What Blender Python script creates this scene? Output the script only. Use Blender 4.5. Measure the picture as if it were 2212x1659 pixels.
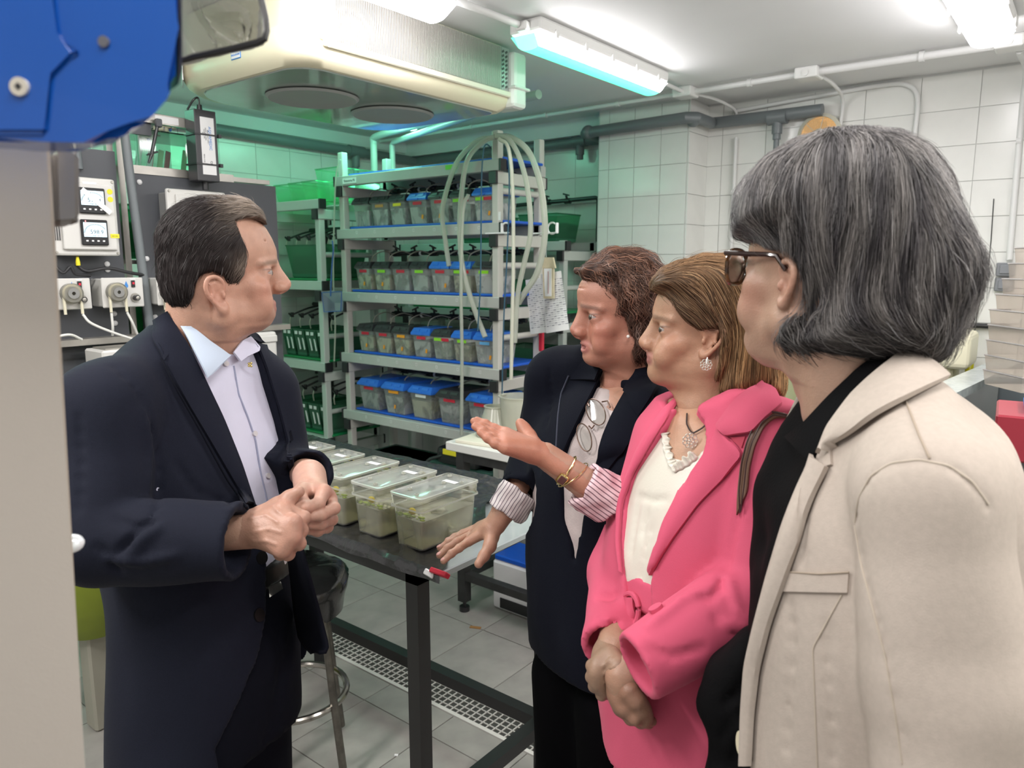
import bpy, bmesh, math, random
import numpy as np
from mathutils import Vector, Matrix, Euler
from mathutils.bvhtree import BVHTree
for o in list(bpy.data.objects): bpy.data.objects.remove(o)
random.seed(7); RNG = np.random.default_rng(7)
C = bpy.context.scene.collection; R = math.radians; PI = math.pi

# ------------------------------------------------------------ camera, world, exposure
CAM_H, FPX, PITCH, YAW = 1.6, 1600.0, R(9.2), R(38.3)
cam_d = bpy.data.cameras.new('camera'); cam = bpy.data.objects.new('camera', cam_d); C.objects.link(cam)
cam_d.sensor_width = 36; cam_d.lens = FPX / 2212 * 36; cam_d.clip_start = .02
cam.location = (0, 0, CAM_H); cam.rotation_euler = (PI/2 - PITCH, 0, YAW)
bpy.context.scene.camera = cam
cam_d.dof.use_dof = True; cam_d.dof.focus_distance = 1.6; cam_d.dof.aperture_fstop = 7.0
sc = bpy.context.scene
sc.view_settings.view_transform = 'Standard'; sc.view_settings.look = 'None'
sc.view_settings.exposure = 0.35; sc.view_settings.gamma = 1; sc.view_settings.use_curve_mapping = False
w = bpy.data.worlds.new('world'); sc.world = w; w.use_nodes = True
w.node_tree.nodes['Background'].inputs[0].default_value = (1.0, .97, .94, 1)
w.node_tree.nodes['Background'].inputs[1].default_value = 0.40
sc.cycles.max_bounces = 10; sc.cycles.transparent_max_bounces = 40; sc.cycles.caustics_refractive = False
sc.cycles.caustics_reflective = False; sc.cycles.sample_clamp_indirect = 4
LAMP_WHITE, LAMP_GREEN = 24.0, 17.0
def area(name, loc, size, power, col, rot=(0, 0, 0)):
    l = bpy.data.lights.new(name, 'AREA'); l.shape = 'RECTANGLE'; l.size, l.size_y = size; l.energy = power; l.color = col
    o = bpy.data.objects.new(name, l); C.objects.link(o); o.location = loc; o.rotation_euler = rot; return o
# the room's further ceiling lamps, behind and beside the camera
area('ceiling_lamp_light', (-.2, .3, 2.44), (.16, 1.2), 13, (1, .96, .93))
area('ceiling_lamp_light', (.9, 1.6, 2.44), (.16, 1.2), 32, (1, .96, .93))
area('ceiling_lamp_light', (-1.6, -.4, 2.44), (.16, 1.2), 36, (1, .96, .93))

# ------------------------------------------------------------ pixel <-> world helpers (survey of the room)
_fw = (-math.sin(YAW), math.cos(YAW)); _rt = (math.cos(YAW), math.sin(YAW))
def ray(px, py):
    x = (px - 1106) / FPX; y = (829.5 - py) / FPX
    up = y*math.cos(PITCH) - math.sin(PITCH); f = math.cos(PITCH) + y*math.sin(PITCH)
    return Vector((x*_rt[0] + f*_fw[0], x*_rt[1] + f*_fw[1], up))
ORG = Vector((0, 0, CAM_H))
def at(px, py, X=None, Y=None, Z=None, d=None):
    r = ray(px, py)
    if X is not None: t = X / r.x
    elif Y is not None: t = Y / r.y
    elif Z is not None: t = (Z - CAM_H) / r.z
    else: t = d
    return ORG + r*t

# ------------------------------------------------------------ materials
MATS = {}
def mat(name, col=(.8, .8, .8), rough=.5, metal=0, spec=.5, noise=0, nscale=20, bump=0, bscale=200, emit=None, estr=1, sheen=0, sss=0, detail=3, coat=0, stretch=None):
    if name in MATS: return MATS[name]
    m = bpy.data.materials.new(name); m.use_nodes = True; nt = m.node_tree; N = nt.nodes; L = nt.links
    b = N['Principled BSDF']; col = tuple(col[:3]) + (1,)
    b.inputs['Base Color'].default_value = col; b.inputs['Roughness'].default_value = rough
    b.inputs['Metallic'].default_value = metal; b.inputs['Specular IOR Level'].default_value = spec
    if sheen: b.inputs['Sheen Weight'].default_value = sheen; b.inputs['Sheen Roughness'].default_value = .4
    if coat: b.inputs['Coat Weight'].default_value = coat
    if sss:
        b.inputs['Subsurface Weight'].default_value = sss; b.inputs['Subsurface Radius'].default_value = (1, .35, .2); b.inputs['Subsurface Scale'].default_value = .006
    if emit: b.inputs['Emission Color'].default_value = tuple(emit) + (1,); b.inputs['Emission Strength'].default_value = estr
    tc = N.new('ShaderNodeTexCoord'); src = tc.outputs['Object']
    if stretch:
        mp = N.new('ShaderNodeMapping'); mp.inputs['Scale'].default_value = stretch; L.new(src, mp.inputs[0]); src = mp.outputs[0]
    if noise:
        n = N.new('ShaderNodeTexNoise'); n.inputs['Scale'].default_value = nscale; n.inputs['Detail'].default_value = detail; L.new(src, n.inputs[0])
        r = N.new('ShaderNodeValToRGB'); r.color_ramp.elements[0].position = .3; r.color_ramp.elements[1].position = .7
        r.color_ramp.elements[0].color = tuple(c*(1-noise) for c in col[:3]) + (1,); r.color_ramp.elements[1].color = tuple(min(1, c*(1+noise*.6)) for c in col[:3]) + (1,)
        L.new(n.outputs[0], r.inputs[0]); L.new(r.outputs[0], b.inputs['Base Color'])
    if bump:
        n = N.new('ShaderNodeTexNoise'); n.inputs['Scale'].default_value = bscale; n.inputs['Detail'].default_value = 4; L.new(src, n.inputs[0])
        bp = N.new('ShaderNodeBump'); bp.inputs['Strength'].default_value = bump; bp.inputs['Distance'].default_value = .002
        L.new(n.outputs[0], bp.inputs['Height']); L.new(bp.outputs[0], b.inputs['Normal'])
    MATS[name] = m; return m
def clear(name, col, alpha=.25, rough=.05, fres=1.0, gl=(1, 1, 1), film=None):
    """thin clear plastic / glass: tinted transparency mixed with diffuse haze and a fresnel gloss"""
    if name in MATS: return MATS[name]
    m = bpy.data.materials.new(name); m.use_nodes = True; nt = m.node_tree; N = nt.nodes; L = nt.links; N.clear()
    out = N.new('ShaderNodeOutputMaterial'); tr = N.new('ShaderNodeBsdfTransparent'); tr.inputs[0].default_value = tuple(col) + (1,)
    df = N.new('ShaderNodeBsdfDiffuse'); df.inputs[0].default_value = tuple(min(1, c*.9 + .05) for c in col) + (1,)
    tl = N.new('ShaderNodeBsdfTranslucent'); tl.inputs[0].default_value = tuple(col) + (1,)
    m0 = N.new('ShaderNodeMixShader'); m0.inputs[0].default_value = .4; L.new(df.outputs[0], m0.inputs[1]); L.new(tl.outputs[0], m0.inputs[2])
    m1 = N.new('ShaderNodeMixShader'); m1.inputs[0].default_value = alpha; L.new(tr.outputs[0], m1.inputs[1]); L.new(m0.outputs[0], m1.inputs[2])
    if film:      # streaky opacity painting bright refractions into the water; no real film there
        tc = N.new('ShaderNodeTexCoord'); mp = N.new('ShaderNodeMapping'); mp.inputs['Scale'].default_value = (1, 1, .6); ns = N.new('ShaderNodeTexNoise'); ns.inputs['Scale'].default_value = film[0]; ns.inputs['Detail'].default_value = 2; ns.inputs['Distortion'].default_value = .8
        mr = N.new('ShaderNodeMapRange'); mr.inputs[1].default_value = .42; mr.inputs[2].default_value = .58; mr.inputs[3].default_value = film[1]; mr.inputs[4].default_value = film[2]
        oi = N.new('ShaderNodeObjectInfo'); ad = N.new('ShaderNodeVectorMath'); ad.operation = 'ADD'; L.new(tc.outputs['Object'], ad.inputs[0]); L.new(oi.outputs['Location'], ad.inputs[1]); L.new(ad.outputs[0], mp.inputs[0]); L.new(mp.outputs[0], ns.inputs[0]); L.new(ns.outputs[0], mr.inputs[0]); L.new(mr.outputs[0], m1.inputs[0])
    g = N.new('ShaderNodeBsdfGlossy'); g.inputs['Roughness'].default_value = rough; g.inputs[0].default_value = gl + (1,)
    fr = N.new('ShaderNodeFresnel'); fr.inputs[0].default_value = 1.45
    mu = N.new('ShaderNodeMath'); mu.operation = 'MULTIPLY'; mu.inputs[1].default_value = fres; L.new(fr.outputs[0], mu.inputs[0])
    m2 = N.new('ShaderNodeMixShader'); L.new(mu.outputs[0], m2.inputs[0]); L.new(m1.outputs[0], m2.inputs[1]); L.new(g.outputs[0], m2.inputs[2])
    L.new(m2.outputs[0], out.inputs[0]); MATS[name] = m; return m
def emis(name, col, s):
    return mat(name, (.8, .8, .8), .4, emit=col, estr=s)

# ------------------------------------------------------------ object helpers
def thing(name, label, cat, loc=(0, 0, 0), rotz=0, group=None):
    o = bpy.data.objects.new(name, None); C.objects.link(o); o.location = loc; o.rotation_euler = (0, 0, rotz)
    o.empty_display_size = .05; o['label'] = label; o['category'] = cat
    if group: o['group'] = group
    return o
def tag(o, label, cat, group=None, kind=None):
    if label: o['label'] = label
    if cat: o['category'] = cat
    if group: o['group'] = group
    if kind: o['kind'] = kind
    return o
def wm(o):
    m = Matrix.LocRotScale(o.location, o.rotation_euler, o.scale)
    return wm(o.parent) @ m if o.parent else m
def mesh_obj(name, me, m=None, parent=None, world=False, smooth=None):
    o = bpy.data.objects.new(name, me); C.objects.link(o)
    if m is not None and not me.materials: me.materials.append(m)
    if parent is not None:
        o.parent = parent
        if world: me.transform(wm(parent).inverted())
    return o
class MB:
    def __init__(s): s.bm = bmesh.new()
    def add(s, bm2):
        me = bpy.data.meshes.new('t'); bm2.to_mesh(me); bm2.free(); s.bm.from_mesh(me); bpy.data.meshes.remove(me); return s
    def box(s, c, d, rot=(0, 0, 0), bev=0, seg=1, taper=None):
        b = bmesh.new(); bmesh.ops.create_cube(b, size=1)
        if taper:
            for v in b.verts:
                if v.co.z < 0: v.co.x *= taper; v.co.y *= taper
        bmesh.ops.scale(b, vec=d, verts=b.verts)
        if bev: bmesh.ops.bevel(b, geom=list(b.edges), offset=bev, segments=seg, affect='EDGES', profile=.5)
        bmesh.ops.transform(b, matrix=Matrix.Translation(c) @ Euler(rot).to_matrix().to_4x4(), verts=b.verts); return s.add(b)
    def bx(s, x0, x1, y0, y1, z0, z1, bev=0, seg=1):
        return s.box(((x0+x1)/2, (y0+y1)/2, (z0+z1)/2), (abs(x1-x0), abs(y1-y0), abs(z1-z0)), bev=bev, seg=seg)
    def cyl(s, a, b_, r, r2=None, n=16, cap=True):
        a, b_ = Vector(a), Vector(b_); d = b_ - a; b = bmesh.new()
        bmesh.ops.create_cone(b, cap_ends=cap, segments=n, radius1=r, radius2=r if r2 is None else r2, depth=d.length)
        q = d.to_track_quat('Z', 'Y').to_matrix().to_4x4()
        bmesh.ops.transform(b, matrix=Matrix.Translation((a+b_)/2) @ q, verts=b.verts); return s.add(b)
    def tube(s, pts, r, n=8, close=False, cap=True):
        pts = [Vector(p) for p in pts]; N = len(pts); bm = s.bm; rings = []
        rr = r if isinstance(r, (list, tuple)) else [r]*N
        up = None
        for i, p in enumerate(pts):
            t = (pts[(i+1) % N] - pts[i-1]) if close else (pts[min(i+1, N-1)] - pts[max(i-1, 0)])
            t = t.normalized() if t.length > 1e-9 else Vector((0, 0, 1))
            if up is None: up = t.orthogonal().normalized()
            up = (up - t*up.dot(t)); up = up.normalized() if up.length > 1e-6 else t.orthogonal().normalized()
            sd = t.cross(up)
            rings.append([bm.verts.new(p + (up*math.cos(2*PI*k/n) + sd*math.sin(2*PI*k/n))*rr[i]) for k in range(n)])
        for i in range(N if close else N-1):
            A, B = rings[i], rings[(i+1) % N]
            for k in range(n):
                try: bm.faces.new((A[k], A[(k+1) % n], B[(k+1) % n], B[k]))
                except ValueError: pass
        if cap and not close: bm.faces.new(rings[0][::-1]); bm.faces.new(rings[-1])
        return s
    def lathe(s, prof, c=(0, 0, 0), n=24, axis='Z', cap=True):
        rings = []; c = Vector(c)
        for r, z in prof:
            rg = []
            for k in range(n):
                a = 2*PI*k/n; v = Vector((r*math.cos(a), r*math.sin(a), z))
                if axis == 'X': v = Vector((z, v.x, v.y))
                if axis == 'Y': v = Vector((v.x, z, v.y))
                rg.append(s.bm.verts.new(c + v))
            rings.append(rg)
        for A, B in zip(rings, rings[1:]):
            for k in range(n): s.bm.faces.new((A[k], A[(k+1) % n], B[(k+1) % n], B[k]))
        if cap: s.bm.faces.new(rings[0][::-1]); s.bm.faces.new(rings[-1])
        return s
    def prism(s, poly, h, M=None):
        b = bmesh.new(); v = [b.verts.new((p[0], p[1], 0)) for p in poly]; f = b.faces.new(v)
        r = bmesh.ops.extrude_face_region(b, geom=[f]); bmesh.ops.translate(b, vec=(0, 0, h), verts=[x for x in r['geom'] if isinstance(x, bmesh.types.BMVert)])
        bmesh.ops.recalc_face_normals(b, faces=b.faces)
        if M is not None: bmesh.ops.transform(b, matrix=M, verts=b.verts)
        return s.add(b)
    def sph(s, c, r, n=16, sc=(1, 1, 1)):
        b = bmesh.new(); bmesh.ops.create_uvsphere(b, u_segments=n, v_segments=max(6, n*2//3), radius=r)
        bmesh.ops.scale(b, vec=sc, verts=b.verts); bmesh.ops.translate(b, vec=c, verts=b.verts); return s.add(b)
    def quads(s, vs, fs):
        v = [s.bm.verts.new(p) for p in vs]
        for f in fs: s.bm.faces.new([v[i] for i in f])
        return s
    def build(s, name, m, parent=None, world=False, smooth=False, ang=35):
        bmesh.ops.recalc_face_normals(s.bm, faces=s.bm.faces)
        me = bpy.data.meshes.new(name); s.bm.to_mesh(me); s.bm.free()
        if smooth:
            me.polygons.foreach_set('use_smooth', [True]*len(me.polygons)); 
            try: me.set_sharp_from_angle(angle=R(ang))
            except Exception: pass
        return mesh_obj(name, me, m, parent, world)
def copy_tree(o, parent=None, loc=None, rotz=None, label=None):
    c = o.copy(); C.objects.link(c); c.parent = parent
    if loc is not None: c.location = loc
    if rotz is not None: c.rotation_euler = (0, 0, rotz)
    if label: c['label'] = label
    for ch in list(o.children): copy_tree(ch, c)
    return c
def text(s, size, M, m, parent=None, name='lettering', ext=.0003, world=True, align='CENTER'):
    cu = bpy.data.curves.new('t', 'FONT'); cu.body = s; cu.size = size; cu.extrude = ext; cu.align_x = align; cu.align_y = 'CENTER'; cu.resolution_u = 2
    o = bpy.data.objects.new('t', cu); C.objects.link(o); dg = bpy.context.evaluated_depsgraph_get()
    me = bpy.data.meshes.new_from_object(o.evaluated_get(dg)); bpy.data.objects.remove(o); me.transform(M)
    return mesh_obj(name, me, m, parent, world)
def frame(o, x, y):
    """matrix whose X axis is x, Y axis is y, origin o"""
    x = Vector(x).normalized(); y = Vector(y); z = x.cross(y).normalized(); y = z.cross(x)
    M = Matrix((x, y, z)).transposed().to_4x4(); M.translation = Vector(o); return M
def bez(pts, n=12):
    """catmull-rom through points"""
    P = [Vector(p) for p in pts]; P = [P[0]*2 - P[1]] + P + [P[-1]*2 - P[-2]]; out = []
    for i in range(1, len(P)-2):
        for k in range(n):
            t = k/n; a, b, c, d = P[i-1:i+3]
            out.append(.5*((2*b) + (c-a)*t + (2*a-5*b+4*c-d)*t*t + (3*b-a-3*c+d)*t*t*t))
    out.append(P[-2]); return out
# ------------------------------------------------------------ room shell
XL, YB, YP, ZC = -4.24, 4.19, 3.95, 2.5
tile_w = mat('wall_tile_glaze', (.80, .80, .77), .22, noise=.04, nscale=6)
grout = mat('wall_grout', (.64, .65, .63), .8)
tile_f = mat('floor_tile_stone', (.36, .345, .32), .38, noise=.16, nscale=9, detail=6, bump=.1, bscale=60)
grout_f = mat('floor_grout', (.16, .155, .145), .85)
paint = mat('ceiling_paint', (.80, .80, .80), .6, noise=.05, nscale=1.2)
def structure(o): o['kind'] = 'structure'; return o
floor = structure(MB().bx(XL-.1, 1.6, -1.4, YB+.1, -.12, -.004).build('floor', grout_f))
ceil = structure(MB().bx(XL-.1, 1.6, -1.4, YB+.1, ZC, ZC+.1).build('ceiling', paint))
wall_b = structure(MB().bx(XL-.1, 1.6, YB+.006, YB+.1, 0, ZC).build('wall_back', grout))
wall_l = structure(MB().bx(XL-.1, XL-.006, -1.4, YB, 0, ZC).build('wall_left', grout))
wall_r = structure(MB().bx(1.5, 1.6, -1.4, YB, 0, ZC).build('wall_right', tile_w))
pil = structure(MB().bx(-2.46, -1.875, YP+.006, YB, 0, ZC).build('wall_pillar', grout))
beam = structure(MB().bx(XL, -2.46, YB-.13, YB, 2.40, ZC).build('trim_1', paint))
T = .33
_tm = {}
def tile_mesh(w_, h_, t, ax, m, bev=.0015):
    k = (round(w_, 4), round(h_, 4), ax, m.name)
    if k not in _tm:
        d = {'z': (w_, h_, t), 'y': (w_, t, h_), 'x': (t, w_, h_)}[ax]
        o = MB().box((0, 0, 0), d).build('t', m); me = o.data; bpy.data.objects.remove(o); _tm[k] = me
    return _tm[k]
def tiles(name, m, parent, ax, u0, u1, v0, v1, du, dv, fixed, gap, t, uo=0, vo=0, skip=None):
    k0 = math.floor((u0-uo)/du); k1 = math.ceil((u1-uo)/du); j0 = math.floor((v0-vo)/dv); j1 = math.ceil((v1-vo)/dv)
    for k in range(k0, k1):
        a0, a1 = max(u0, uo+k*du), min(u1, uo+(k+1)*du)
        if a1-a0 < .01: continue
        for j in range(j0, j1):
            b0, b1 = max(v0, vo+j*dv), min(v1, vo+(j+1)*dv)
            if b1-b0 < .01 or (skip and skip((a0+a1)/2, (b0+b1)/2)): continue
            me = tile_mesh(a1-a0-gap, b1-b0-gap, t, ax, m); o = bpy.data.objects.new(name, me); C.objects.link(o); o.parent = parent
            c = ((a0+a1)/2, (b0+b1)/2); e = random.uniform(-.0004, .0004)
            o.location = {'z': (c[0], c[1], fixed-t/2+e), 'y': (c[0], fixed+t/2+e, c[1]), 'x': (fixed-t/2+e, c[0], c[1])}[ax]
G0, G1 = 1.79, 1.925      # floor channel (drain grate)
def skipf(x, y): return x > .7 or y < -.1
tiles('tile', tile_f, floor, 'z', -4.24, .7, -.6, G0-.012, T, T, 0, .004, .012, -1.67, G0-.012-.132-T*8)
tiles('tile', tile_f, floor, 'z', -4.24, .7, G1+.012, 4.19, T, T, 0, .004, .012, -1.67, 1.995-T)
tiles('wall_tile', tile_w, wall_b, 'y', -1.875, .9, .82, 2.49, .25, .167, YB, .003, .008, -.53, 1.655-.167*9)
tiles('wall_tile', tile_w, wall_b, 'y', -4.24, -2.46, 1.15, 2.40, .25, .167, YB, .003, .008, -.53, 1.655-.167*9)
tiles('wall_tile', tile_w, wall_l, 'x', 0.0, 4.19, .98, 2.42, .25, .167, XL, .003, .008, .03, 1.655-.167*9)
tiles('wall_tile', tile_w, pil, 'y', -2.453, -1.881, 0.98, 2.49, .17, .167, YP, .003, .008, -2.383, 1.655-.167*9)
tiles('wall_tile', tile_w, pil, 'x', YP, YB, 0.98, 2.49, .24, .167, -1.869, .003, .008, YP, 1.655-.167*9)
# plain band below the cornice of the left wall
structure(MB().bx(XL, XL+.012, -1.0, YB, 2.425, ZC).build('trim_2', paint))
# drain channel with grate
gr_m = mat('grate_white', (.72, .70, .66), .4); dark = mat('dark_void', (.05, .05, .045), .8)
grate = thing('drain_grate', 'white plastic drain grate running across the grey tiled floor under the black table', 'grate', (-2, (G0+G1)/2, 0))
MB().bx(-4.2, .6, G0, G1, -.02, -.0035).build('channel', dark, grate, True)
b = MB(); b.bx(-4.2, .6, G0-.010, G0+.006, -.01, .003); b.bx(-4.2, .6, G1-.006, G1+.010, -.01, .003); b.build('grate_frame', gr_m, grate, True)
b = MB()
for k in range(1, 5): y = G0 + (G1-G0)*k/5; b.bx(-4.2, .6, y-.0015, y+.0015, -.003, .001)
for i in range(int(4.8/.028)): x = -4.2 + i*.028; b.bx(x, x+.003, G0, G1, -.003, .001)
tag(b.build('grate_bar', gr_m, grate, True), None, None, kind='stuff')

# ------------------------------------------------------------ ceiling lamps
white_pl = mat('white_plastic', (.78, .78, .76), .35); lamp_w = emis('lamp_diffuser_white', (1, .97, .98), LAMP_WHITE); lamp_g = emis('lamp_tube_green', (.28, 1, .64), LAMP_GREEN)
lamp_half = None
def lamp(x, y0, y1, label, green, z=ZC, w_=.15, group=None, split=False):
    t = thing('ceiling_lamp', label, 'lamp', (x, (y0+y1)/2, z), 0, group)
    L = y1-y0
    MB().box((0, 0, -.025), (w_, L, .05), bev=.012, seg=2).build('housing', white_pl, t)
    def diff(xa, xb, m, nm):
        b = MB(); n = 7; ring = []
        pr = []
        for k in range(n+1):
            u = xa + (xb-xa)*k/n; pr.append((u*w_*.46, -.05 - .055*(1-abs(u)**2.6)**.5))
        bm = b.bm; rows = []
        for yy, s in ((-L/2+.004, 0), (-L/2+.03, 1), (L/2-.03, 1), (L/2-.004, 0)):
            rows.append([bm.verts.new((p[0], yy, p[1] if s else -.055)) for p in pr])
        for A, B in zip(rows, rows[1:]):
            for k in range(n): bm.faces.new((A[k], A[k+1], B[k+1], B[k]))
        b.build(nm, m, t, smooth=True)
    if split: diff(-1, .62, emis('lamp_film_green', (.04, .95, .48), 1.7), 'green_diffuser'); diff(.62, 1, lamp_w, 'white_diffuser')
    else: diff(-1, 1, lamp_g if green else lamp_w, 'diffuser')
    n = 5
    for k in range(n):
        for sx in (-1, 1):
            MB().box((sx*(w_/2+.001), -L/2 + L*(k+.5)/n, -.045), (.008, .022, .03), bev=.002).build('clip', white_pl, t)
    MB().box((0, -L/2-.012, -.03), (.05, .03, .035), bev=.006).build('cable_gland', white_pl, t)
    return t
lamp(-1.78, 2.33, 3.36, 'white ceiling lamp tube half wrapped in green film above the shelf rack', True, split=True)
lamp(-1.83, .76, 1.94, 'bright white ceiling lamp cut by the top edge beside the cream cooling unit', False)
lamp(-.42, 2.2, 3.42, 'bright white ceiling lamp at the top right by the junction box', False, w_=.17)
lamp(-3.36, 2.6, 3.32, 'green glowing lamp half hidden behind the cream cooling unit', True)
lamp(-3.75, .4, 1.5, 'green lamp near the left wall hidden behind the cooling unit', True)

# conduits and junction boxes
cond = mat('white_conduit', (.74, .74, .73), .4); grey_pvc = mat('grey_pvc', (.17, .19, .20), .4)
def pipe(name, pts, r, m, label, cat='pipe', clips=None, n=12, group=None):
    t = thing(name, label, cat, tuple(pts[0]), 0, group); MB().tube(pts, r, n).build('tube', m, t, True, True)
    if clips:
        for p in clips: MB().cyl((p[0]-.01, p[1], p[2]), (p[0]+.01, p[1], p[2]), r*1.35, n=12).build('clip', m, t, True, True)
    return t
cy = 3.72
pipe('conduit', [(-4.2, cy+.06, 2.475), (-1.84, cy, 2.475)], .011, cond, 'white conduit along the ceiling left of the first junction box', clips=[(-3.3, cy+.035, 2.475), (-2.7, cy+.02, 2.475), (-2.2, cy+.01, 2.475)])
pipe('conduit', [(-1.74, cy, 2.475), (-1.22, cy-.02, 2.475)], .014, cond, 'white conduit along the ceiling between the first and second junction boxes', clips=[(-1.45, cy-.01, 2.475)])
pipe('conduit', [(-1.12, cy-.02, 2.475), (-.42, cy+.0, 2.475)], .017, cond, 'white conduit along the ceiling between the second and third junction boxes', clips=[(-.7, cy-.01, 2.475)])
pipe('conduit', [(-1.78, 3.37, 2.475), (-1.79, 3.68, 2.475)], .010, cond, 'short white conduit from the half green lamp to the first junction box')
pipe('conduit', [(-1.80, 1.97, 2.475), (-1.79, 2.30, 2.475)], .013, cond, 'short white conduit on the ceiling joining the two lamps in line')
for x, l in ((-1.79, 'white junction box at the end of the half green lamp'), (-1.17, 'white junction box in the middle of the ceiling conduit'), (-.385, 'white junction box beside the lamp at the top right')):
    t = thing('junction_box', l, 'junction box', (x, cy-.005, 2.5), 0)
    MB().box((0, 0, -.025), (.105, .105, .05), bev=.008, seg=2).build('body', white_pl, t); MB().cyl((0, -.045, -.03), (0, -.058, -.03), .014).build('knockout', white_pl, t, smooth=True)
pipe('conduit', bez([(-1.75, cy+.02, 2.47), (-1.72, 3.95, 2.47), (-1.69, 4.13, 2.44), (-1.69, 4.165, 2.36)], 6), .008, cond, 'white cable conduit curving from the first junction box down the wall by the pillar')
pipe('conduit', [(-1.69, 4.165, 2.30), (-1.69, 4.17, 1.0)], .010, cond, 'thin white conduit running down the wall beside the pillar', clips=[(-1.69, 4.165, 2.0)])
pipe('conduit', bez([(-1.72, 4.16, 2.44), (-1.24, 4.17, 2.465), (-.95, 4.17, 2.475), (-.84, 4.17, 2.46), (-.79, 4.17, 2.39), (-.79, 4.17, 2.2), (-.79, 4.17, 1.9)], 6), .011, cond, 'white conduit looping over and down the wall behind the grey haired person')
pipe('conduit', bez([(-1.13, 3.75, 2.47), (-1.12, 3.95, 2.46), (-1.13, 4.15, 2.42), (-1.14, 4.16, 2.25)], 6), .009, cond, 'white conduit from the second junction box down to the round heater')
pipe('conduit', bez([(-.36, 3.8, 2.46), (-.355, 4.1, 2.44), (-.36, 4.16, 2.3), (-.355, 4.165, 1.9), (-.35, 4.17, 1.62)], 6), .013, cond, 'white conduit down the wall at the right edge to the light switches', clips=[(-.36, 4.165, 2.15)])
# grey pvc pipe round the pillar
pts = [(XL+.05, 4.12, 2.37), (-2.62, 4.12, 2.37), (-2.53, 4.12, 2.37), (-2.52, 3.90, 2.372), (-2.45, 3.89, 2.375), (-1.86, 3.89, 2.385), (-1.82, 3.92, 2.385), (-1.82, 4.12, 2.385), (-1.77, 4.13, 2.385), (-1.22, 4.13, 2.385)]
t = pipe('drain_pipe', pts, .031, grey_pvc, 'dark grey plastic pipe wrapping around the tiled pillar', n=16)
for x, y in ((-2.7, 4.12), (-1.45, 4.13)):
    MB().cyl((x-.05, y, 2.375), (x+.05, y, 2.375), .039, n=16).cyl((x, y, 2.375), (x, y, 2.29), .027, n=16).cyl((x, y, 2.30), (x, y, 2.26), .021, n=12).build('tee', grey_pvc, t, True, True)
MB().cyl((-1.45, 4.13, 2.28), (-1.45, 4.13, 1.6), .015).build('down_pipe', grey_pvc, t, True, True)
for x in (-2.5, -1.84): MB().sph((x, 3.90 if x < -2 else 3.93, 2.378), .04, 14).build('elbow', grey_pvc, t, True, True)
t = pipe('drain_pipe', [(XL+.06, .3, 2.40), (XL+.06, 4.15, 2.37)], .032, grey_pvc, 'grey plastic pipe along the green lit left wall', n=16)
MB().cyl((XL+.06, 3.47, 2.375), (XL+.06, 3.60, 2.375), .04, n=16).cyl((XL+.06, 3.53, 2.37), (XL+.06, 3.53, 2.27), .028, n=14).cyl((XL+.06, 3.53, 2.28), (XL+.06, 3.53, 2.22), .02, n=12).build('tee', grey_pvc, t, True, True)
# round wall heater
t = thing('round_heater', 'round cream heater with glowing mesh grille high on the right wall', 'heater', (-1.235, YB-.004, 2.262))
cream = mat('cream_plastic', (.62, .60, .50), .4); mesh_m = mat('heater_mesh', (.85, .62, .32), .4, .3, emit=(1, .62, .25), estr=.35)
MB().lathe([(.10, 0), (.112, -.012), (.112, -.04), (.094, -.052), (.092, -.04)], axis='Y', n=36).build('housing', cream, t, smooth=True)
MB().lathe([(.0, -.040), (.092, -.040)], axis='Y', n=36, cap=False).build('reflector', mesh_m, t)
b = MB()
for k in range(-10, 11):
    h = (.09**2 - (k*.0088)**2)
    if h > 0: h = h**.5; b.bx(k*.0088-.0006, k*.0088+.0006, -.046, -.045, -h, h); b.bx(-h, h, -.047, -.046, k*.0088-.0006, k*.0088+.0006)
tag(b.build('grille', mat('grille_wire', (.55, .42, .28), .4, .6), t), None, None, kind='stuff')
MB().lathe([(.0, -.058), (.026, -.055), (.034, -.046)], axis='Y', n=24, cap=False).build('hub', cream, t, smooth=True)
for k in range(6):
    a = k*PI/3+.3; MB().tube([(.03*math.cos(a), -.050, .03*math.sin(a)), (.092*math.cos(a), -.05, .092*math.sin(a))], .002, 5).build('spoke', cream, t)
# switches, tape, black wall pipe, yellow hose
sw = mat('switch_grey', (.22, .23, .25), .4)
for z, l in ((1.575, 'upper grey light switch at the right edge of the wall'), (1.505, 'lower grey light switch at the right edge of the wall')):
    t = thing('light_switch', l, 'switch', (-.36, YB-.003, z)); MB().box((0, -.014, 0), (.075, .028, .062), bev=.004).build('box', sw, t); MB().box((0, -.031, 0), (.045, .008, .04), bev=.003).build('rocker', sw, t)
tag(MB().box(at(2110, 618, Y=YB-.003), (.06, .002, .012)).build('tape_strip', mat('green_tape', (.2, .72, .06), .5)), 'bright green tape strip on the wall right of the grey hair', 'tape')
pipe('wall_cable', [(-1.2, 4.165, 1.315), (.7, 4.165, 1.30)], .012, mat('black_rubber', (.02, .02, .022), .5), 'black cable along the wall above the cream tank')
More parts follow.
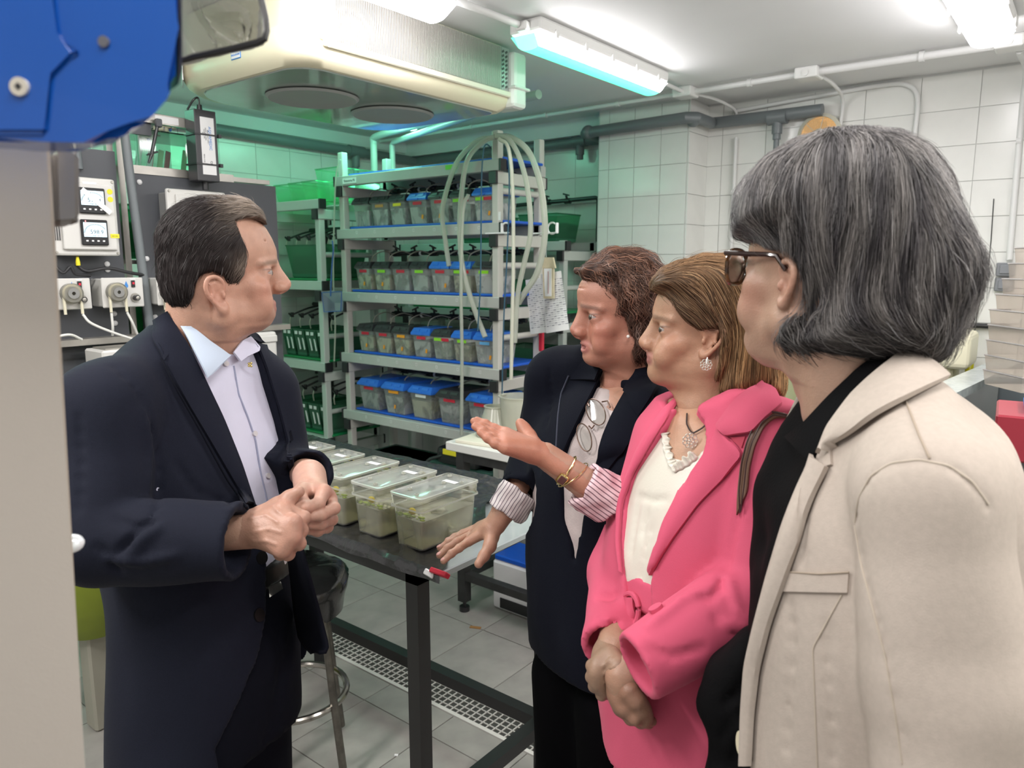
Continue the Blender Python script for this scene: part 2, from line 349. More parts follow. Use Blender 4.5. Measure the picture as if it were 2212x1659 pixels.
# ------------------------------------------------------------ cooling unit under the ceiling
ivory = mat('ivory_plastic', (.82, .76, .56), .38); ivory2 = mat('ivory_panel', (.84, .80, .66), .38); pan_m = mat('drip_pan', (.42, .47, .44), .15, .0, noise=.1, nscale=5, coat=.6)
fin_m = mat('coil_fins', (.62, .60, .56), .35, .5); slot_m = mat('slot_dark', (.08, .08, .08), .6)
AX0, AX1, AY0, AY1, AZ0, AZ1 = -2.88, -2.04, 1.50, 2.60, 2.235, 2.495
ac = thing('cooling_unit', 'large cream ceiling cooling unit with two fans underneath and a finned side', 'cooling unit', ((AX0+AX1)/2, (AY0+AY1)/2, AZ0))
def acpoly(i):   # rounded footprint inset by i
    P = []; x0, x1, y0, y1 = AX0+i, AX1-i, AY0+i, AY1-i
    for cx, cy_, a0, r in ((x1-.05, y1-.05, 0, .05), (x0+.14, y1-.14, 90, .14), (x0+.20, y0+.20, 180, .20), (x1-.10, y0+.10, 270, .10)):
        for k in range(7): a = R(a0+k*15); P.append((cx+r*math.cos(a), cy_+r*math.sin(a)))
    return P
def aclayers(L, name, m, sm=True, capt=True, capb=True):
    b = MB(); rings = [[b.bm.verts.new((x, y, z)) for x, y in acpoly(i)] for i, z in L]; n = len(rings[0])
    for A, B in zip(rings, rings[1:]):
        for k in range(n): b.bm.faces.new((A[k], A[(k+1) % n], B[(k+1) % n], B[k]))
    if capb: b.bm.faces.new(rings[0][::-1])
    if capt: b.bm.faces.new(rings[-1])
    return b.build(name, m, ac, True, sm)
aclayers([(.035, AZ0), (.012, AZ0+.02), (.0, AZ0+.05), (.0, AZ0+.10), (.008, AZ0+.115), (.012, AZ0+.115)], 'lower_shell', ivory)
aclayers([(.012, AZ0+.115), (.014, AZ0+.125), (.02, AZ1)], 'upper_shell', ivory)
aclayers([(.055, AZ0-.004), (.05, AZ0+.004)], 'drip_pan', pan_m, False)
for yy in (1.86, 2.27):
    b = MB(); b.lathe([(.0, -.006), (.05, -.008), (.13, -.004), (.165, -.012), (.175, -.004)], (-2.44, yy, AZ0-.004), n=32, cap=False); b.build('fan_guard', mat('fan_grey', (.40, .41, .40), .5), ac, True, True)
b = MB(); b.bx(AX1-.012, AX1+.004, AY0+.14, AY1-.09, AZ0+.075, AZ1-.012); b.build('coil_panel', fin_m, ac, True)
b = MB(); ny = 110
for k in range(ny): y = AY0+.15+(AY1-AY0-.25)*k/ny; b.bx(AX1+.003, AX1+.010, y, y+.0028, AZ0+.08, AZ1-.014)
tag(b.build('fin', fin_m, ac, True), None, None, kind='stuff')
MB().bx(AX1, AX1+.014, AY0+.10, AY1-.04, AZ0+.055, AZ0+.078, bev=.004).build('coil_rail', ivory2, ac, True)
MB().bx(AX1-.02, AX1+.008, AY0+.09, AY0+.145, AZ0+.075, AZ1-.01, bev=.004).build('corner_trim', ivory, ac, True)
b = MB(); b.bx(AX1-.01, AX1+.006, AY1-.095, AY1-.045, AZ0+.078, AZ1-.012); b.build('end_bracket', mat('steel_plate', (.5, .5, .5), .4, .8), ac, True)
b = MB()
for k in range(9):
    for j in range(2): b.box((AX1+.0065, AY1-.085+j*.022, AZ0+.095+k*.017), (.002, .014, .008), rot=(R(30), 0, 0))
tag(b.build('bracket_slot', slot_m, ac, True), None, None, kind='stuff')
MB().bx(AX1-.10, AX1+.035, AY1-.045, AY1+.045, AZ0+.015, AZ1-.02, bev=.018, seg=2).bx(AX1-.10, AX1+.045, AY1-.05, AY1+.055, AZ0+.09, AZ0+.102, bev=.004).build('end_cap', mat('end_cap_plastic', (.80, .82, .78), .35), ac, True)
for z in (AZ0+.06, AZ0+.16): MB().cyl((AX1+.008, AY0+.118, z), (AX1+.012, AY0+.118, z), .006, n=10).build('screw', fin_m, ac, True)
nrm = Vector((0, -1, 0)); bl = mat('print_blue', (.05, .25, .65), .5); wh = mat('paper_white', (.85, .85, .85), .6); ink = mat('print_black', (.03, .03, .03), .6)
MB().box((-2.372, AY0-.0005, AZ0+.062), (.056, .003, .026)).build('maker_label', bl, ac, True)
MB().box((-2.372, AY0-.0015, AZ0+.062), (.051, .003, .021)).build('maker_label_face', wh, ac, True)
text('FRIGA-BOHN', .0085, frame((-2.372, AY0-.0035, AZ0+.062), (1, 0, 0), (0, 0, 1)), bl, ac, 'lettering')
MB().box((AX0+.13, AY0+.012, AZ0+.06), (.13, .004, .07), rot=(0, 0, R(-28))).build('paper_label', wh, ac, True)

# ------------------------------------------------------------ shelf racks
post_m = mat('rack_profile_white', (.58, .56, .52), .42, noise=.05, nscale=8); cap_m = mat('black_plastic', (.02, .02, .022), .4); tray_b = mat('blue_tray', (.01, .11, .62), .35)
beam_m = mat('rack_beam_grey', (.50, .50, .48), .4, noise=.05, nscale=8)
def rack(x0, x1, y0, y1, levels, top, label, trays=(), tray_m=None, bm_=None, pm=None, group=None, crossb=True, bot=0.0):
    t = thing('shelf_rack', label, 'rack', ((x0+x1)/2, (y0+y1)/2, bot), 0, group); pw = .042; bm_ = bm_ or beam_m; pm = pm or post_m
    for x in (x0, x1):
        for y in (y0, y1):
            MB().bx(x-pw/2, x+pw/2, y-pw/2, y+pw/2, bot, top, bev=.006, seg=2).build('post', pm, t, True)
    for i, z in enumerate(levels):
        for y, s in ((y0-.006, 1), (y1, 0)):
            MB().bx(x0-.045, x1+.03, y-pw/2, y+pw/2, z-.055, z, bev=.003).build('shelf_beam', bm_, t, True)
        for x, s in ((x0, -1), (x1, 1)):
            MB().bx(x-pw/2-.002, x+pw/2+.004, y0-.03, y1+.03, z-.115, z-.058, bev=.003).build('side_beam', pm, t, True)
            for y in (y0-.035, y1+.035): MB().bx(x-pw/2-.003, x+pw/2+.005, y-.008, y+.008, z-.117, z-.056, bev=.003).build('end_cap', cap_m, t, True)
        MB().bx(x1+.03, x1+.042, y0-.028, y0+.018, z-.056, z+.001).build('end_cap', cap_m, t, True)
        MB().bx(x0-.057, x0-.045, y0-.028, y0+.018, z-.056, z+.001).build('end_cap', cap_m, t, True)
        if i in trays: MB().bx(x0+.03, x1+.028, y0+.012, y1-.0, z+.0002, z+.014, bev=.004).build('tray', tray_m, t, True)
        if crossb and i: MB().cyl((x1, y0, z+.155), (x1, y1, z+.155), .016).build('side_tube', pm, t, True, True)
    return t
RX0, RX1, RY0, RY1 = -3.52, -2.36, 2.875, 3.215
LV = [2.10, 1.80, 1.437, 1.075, .725]
r1 = rack(RX0, RX1, RY0, RY1, LV, 2.235, 'white plastic shelf rack carrying rows of small clear tanks with blue and black lids', (0, 1, 2, 3, 4), tray_b)
# small printed shelf marks and the name strip
b = MB()
for i, n in ((1, 7), (2, 7), (3, 7), (4, 5)):
    for k in range(n):
        x = RX0+.06+(RX1-RX0-.08)*(k+.5)/n; z = LV[i]-.022; y = RY0-.0285
        for dx, dz, sx, sz in ((0, .007, .014, .002), (-.006, 0, .002, .014), (.006, 0, .002, .014), (0, -.007, .008, .002)): b.bx(x+dx-sx/2, x+dx+sx/2, y-.0005, y, z+dz-sz/2, z+dz+sz/2)
tag(b.build('shelf_mark', wh, r1, True), None, None, kind='stuff')
MB().bx(RX0+.03, RX0+.15, RY0-.030, RY0-.0275, 2.055, 2.085).build('name_strip', wh, r1, True)
text('Estanteria P5', .018, frame((RX0+.09, RY0-.0305, 2.070), (1, 0, 0), (0, 0, 1)), ink, r1)
MB().bx(-2.68, -2.60, RY0-.029, RY0-.0275, 2.073, 2.095).build('green_sticker', mat('green_tape', (.2, .72, .06), .5), r1, True)
MB().bx(RX1+.02, RX1+.035, RY0-.02, RY0-.019, 1.81, 1.85).build('side_sticker', wh, r1, True)

RED, GRN, YEL, ORNG, LBL, WHT = [mat('tape_'+n, c, .5) for n, c in (('red', (.62, .02, .05)), ('green', (.30, .72, .03)), ('yellow', (.85, .72, .03)), ('orange', (.9, .35, .02)), ('lightblue', (.15, .45, .8)), ('white', (.8, .8, .8)))]
BRN = mat('tape_brown', (.55, .28, .08), .5)
tank_m = clear('tank_plastic', (.98, .985, .98), .26, .04, .8); lid_k = mat('lid_black', (.035, .035, .038), .35); lid_b = mat('lid_blue', (.03, .18, .72), .3)
def water_mat(n, col): return clear(n, col, .42, .05, .5, film=(17, .12, .96))  # patchy opacity stands in for refracted light in the tanks
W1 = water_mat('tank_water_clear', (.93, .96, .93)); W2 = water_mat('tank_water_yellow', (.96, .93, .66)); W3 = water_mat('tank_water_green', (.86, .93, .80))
def open_box(b, w_, d, h, tp, z0=0, t=0):
    """open tapered box, bottom smaller by tp"""
    v = [(-w_/2*tp, -d/2*tp, z0), (w_/2*tp, -d/2*tp, z0), (w_/2*tp, d/2*tp, z0), (-w_/2*tp, d/2*tp, z0), (-w_/2, -d/2, z0+h), (w_/2, -d/2, z0+h), (w_/2, d/2, z0+h), (-w_/2, d/2, z0+h)]
    return b.quads(v, [(0, 3, 2, 1), (0, 1, 5, 4), (1, 2, 6, 5), (2, 3, 7, 6), (3, 0, 4, 7)])
_prot = {}
def small_tank(w_, d, h, lid, wat, key):
    if key in _prot: return copy_tree(_prot[key])
    t = thing('small_tank', 'x', 'tank')
    b = MB(); open_box(b, w_, d, h, .86); b.box((0, 0, h-.004), (w_*1.05, d*1.05, .008)); b.build('body', tank_m, t)
    b = MB(); open_box(b, w_*.955, d*.955, h*.66, .885, .003); v = w_*.955/2*.96; dd = d*.955/2*.96; z = .003+h*.66
    b.quads([(-v, -dd, z), (v, -dd, z), (v, dd, z), (-v, dd, z)], [(0, 1, 2, 3)]); b.build('water', wat, t)
    b = MB(); W, D = w_*1.12/2, d*1.10/2
    b.quads([(-W, -D, h-.004), (W, -D, h-.004), (W, D, h-.004), (-W, D, h-.004), (-W, -D, h+.006), (W, -D, h+.006), (W, D, h+.006), (-W, D, h+.006), (-W*.86, -D*.82, h+.034), (W*.86, -D*.82, h+.034), (W*.86, D*.9, h+.034), (-W*.86, D*.9, h+.034)],
            [(0, 3, 2, 1), (0, 1, 5, 4), (1, 2, 6, 5), (2, 3, 7, 6), (3, 0, 4, 7), (4, 5, 9, 8), (5, 6, 10, 9), (6, 7, 11, 10), (7, 4, 8, 11), (8, 9, 10, 11)])
    l = b.build('lid', lid, t)
    b = MB(); b.box((0, -D-.002, h+.001), (w_*.25, .006, .012), bev=.002); b.build('latch', lid, l)
    for sx in (-1, 1): MB().box((sx*w_*.22, -D*.93, h+.021), (w_*.30, .002, .014), rot=(R(-28), 0, 0)).build('rib_panel', lid, l)
    _prot[key] = t; return t
def tank_row(shelf, y, z, x0, x1, lids, wd, word, hgt, dep, tw):
    n = len(lids); st = (x1-x0)/n
    for k, (lc, tp, wt) in enumerate(lids):
        key = (lc, wt, hgt, wd); first = key not in _prot
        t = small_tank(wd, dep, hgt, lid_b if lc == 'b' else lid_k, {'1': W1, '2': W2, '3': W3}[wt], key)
        t.location = (x0+st*(k+.5), y+dep/2+random.uniform(0, .006), z); t.rotation_euler = (0, 0, R(random.uniform(-2, 2)))
        names = ' and '.join({'r': 'red', 'g': 'green', 'y': 'yellow', 'o': 'orange', 'l': 'light blue', 'w': 'white', 'n': 'brown'}[c] for c in tp)
        pos = ['leftmost', 'second', 'third', 'fourth', 'fifth', 'sixth', 'seventh'][k] 
        t['label'] = f"small clear tank, {'blue' if lc=='b' else 'black'} lid{', '+names+' tape' if names else ''}, {pos} on {word}"
        t['group'] = 'small tanks on the ' + word; t['category'] = 'tank'
        for c in [c for c in t.children if c.name.startswith('tape')]: bpy.data.objects.remove(c)
        for j, c in enumerate(tp):
            m = {'r': RED, 'g': GRN, 'y': YEL, 'o': ORNG, 'l': LBL, 'w': WHT, 'n': BRN}[c]
            wq = wd*(.5 if len(tp) == 1 else .40); xx = (j-(len(tp)-1)/2)*wd*.42
            MB().box((xx, -dep/2*.985-.0035, hgt-.020), (wq, .0015, .016)).build('tape', m, t)
        if k in tw: MB().box((tw[k]*wd*.25, -dep/2*.9-.004, hgt*.28), (.012, .0015, .022), rot=(0, R(10), 0)).build('sticker', ORNG, t)
tank_row(1, 2.885, 1.8145, -3.47, -2.385, [('k', '', '1'), ('k', 'n', '1'), ('k', 'y', '1'), ('b', 'r', '1'), ('k', 'r', '1'), ('k', 'gr', '1'), ('b', 'gr', '1')], .128, 'top tank shelf', .128, .19, {3: 1, 4: 0})
tank_row(2, 2.885, 1.4515, -3.46, -2.385, [('k', 'r', '2'), ('k', 'g', '2'), ('k', 'r', '1'), ('k', 'g', '1'), ('b', 'r', '1'), ('b', 'gr', '2'), ('k', 'g', '1')], .128, 'second tank shelf', .128, .19, {0: 0})
tank_row(3, 2.885, 1.0895, -3.46, -2.385, [('k', 'r', '2'), ('k', 'r', '2'), ('k', 'o', '2'), ('b', 'r', '1'), ('k', 'gr', '3'), ('b', 'g', '2'), ('b', 'l', '1')], .128, 'third tank shelf', .128, .19, {})
tank_row(4, 2.885, .7395, -3.48, -2.385, [('b', 'r', '1'), ('b', 'o', '1'), ('b', 'w', '2'), ('k', 'r', '1'), ('b', 'r', '1')], .165, 'lowest tank shelf', .150, .25, {1: 0})
# black air manifolds with valves and tubes above every row
hose_t = mat('silicone_tube', (.62, .62, .52), .3); airt = mat('air_tube', (.30, .30, .24), .3)
for i, (n, lb) in enumerate(((7, 'top'), (7, 'second'), (7, 'third'), (5, 'lowest'))):
    z = LV[i+1]+.225+(0 if n == 7 else .0); y = 3.14
    t = thing('air_manifold', f'black air pipe with small valves above the {lb} tank shelf', 'pipe', (-2.9, y, z))
    MB().cyl((RX0+.10, y, z), (RX1-.02, y, z+.003), .011, n=10).build('main_pipe', cap_m, t, True, True)
    for k in range(n):
        x = -3.46 + (RX1-.025+3.46)*(k+.62)/n; 
        b = MB(); b.cyl((x-.03, y, z), (x+.03, y, z), .017, n=10); b.cyl((x, y, z), (x+.004, y-.01, z+.035), .007, n=8); b.box((x+.004, y-.012, z+.036), (.045, .007, .010), rot=(0, R(25*(-1)**k), R(20))); b.cyl((x, y, z), (x, y-.03, z-.004), .006, n=8); b.build('valve', cap_m, t, True)
        if k % 2: MB().cyl((x+.045, y, z), (x+.058, y, z), .0145, n=10).build('ring', wh, t, True)
        MB().tube(bez([(x, y-.03, z-.004), (x-.02, y-.09, z+.012), (x-.05, y-.14, z-.01), (x-.065, y-.15, z-.05)], 5), .0035, 6).build('air_tube', airt, t, True, True)

# green tanks rack on the left and rack along the back wall
gpost = mat('rack_profile_green', (.56, .60, .56), .42); gtank = clear('green_tank_plastic', (.16, .55, .33), .30, .08, .8); gtray = mat('green_tray', (.01, .25, .08), .35)
gbin = clear('green_bin_plastic', (.55, .97, .72), .22, .1, .8)
r2 = rack(-4.13, -3.655, 2.80, 3.2, [1.975, 1.50, 1.01, .545], 1.97, 'white shelf rack of dark green tanks at left beside the wall', (1, 2, 3), gtray, gpost, gpost)
r3 = rack(-3.9, -2.56, 3.74, 4.08, [1.735, 1.30, .85], 1.74, 'pale shelf rack standing against the back wall behind the tank rack', (1, 2), gtray, gpost, gpost)
def green_tank(x, y, z, w_, d, h, label, tag_=False, group=None, m=None, wat=True):
    t = thing('green_tank', label, 'tank', (x, y, z), 0, group); b = MB(); open_box(b, w_, d, h, .84); b.build('body', m or gtank, t)
    b = MB(); n = 4; rim = [(-w_/2, -d/2, h), (w_/2, -d/2, h), (w_/2, d/2, h), (-w_/2, d/2, h)]
    b.tube([rim[0], rim[1], rim[2], rim[3]], .004, 5, close=True); b.build('rim', m or gtank, t)
    if wat: MB().box((0, 0, h*.36), (w_*.86, d*.86, h*.66)).build('water', clear('green_water', (.15, .55, .35), .45, .1, .4), t)
    if tag_:
        for q in (-.18, .22):
            MB().box((q*w_, -d/2-.003, h*.88), (w_*.26, .002, h*.12)).build('paper_tag', wh, t); MB().box((q*w_+.012, -d/2+.010, h*.5), (.012, .003, h*.5), rot=(0, R(-14), 0)).build('marker_strip', wh, t)
    return t
green_tank(-3.86, 3.0, 1.5145, .40, .32, .20, 'large green water tank on the upper shelf of the left rack')
for k in range(4):
    green_tank(-4.06+k*.118, 2.99, 1.0245, .108, .34, .17, f"dark green tank with white tags, {['leftmost','second','third','rightmost'][k]} on the middle shelf of the left rack", True, 'dark green tanks on the middle shelf of the left rack')
    green_tank(-4.06+k*.118, 2.99, .5595, .108, .34, .17, f"dark green tank with white tags, {['leftmost','second','third','rightmost'][k]} on the low shelf of the left rack", True, 'dark green tanks on the low shelf of the left rack')
for z, lb in ((1.82, 'upper'), (1.335, 'middle'), (.87, 'lower')):
    t = thing('air_manifold', f'black pipes with valves over the {lb} green tanks of the left rack', 'pipe', (-3.9, 3.1, z))
    MB().cyl((-4.15, 3.1, z), (-3.6, 3.1, z), .013, n=10).cyl((-3.99, 3.1, z+.1), (-3.99, 3.1, z-.17), .014, n=10).build('main_pipe', cap_m, t, True, True)
    for k in range(5):
        x = -4.09+k*.105; MB().tube(bez([(x+.06, 3.1, z), (x+.02, 3.0, z-.02), (x-.02, 2.9, z-.06)], 4), .006, 6).cyl((x-.02, 2.90, z-.045), (x-.02, 2.90, z-.075), .011, n=8).box((x-.02, 2.885, z-.06), (.035, .008, .008), rot=(0, R(35), 0)).build('branch', cap_m, t, True)
        MB().tube(bez([(x-.02, 2.89, z-.07), (x-.026, 2.885, z-.1), (x-.04, 2.90, z-.14)], 4), .004, 6).build('air_tube', hose_t, t, True, True)
gb = [(-4.10, 3.02, 1.9755, .20, 'green bin at the left end above the dark green tanks'), (-3.94, 3.0, 1.9755, .16, 'green bin in the middle of the bins above the dark green tanks'), (-3.80, 2.99, 1.9755, .14, 'green bin leaning row end above the dark green tanks')]
for x, y, z, w_, l in gb: green_tank(x, y, z, w_, .30, .115, l, False, 'green bins on top of the left rack', gbin, False)
t = green_tank(-3.68, 3.05, 1.9755, .21, .34, .185, 'tall green bin at the right end above the dark green tanks', False, 'green bins on top of the left rack', gbin, False)
for k, x in enumerate((-3.75, -3.35, -2.98)): green_tank(x, 3.9, 1.3145, .34, .28, .18, f"green tank on the back wall rack lower shelf, {['left','middle','right'][k]} one", False, 'green tanks on the lower shelf of the back rack')
for k, x in enumerate((-3.7, -3.3, -2.93, -2.66)): green_tank(x, 3.9, .8645, .30, .28, .2, f"green tank on the back wall rack lowest shelf, {['leftmost','second','third','rightmost'][k]} one", False, 'green tanks on the lowest shelf of the back rack')
green_tank(-2.80, 3.93, 1.736, .30, .26, .17, 'green tank on top of the back rack left of the tiled pillar')
green_tank(-3.3, 3.93, 1.736, .30, .26, .17, 'green tank on top of the back rack behind the tank rack')
b = thing('air_manifold', 'black pipe arch with valves on the back wall left of the pillar', 'pipe', (-2.9, 4.12, 2.0))
MB().tube([(-3.9, 4.12, 1.98), (-2.58, 4.12, 2.015), (-2.56, 4.12, 2.01), (-2.555, 4.12, 1.99), (-2.555, 4.12, 1.6)], .014, 10).build('main_pipe', cap_m, b, True, True)
for x in (-2.95, -2.79): MB().cyl((x, 4.12, 2.0), (x, 4.10, 2.04), .008).box((x, 4.10, 2.045), (.05, .008, .01), rot=(0, R(15), 0)).cyl((x-.02, 4.12, 2.005), (x+.02, 4.12, 2.006), .019).build('valve', cap_m, b, True)

# white pipes near the corner
wpvc = mat('white_pvc', (.52, .58, .54), .35)
p0 = at(808, 345, X=-3.72); p1 = at(848, 345, X=-3.62)
pipe('drain_pipe', bez([(p0.x, p0.y, 1.99), (p0.x, p0.y, 2.30), (p0.x, p0.y, 2.36), (p0.x+.05, p0.y-.01, 2.395), (p0.x+.6, p0.y-.12, 2.40), (-2.2, p0.y-.3, 2.40)], 5), .022, wpvc, 'thick white pipe rising from behind the tank rack and bending under the ceiling', n=14)
pipe('drain_pipe', [(p1.x, p1.y, 1.99), (p1.x, p1.y, 2.345), (p1.x+.02, p1.y-.005, 2.36), (-2.3, p0.y-.38, 2.365)], .018, wpvc, 'second white pipe rising beside the thick white pipe at the corner', n=14)

# hoses draped over the front post
hz = clear('hose_translucent', (.90, .93, .82), .62, .18, 1.0)
HY = RY0-.055
def hose(pxs, r, m, label, y=HY, cat='hose', grp='hoses draped over the rack post'):
    pts = [at(p[0], p[1], Y=y-(p[2] if len(p) > 2 else 0)) for p in pxs]
    t = MB().tube(bez(pts, 7), r, 9).build('hose', m, smooth=True); tag(t, label, cat, grp)
hose([(1066, 297), (1030, 305), (990, 345), (968, 400), (955, 460), (962, 520), (970, 575)], .0125, hz, 'thick clear hose ending loose over the second tank shelf, leftmost of the draped hoses')
hose([(1070, 296, .03), (1045, 305, .03), (1010, 345, .02), (997, 420, .02), (993, 500, .02), (1000, 580, .02), (1022, 660, .02), (1048, 728, .02)], .013, hz, 'thick hose hanging over the third tank shelf with a long straight end')
hose([(1074, 294), (1105, 298), (1140, 325), (1163, 380), (1175, 450), (1176, 520), (1160, 590), (1135, 630), (1120, 655)], .0145, hz, 'thick pale green hose forming the outermost loop on the right of the rack')
hose([(1072, 294, .03), (1098, 300, .03), (1122, 340, .03), (1140, 410, .03), (1146, 500, .03), (1132, 570, .03), (1118, 640, .03), (1112, 740, .03)], .012, hz, 'pale hose of the inner loop on the right of the rack post')
hose([(1012, 420, .045), (1000, 460, .045), (996, 620, .045), (998, 760, .045), (997, 940, .045)], .009, hz, 'thin cream hose hanging straight down to the lowest shelf')
hose([(1078, 300, .045), (1098, 320, .045), (1107, 400, .045), (1109, 560, .045), (1106, 700, .045), (1104, 820, .045)], .009, hose_t, 'thin cream hose hanging straight down in front of the rack side')
dk = mat('string_blue', (.03, .10, .16), .5)
hose([(1060, 318, .02), (1050, 312, .04), (1044, 330, .05), (1040, 400, .05), (1038, 600, .05), (1032, 715, .05)], .0035, dk, 'dark blue cord hanging in front of the rack post on the left', cat='cord')
hose([(1090, 310, .05), (1098, 340, .05), (1100, 420, .05), (1095, 560, .05), (1088, 700, .05), (1084, 880, .05)], .0035, dk, 'dark blue cord hanging right of the rack post', cat='cord')
hose([(735, 345), (726, 380), (722, 470), (720, 600), (724, 700), (722, 780)], .005, hz, 'thin clear tube hanging down beside the left post of the tank rack', cat='tube')
# white pipe clips on the rack side
for (px, l, yy) in ((1093, 'white open pipe clip on the rack beside the front post', RY0-.04), (1193, 'white open pipe clip standing out at the right of the rack', RY0+.02)):
    p = at(px, 493, Y=yy); t = thing('pipe_clip', l, 'clip', tuple(p)); pr = [(.026*math.cos(a), 0, .026*math.sin(a)) for a in [R(50+k*26) for k in range(11)]]
    MB().tube(pr, .0045, 6).build('ring', wh, t, smooth=True); MB().box((.027 if px > 1100 else -.025, 0, .0), (.012, .014, .05), bev=.003).build('foot', wh, t); MB().box((-.06, 0, -.022), (.14, .012, .008), bev=.002).build('bracket', wh, t)
# net with blue handle hanging between the racks
nb = mat('net_blue', (.05, .14, .42), .45); netm = clear('net_mesh', (.45, .52, .66), .55, .4, .3)
t = thing('fish_net', 'small fish net with blue handle hanging between the two racks', 'net', tuple(at(716, 655, Y=2.74)))
q = [at(*p, Y=2.74) for p in ((718, 520), (720, 540), (716, 590), (714, 640))]; MB().tube(q, .004, 6).build('handle', nb, t, True)
fr = [at(*p, Y=2.74) for p in ((695, 632), (738, 630), (736, 672), (700, 674))]; MB().tube(fr, .003, 6, close=True).build('hoop', nb, t, True)
b = MB(); v = [Vector(p) for p in fr] + [Vector(p)+Vector((0, .05, -.03)) for p in [fr[0]*.7+fr[2]*.3, fr[1]*.7+fr[3]*.3, fr[2]*.75+fr[0]*.25, fr[3]*.75+fr[1]*.25]]
b.quads(v, [(0, 1, 5, 4), (1, 2, 6, 5), (2, 3, 7, 6), (3, 0, 4, 7), (4, 5, 6, 7)]); b.build('mesh_bag', netm, t, True)
# notice sheets and thermometer on the rack side
PY_ = 3.10
def sheet(poly, name, label, dy, lines=True):
    t = thing(name, label, 'paper', tuple(at(*poly[3], Y=PY_-dy))); P = [at(*p, Y=PY_-dy) for p in poly]; n = 8; b = MB(); vs = []; fs = []
    for i in range(n+1):
        for j in range(n+1):
            u, v_ = i/n, j/n; p = (P[0]*(1-u)+P[1]*u)*(1-v_) + (P[3]*(1-u)+P[2]*u)*v_; p.y -= .012*math.sin(u*3.1)*(v_+.3); vs.append(p)
    for i in range(n):
        for j in range(n): a = i*(n+1)+j; fs.append((a, a+1, a+n+2, a+n+1))
    b.quads(vs, fs); b.build('sheet', wh, t, True, True)
    if lines:
        b = MB()
        for k in range(22):
            v_ = .12+.8*k/22
            for u in np.linspace(.08, .9, 7):
                a = (P[0]*(1-u)+P[1]*u)*(1-v_) + (P[3]*(1-u)+P[2]*u)*v_; c = u+.11; d_ = (P[0]*(1-c)+P[1]*c)*(1-v_) + (P[3]*(1-c)+P[2]*c)*v_
                a.y -= .012*math.sin(u*3.1)*(v_+.3)+.0012; d_.y -= .012*math.sin(c*3.1)*(v_+.3)+.0012; h = .0012 if (k*7+int(u*10)) % 3 else .0035
                z = Vector((0, 0, h)); b.quads([a, d_, d_-z, a-z], [(0, 1, 2, 3)])
        tag(b.build('print_line', mat('ink_grey', (.25, .25, .30), .6), t, True), None, None, kind='stuff')
    return t
sheet([(1135, 605), (1168, 600), (1205, 715), (1146, 722)], 'notice_sheet', 'white printed sheet behind the house shaped thermometer', 0)
sheet([(1168, 592), (1212, 585), (1230, 712), (1180, 720)], 'notice_sheet', 'white printed table sheet right of the thermometer near the brown curls', .02)
t = thing('thermometer', 'wooden house shaped thermometer hanging at the rack over white sheets', 'thermometer', tuple(at(1184, 645, Y=PY_-.05)))
wood = mat('pale_wood', (.66, .58, .40), .5, noise=.1, nscale=30)
def polyplate(px, y, th, name, m, par):
    P = [at(*p, Y=y) for p in px]; b = MB(); n = len(P); v = P + [p+Vector((0, th, 0)) for p in P]
    b.quads(v, [tuple(range(n)), tuple(range(n, 2*n))[::-1]] + [(i, (i+1) % n, n+(i+1) % n, n+i) for i in range(n)]); return b.build(name, m, par, True)
polyplate([(1172, 578), (1196, 578), (1196, 645), (1174, 645)], PY_-.05, .008, 'back_board', wood, t); polyplate([(1175, 556), (1194, 556), (1199, 579), (1169, 579)], PY_-.052, .012, 'roof', wood, t)
polyplate([(1175, 580), (1191, 580), (1191, 640), (1177, 640)], PY_-.052, .002, 'scale', wh, t); MB().tube([at(1184, 586, Y=PY_-.055), at(1184, 634, Y=PY_-.055)], .0012, 5).build('glass_tube', mat('red_fluid', (.4, .1, .1), .3), t, True)
MB().tube([at(1180, 556, Y=PY_-.05), at(1178, 490, Y=PY_-.05)], .001, 4).build('hanging_string', wh, t, True)
t = tag(MB().box((RX1+.036, RY1-.018, at(1178, 738, Y=3.19).z), (.03, .02, .11), bev=.006).build('clothes_peg', RED), 'red plastic peg hanging at the right rack post beside the navy shoulder', 'peg')
# dark clutter under the rack
dgp = mat('dark_green_plastic', (.03, .09, .07), .35)
def clut(x0, x1, y0, y1, z0, z1, label, m, name='storage_bin'):
    t = thing(name, label, 'bin', ((x0+x1)/2, (y0+y1)/2, z0)); MB().box((0, 0, (z1-z0)/2), (x1-x0, y1-y0, z1-z0), bev=.02, seg=2, taper=.93).build('body', m, t)
    MB().box((0, 0, z1-z0-.012), (x1-x0+.02, y1-y0+.02, .024), bev=.006).build('rim', m, t); return t
clut(-3.45, -2.98, 2.93, 3.17, 0, .46, 'dark green bin on the floor under the tank rack, left one', dgp)
clut(-2.92, -2.46, 2.93, 3.17, 0, .50, 'dark green bin on the floor under the tank rack, right one', dgp)
t = tag(MB().box((-2.70, 2.87, .585), (.10, .012, .032), bev=.004).build('warning_tag', YEL), 'yellow tag on the black pump under the rack', 'tag')
t = thing('pump', 'black pump with cable under the tank rack', 'pump', (-2.68, 2.95, .502)); MB().box((0, 0, .05), (.30, .12, .10), bev=.03, seg=2).build('body', cap_m, t); MB().tube(bez([(-.1, -.05, .05), (-.18, -.1, 0), (-.12, -.12, -.15), (-.2, -.1, -.3)], 6), .010, 8).build('cable', cap_m, t, smooth=True)
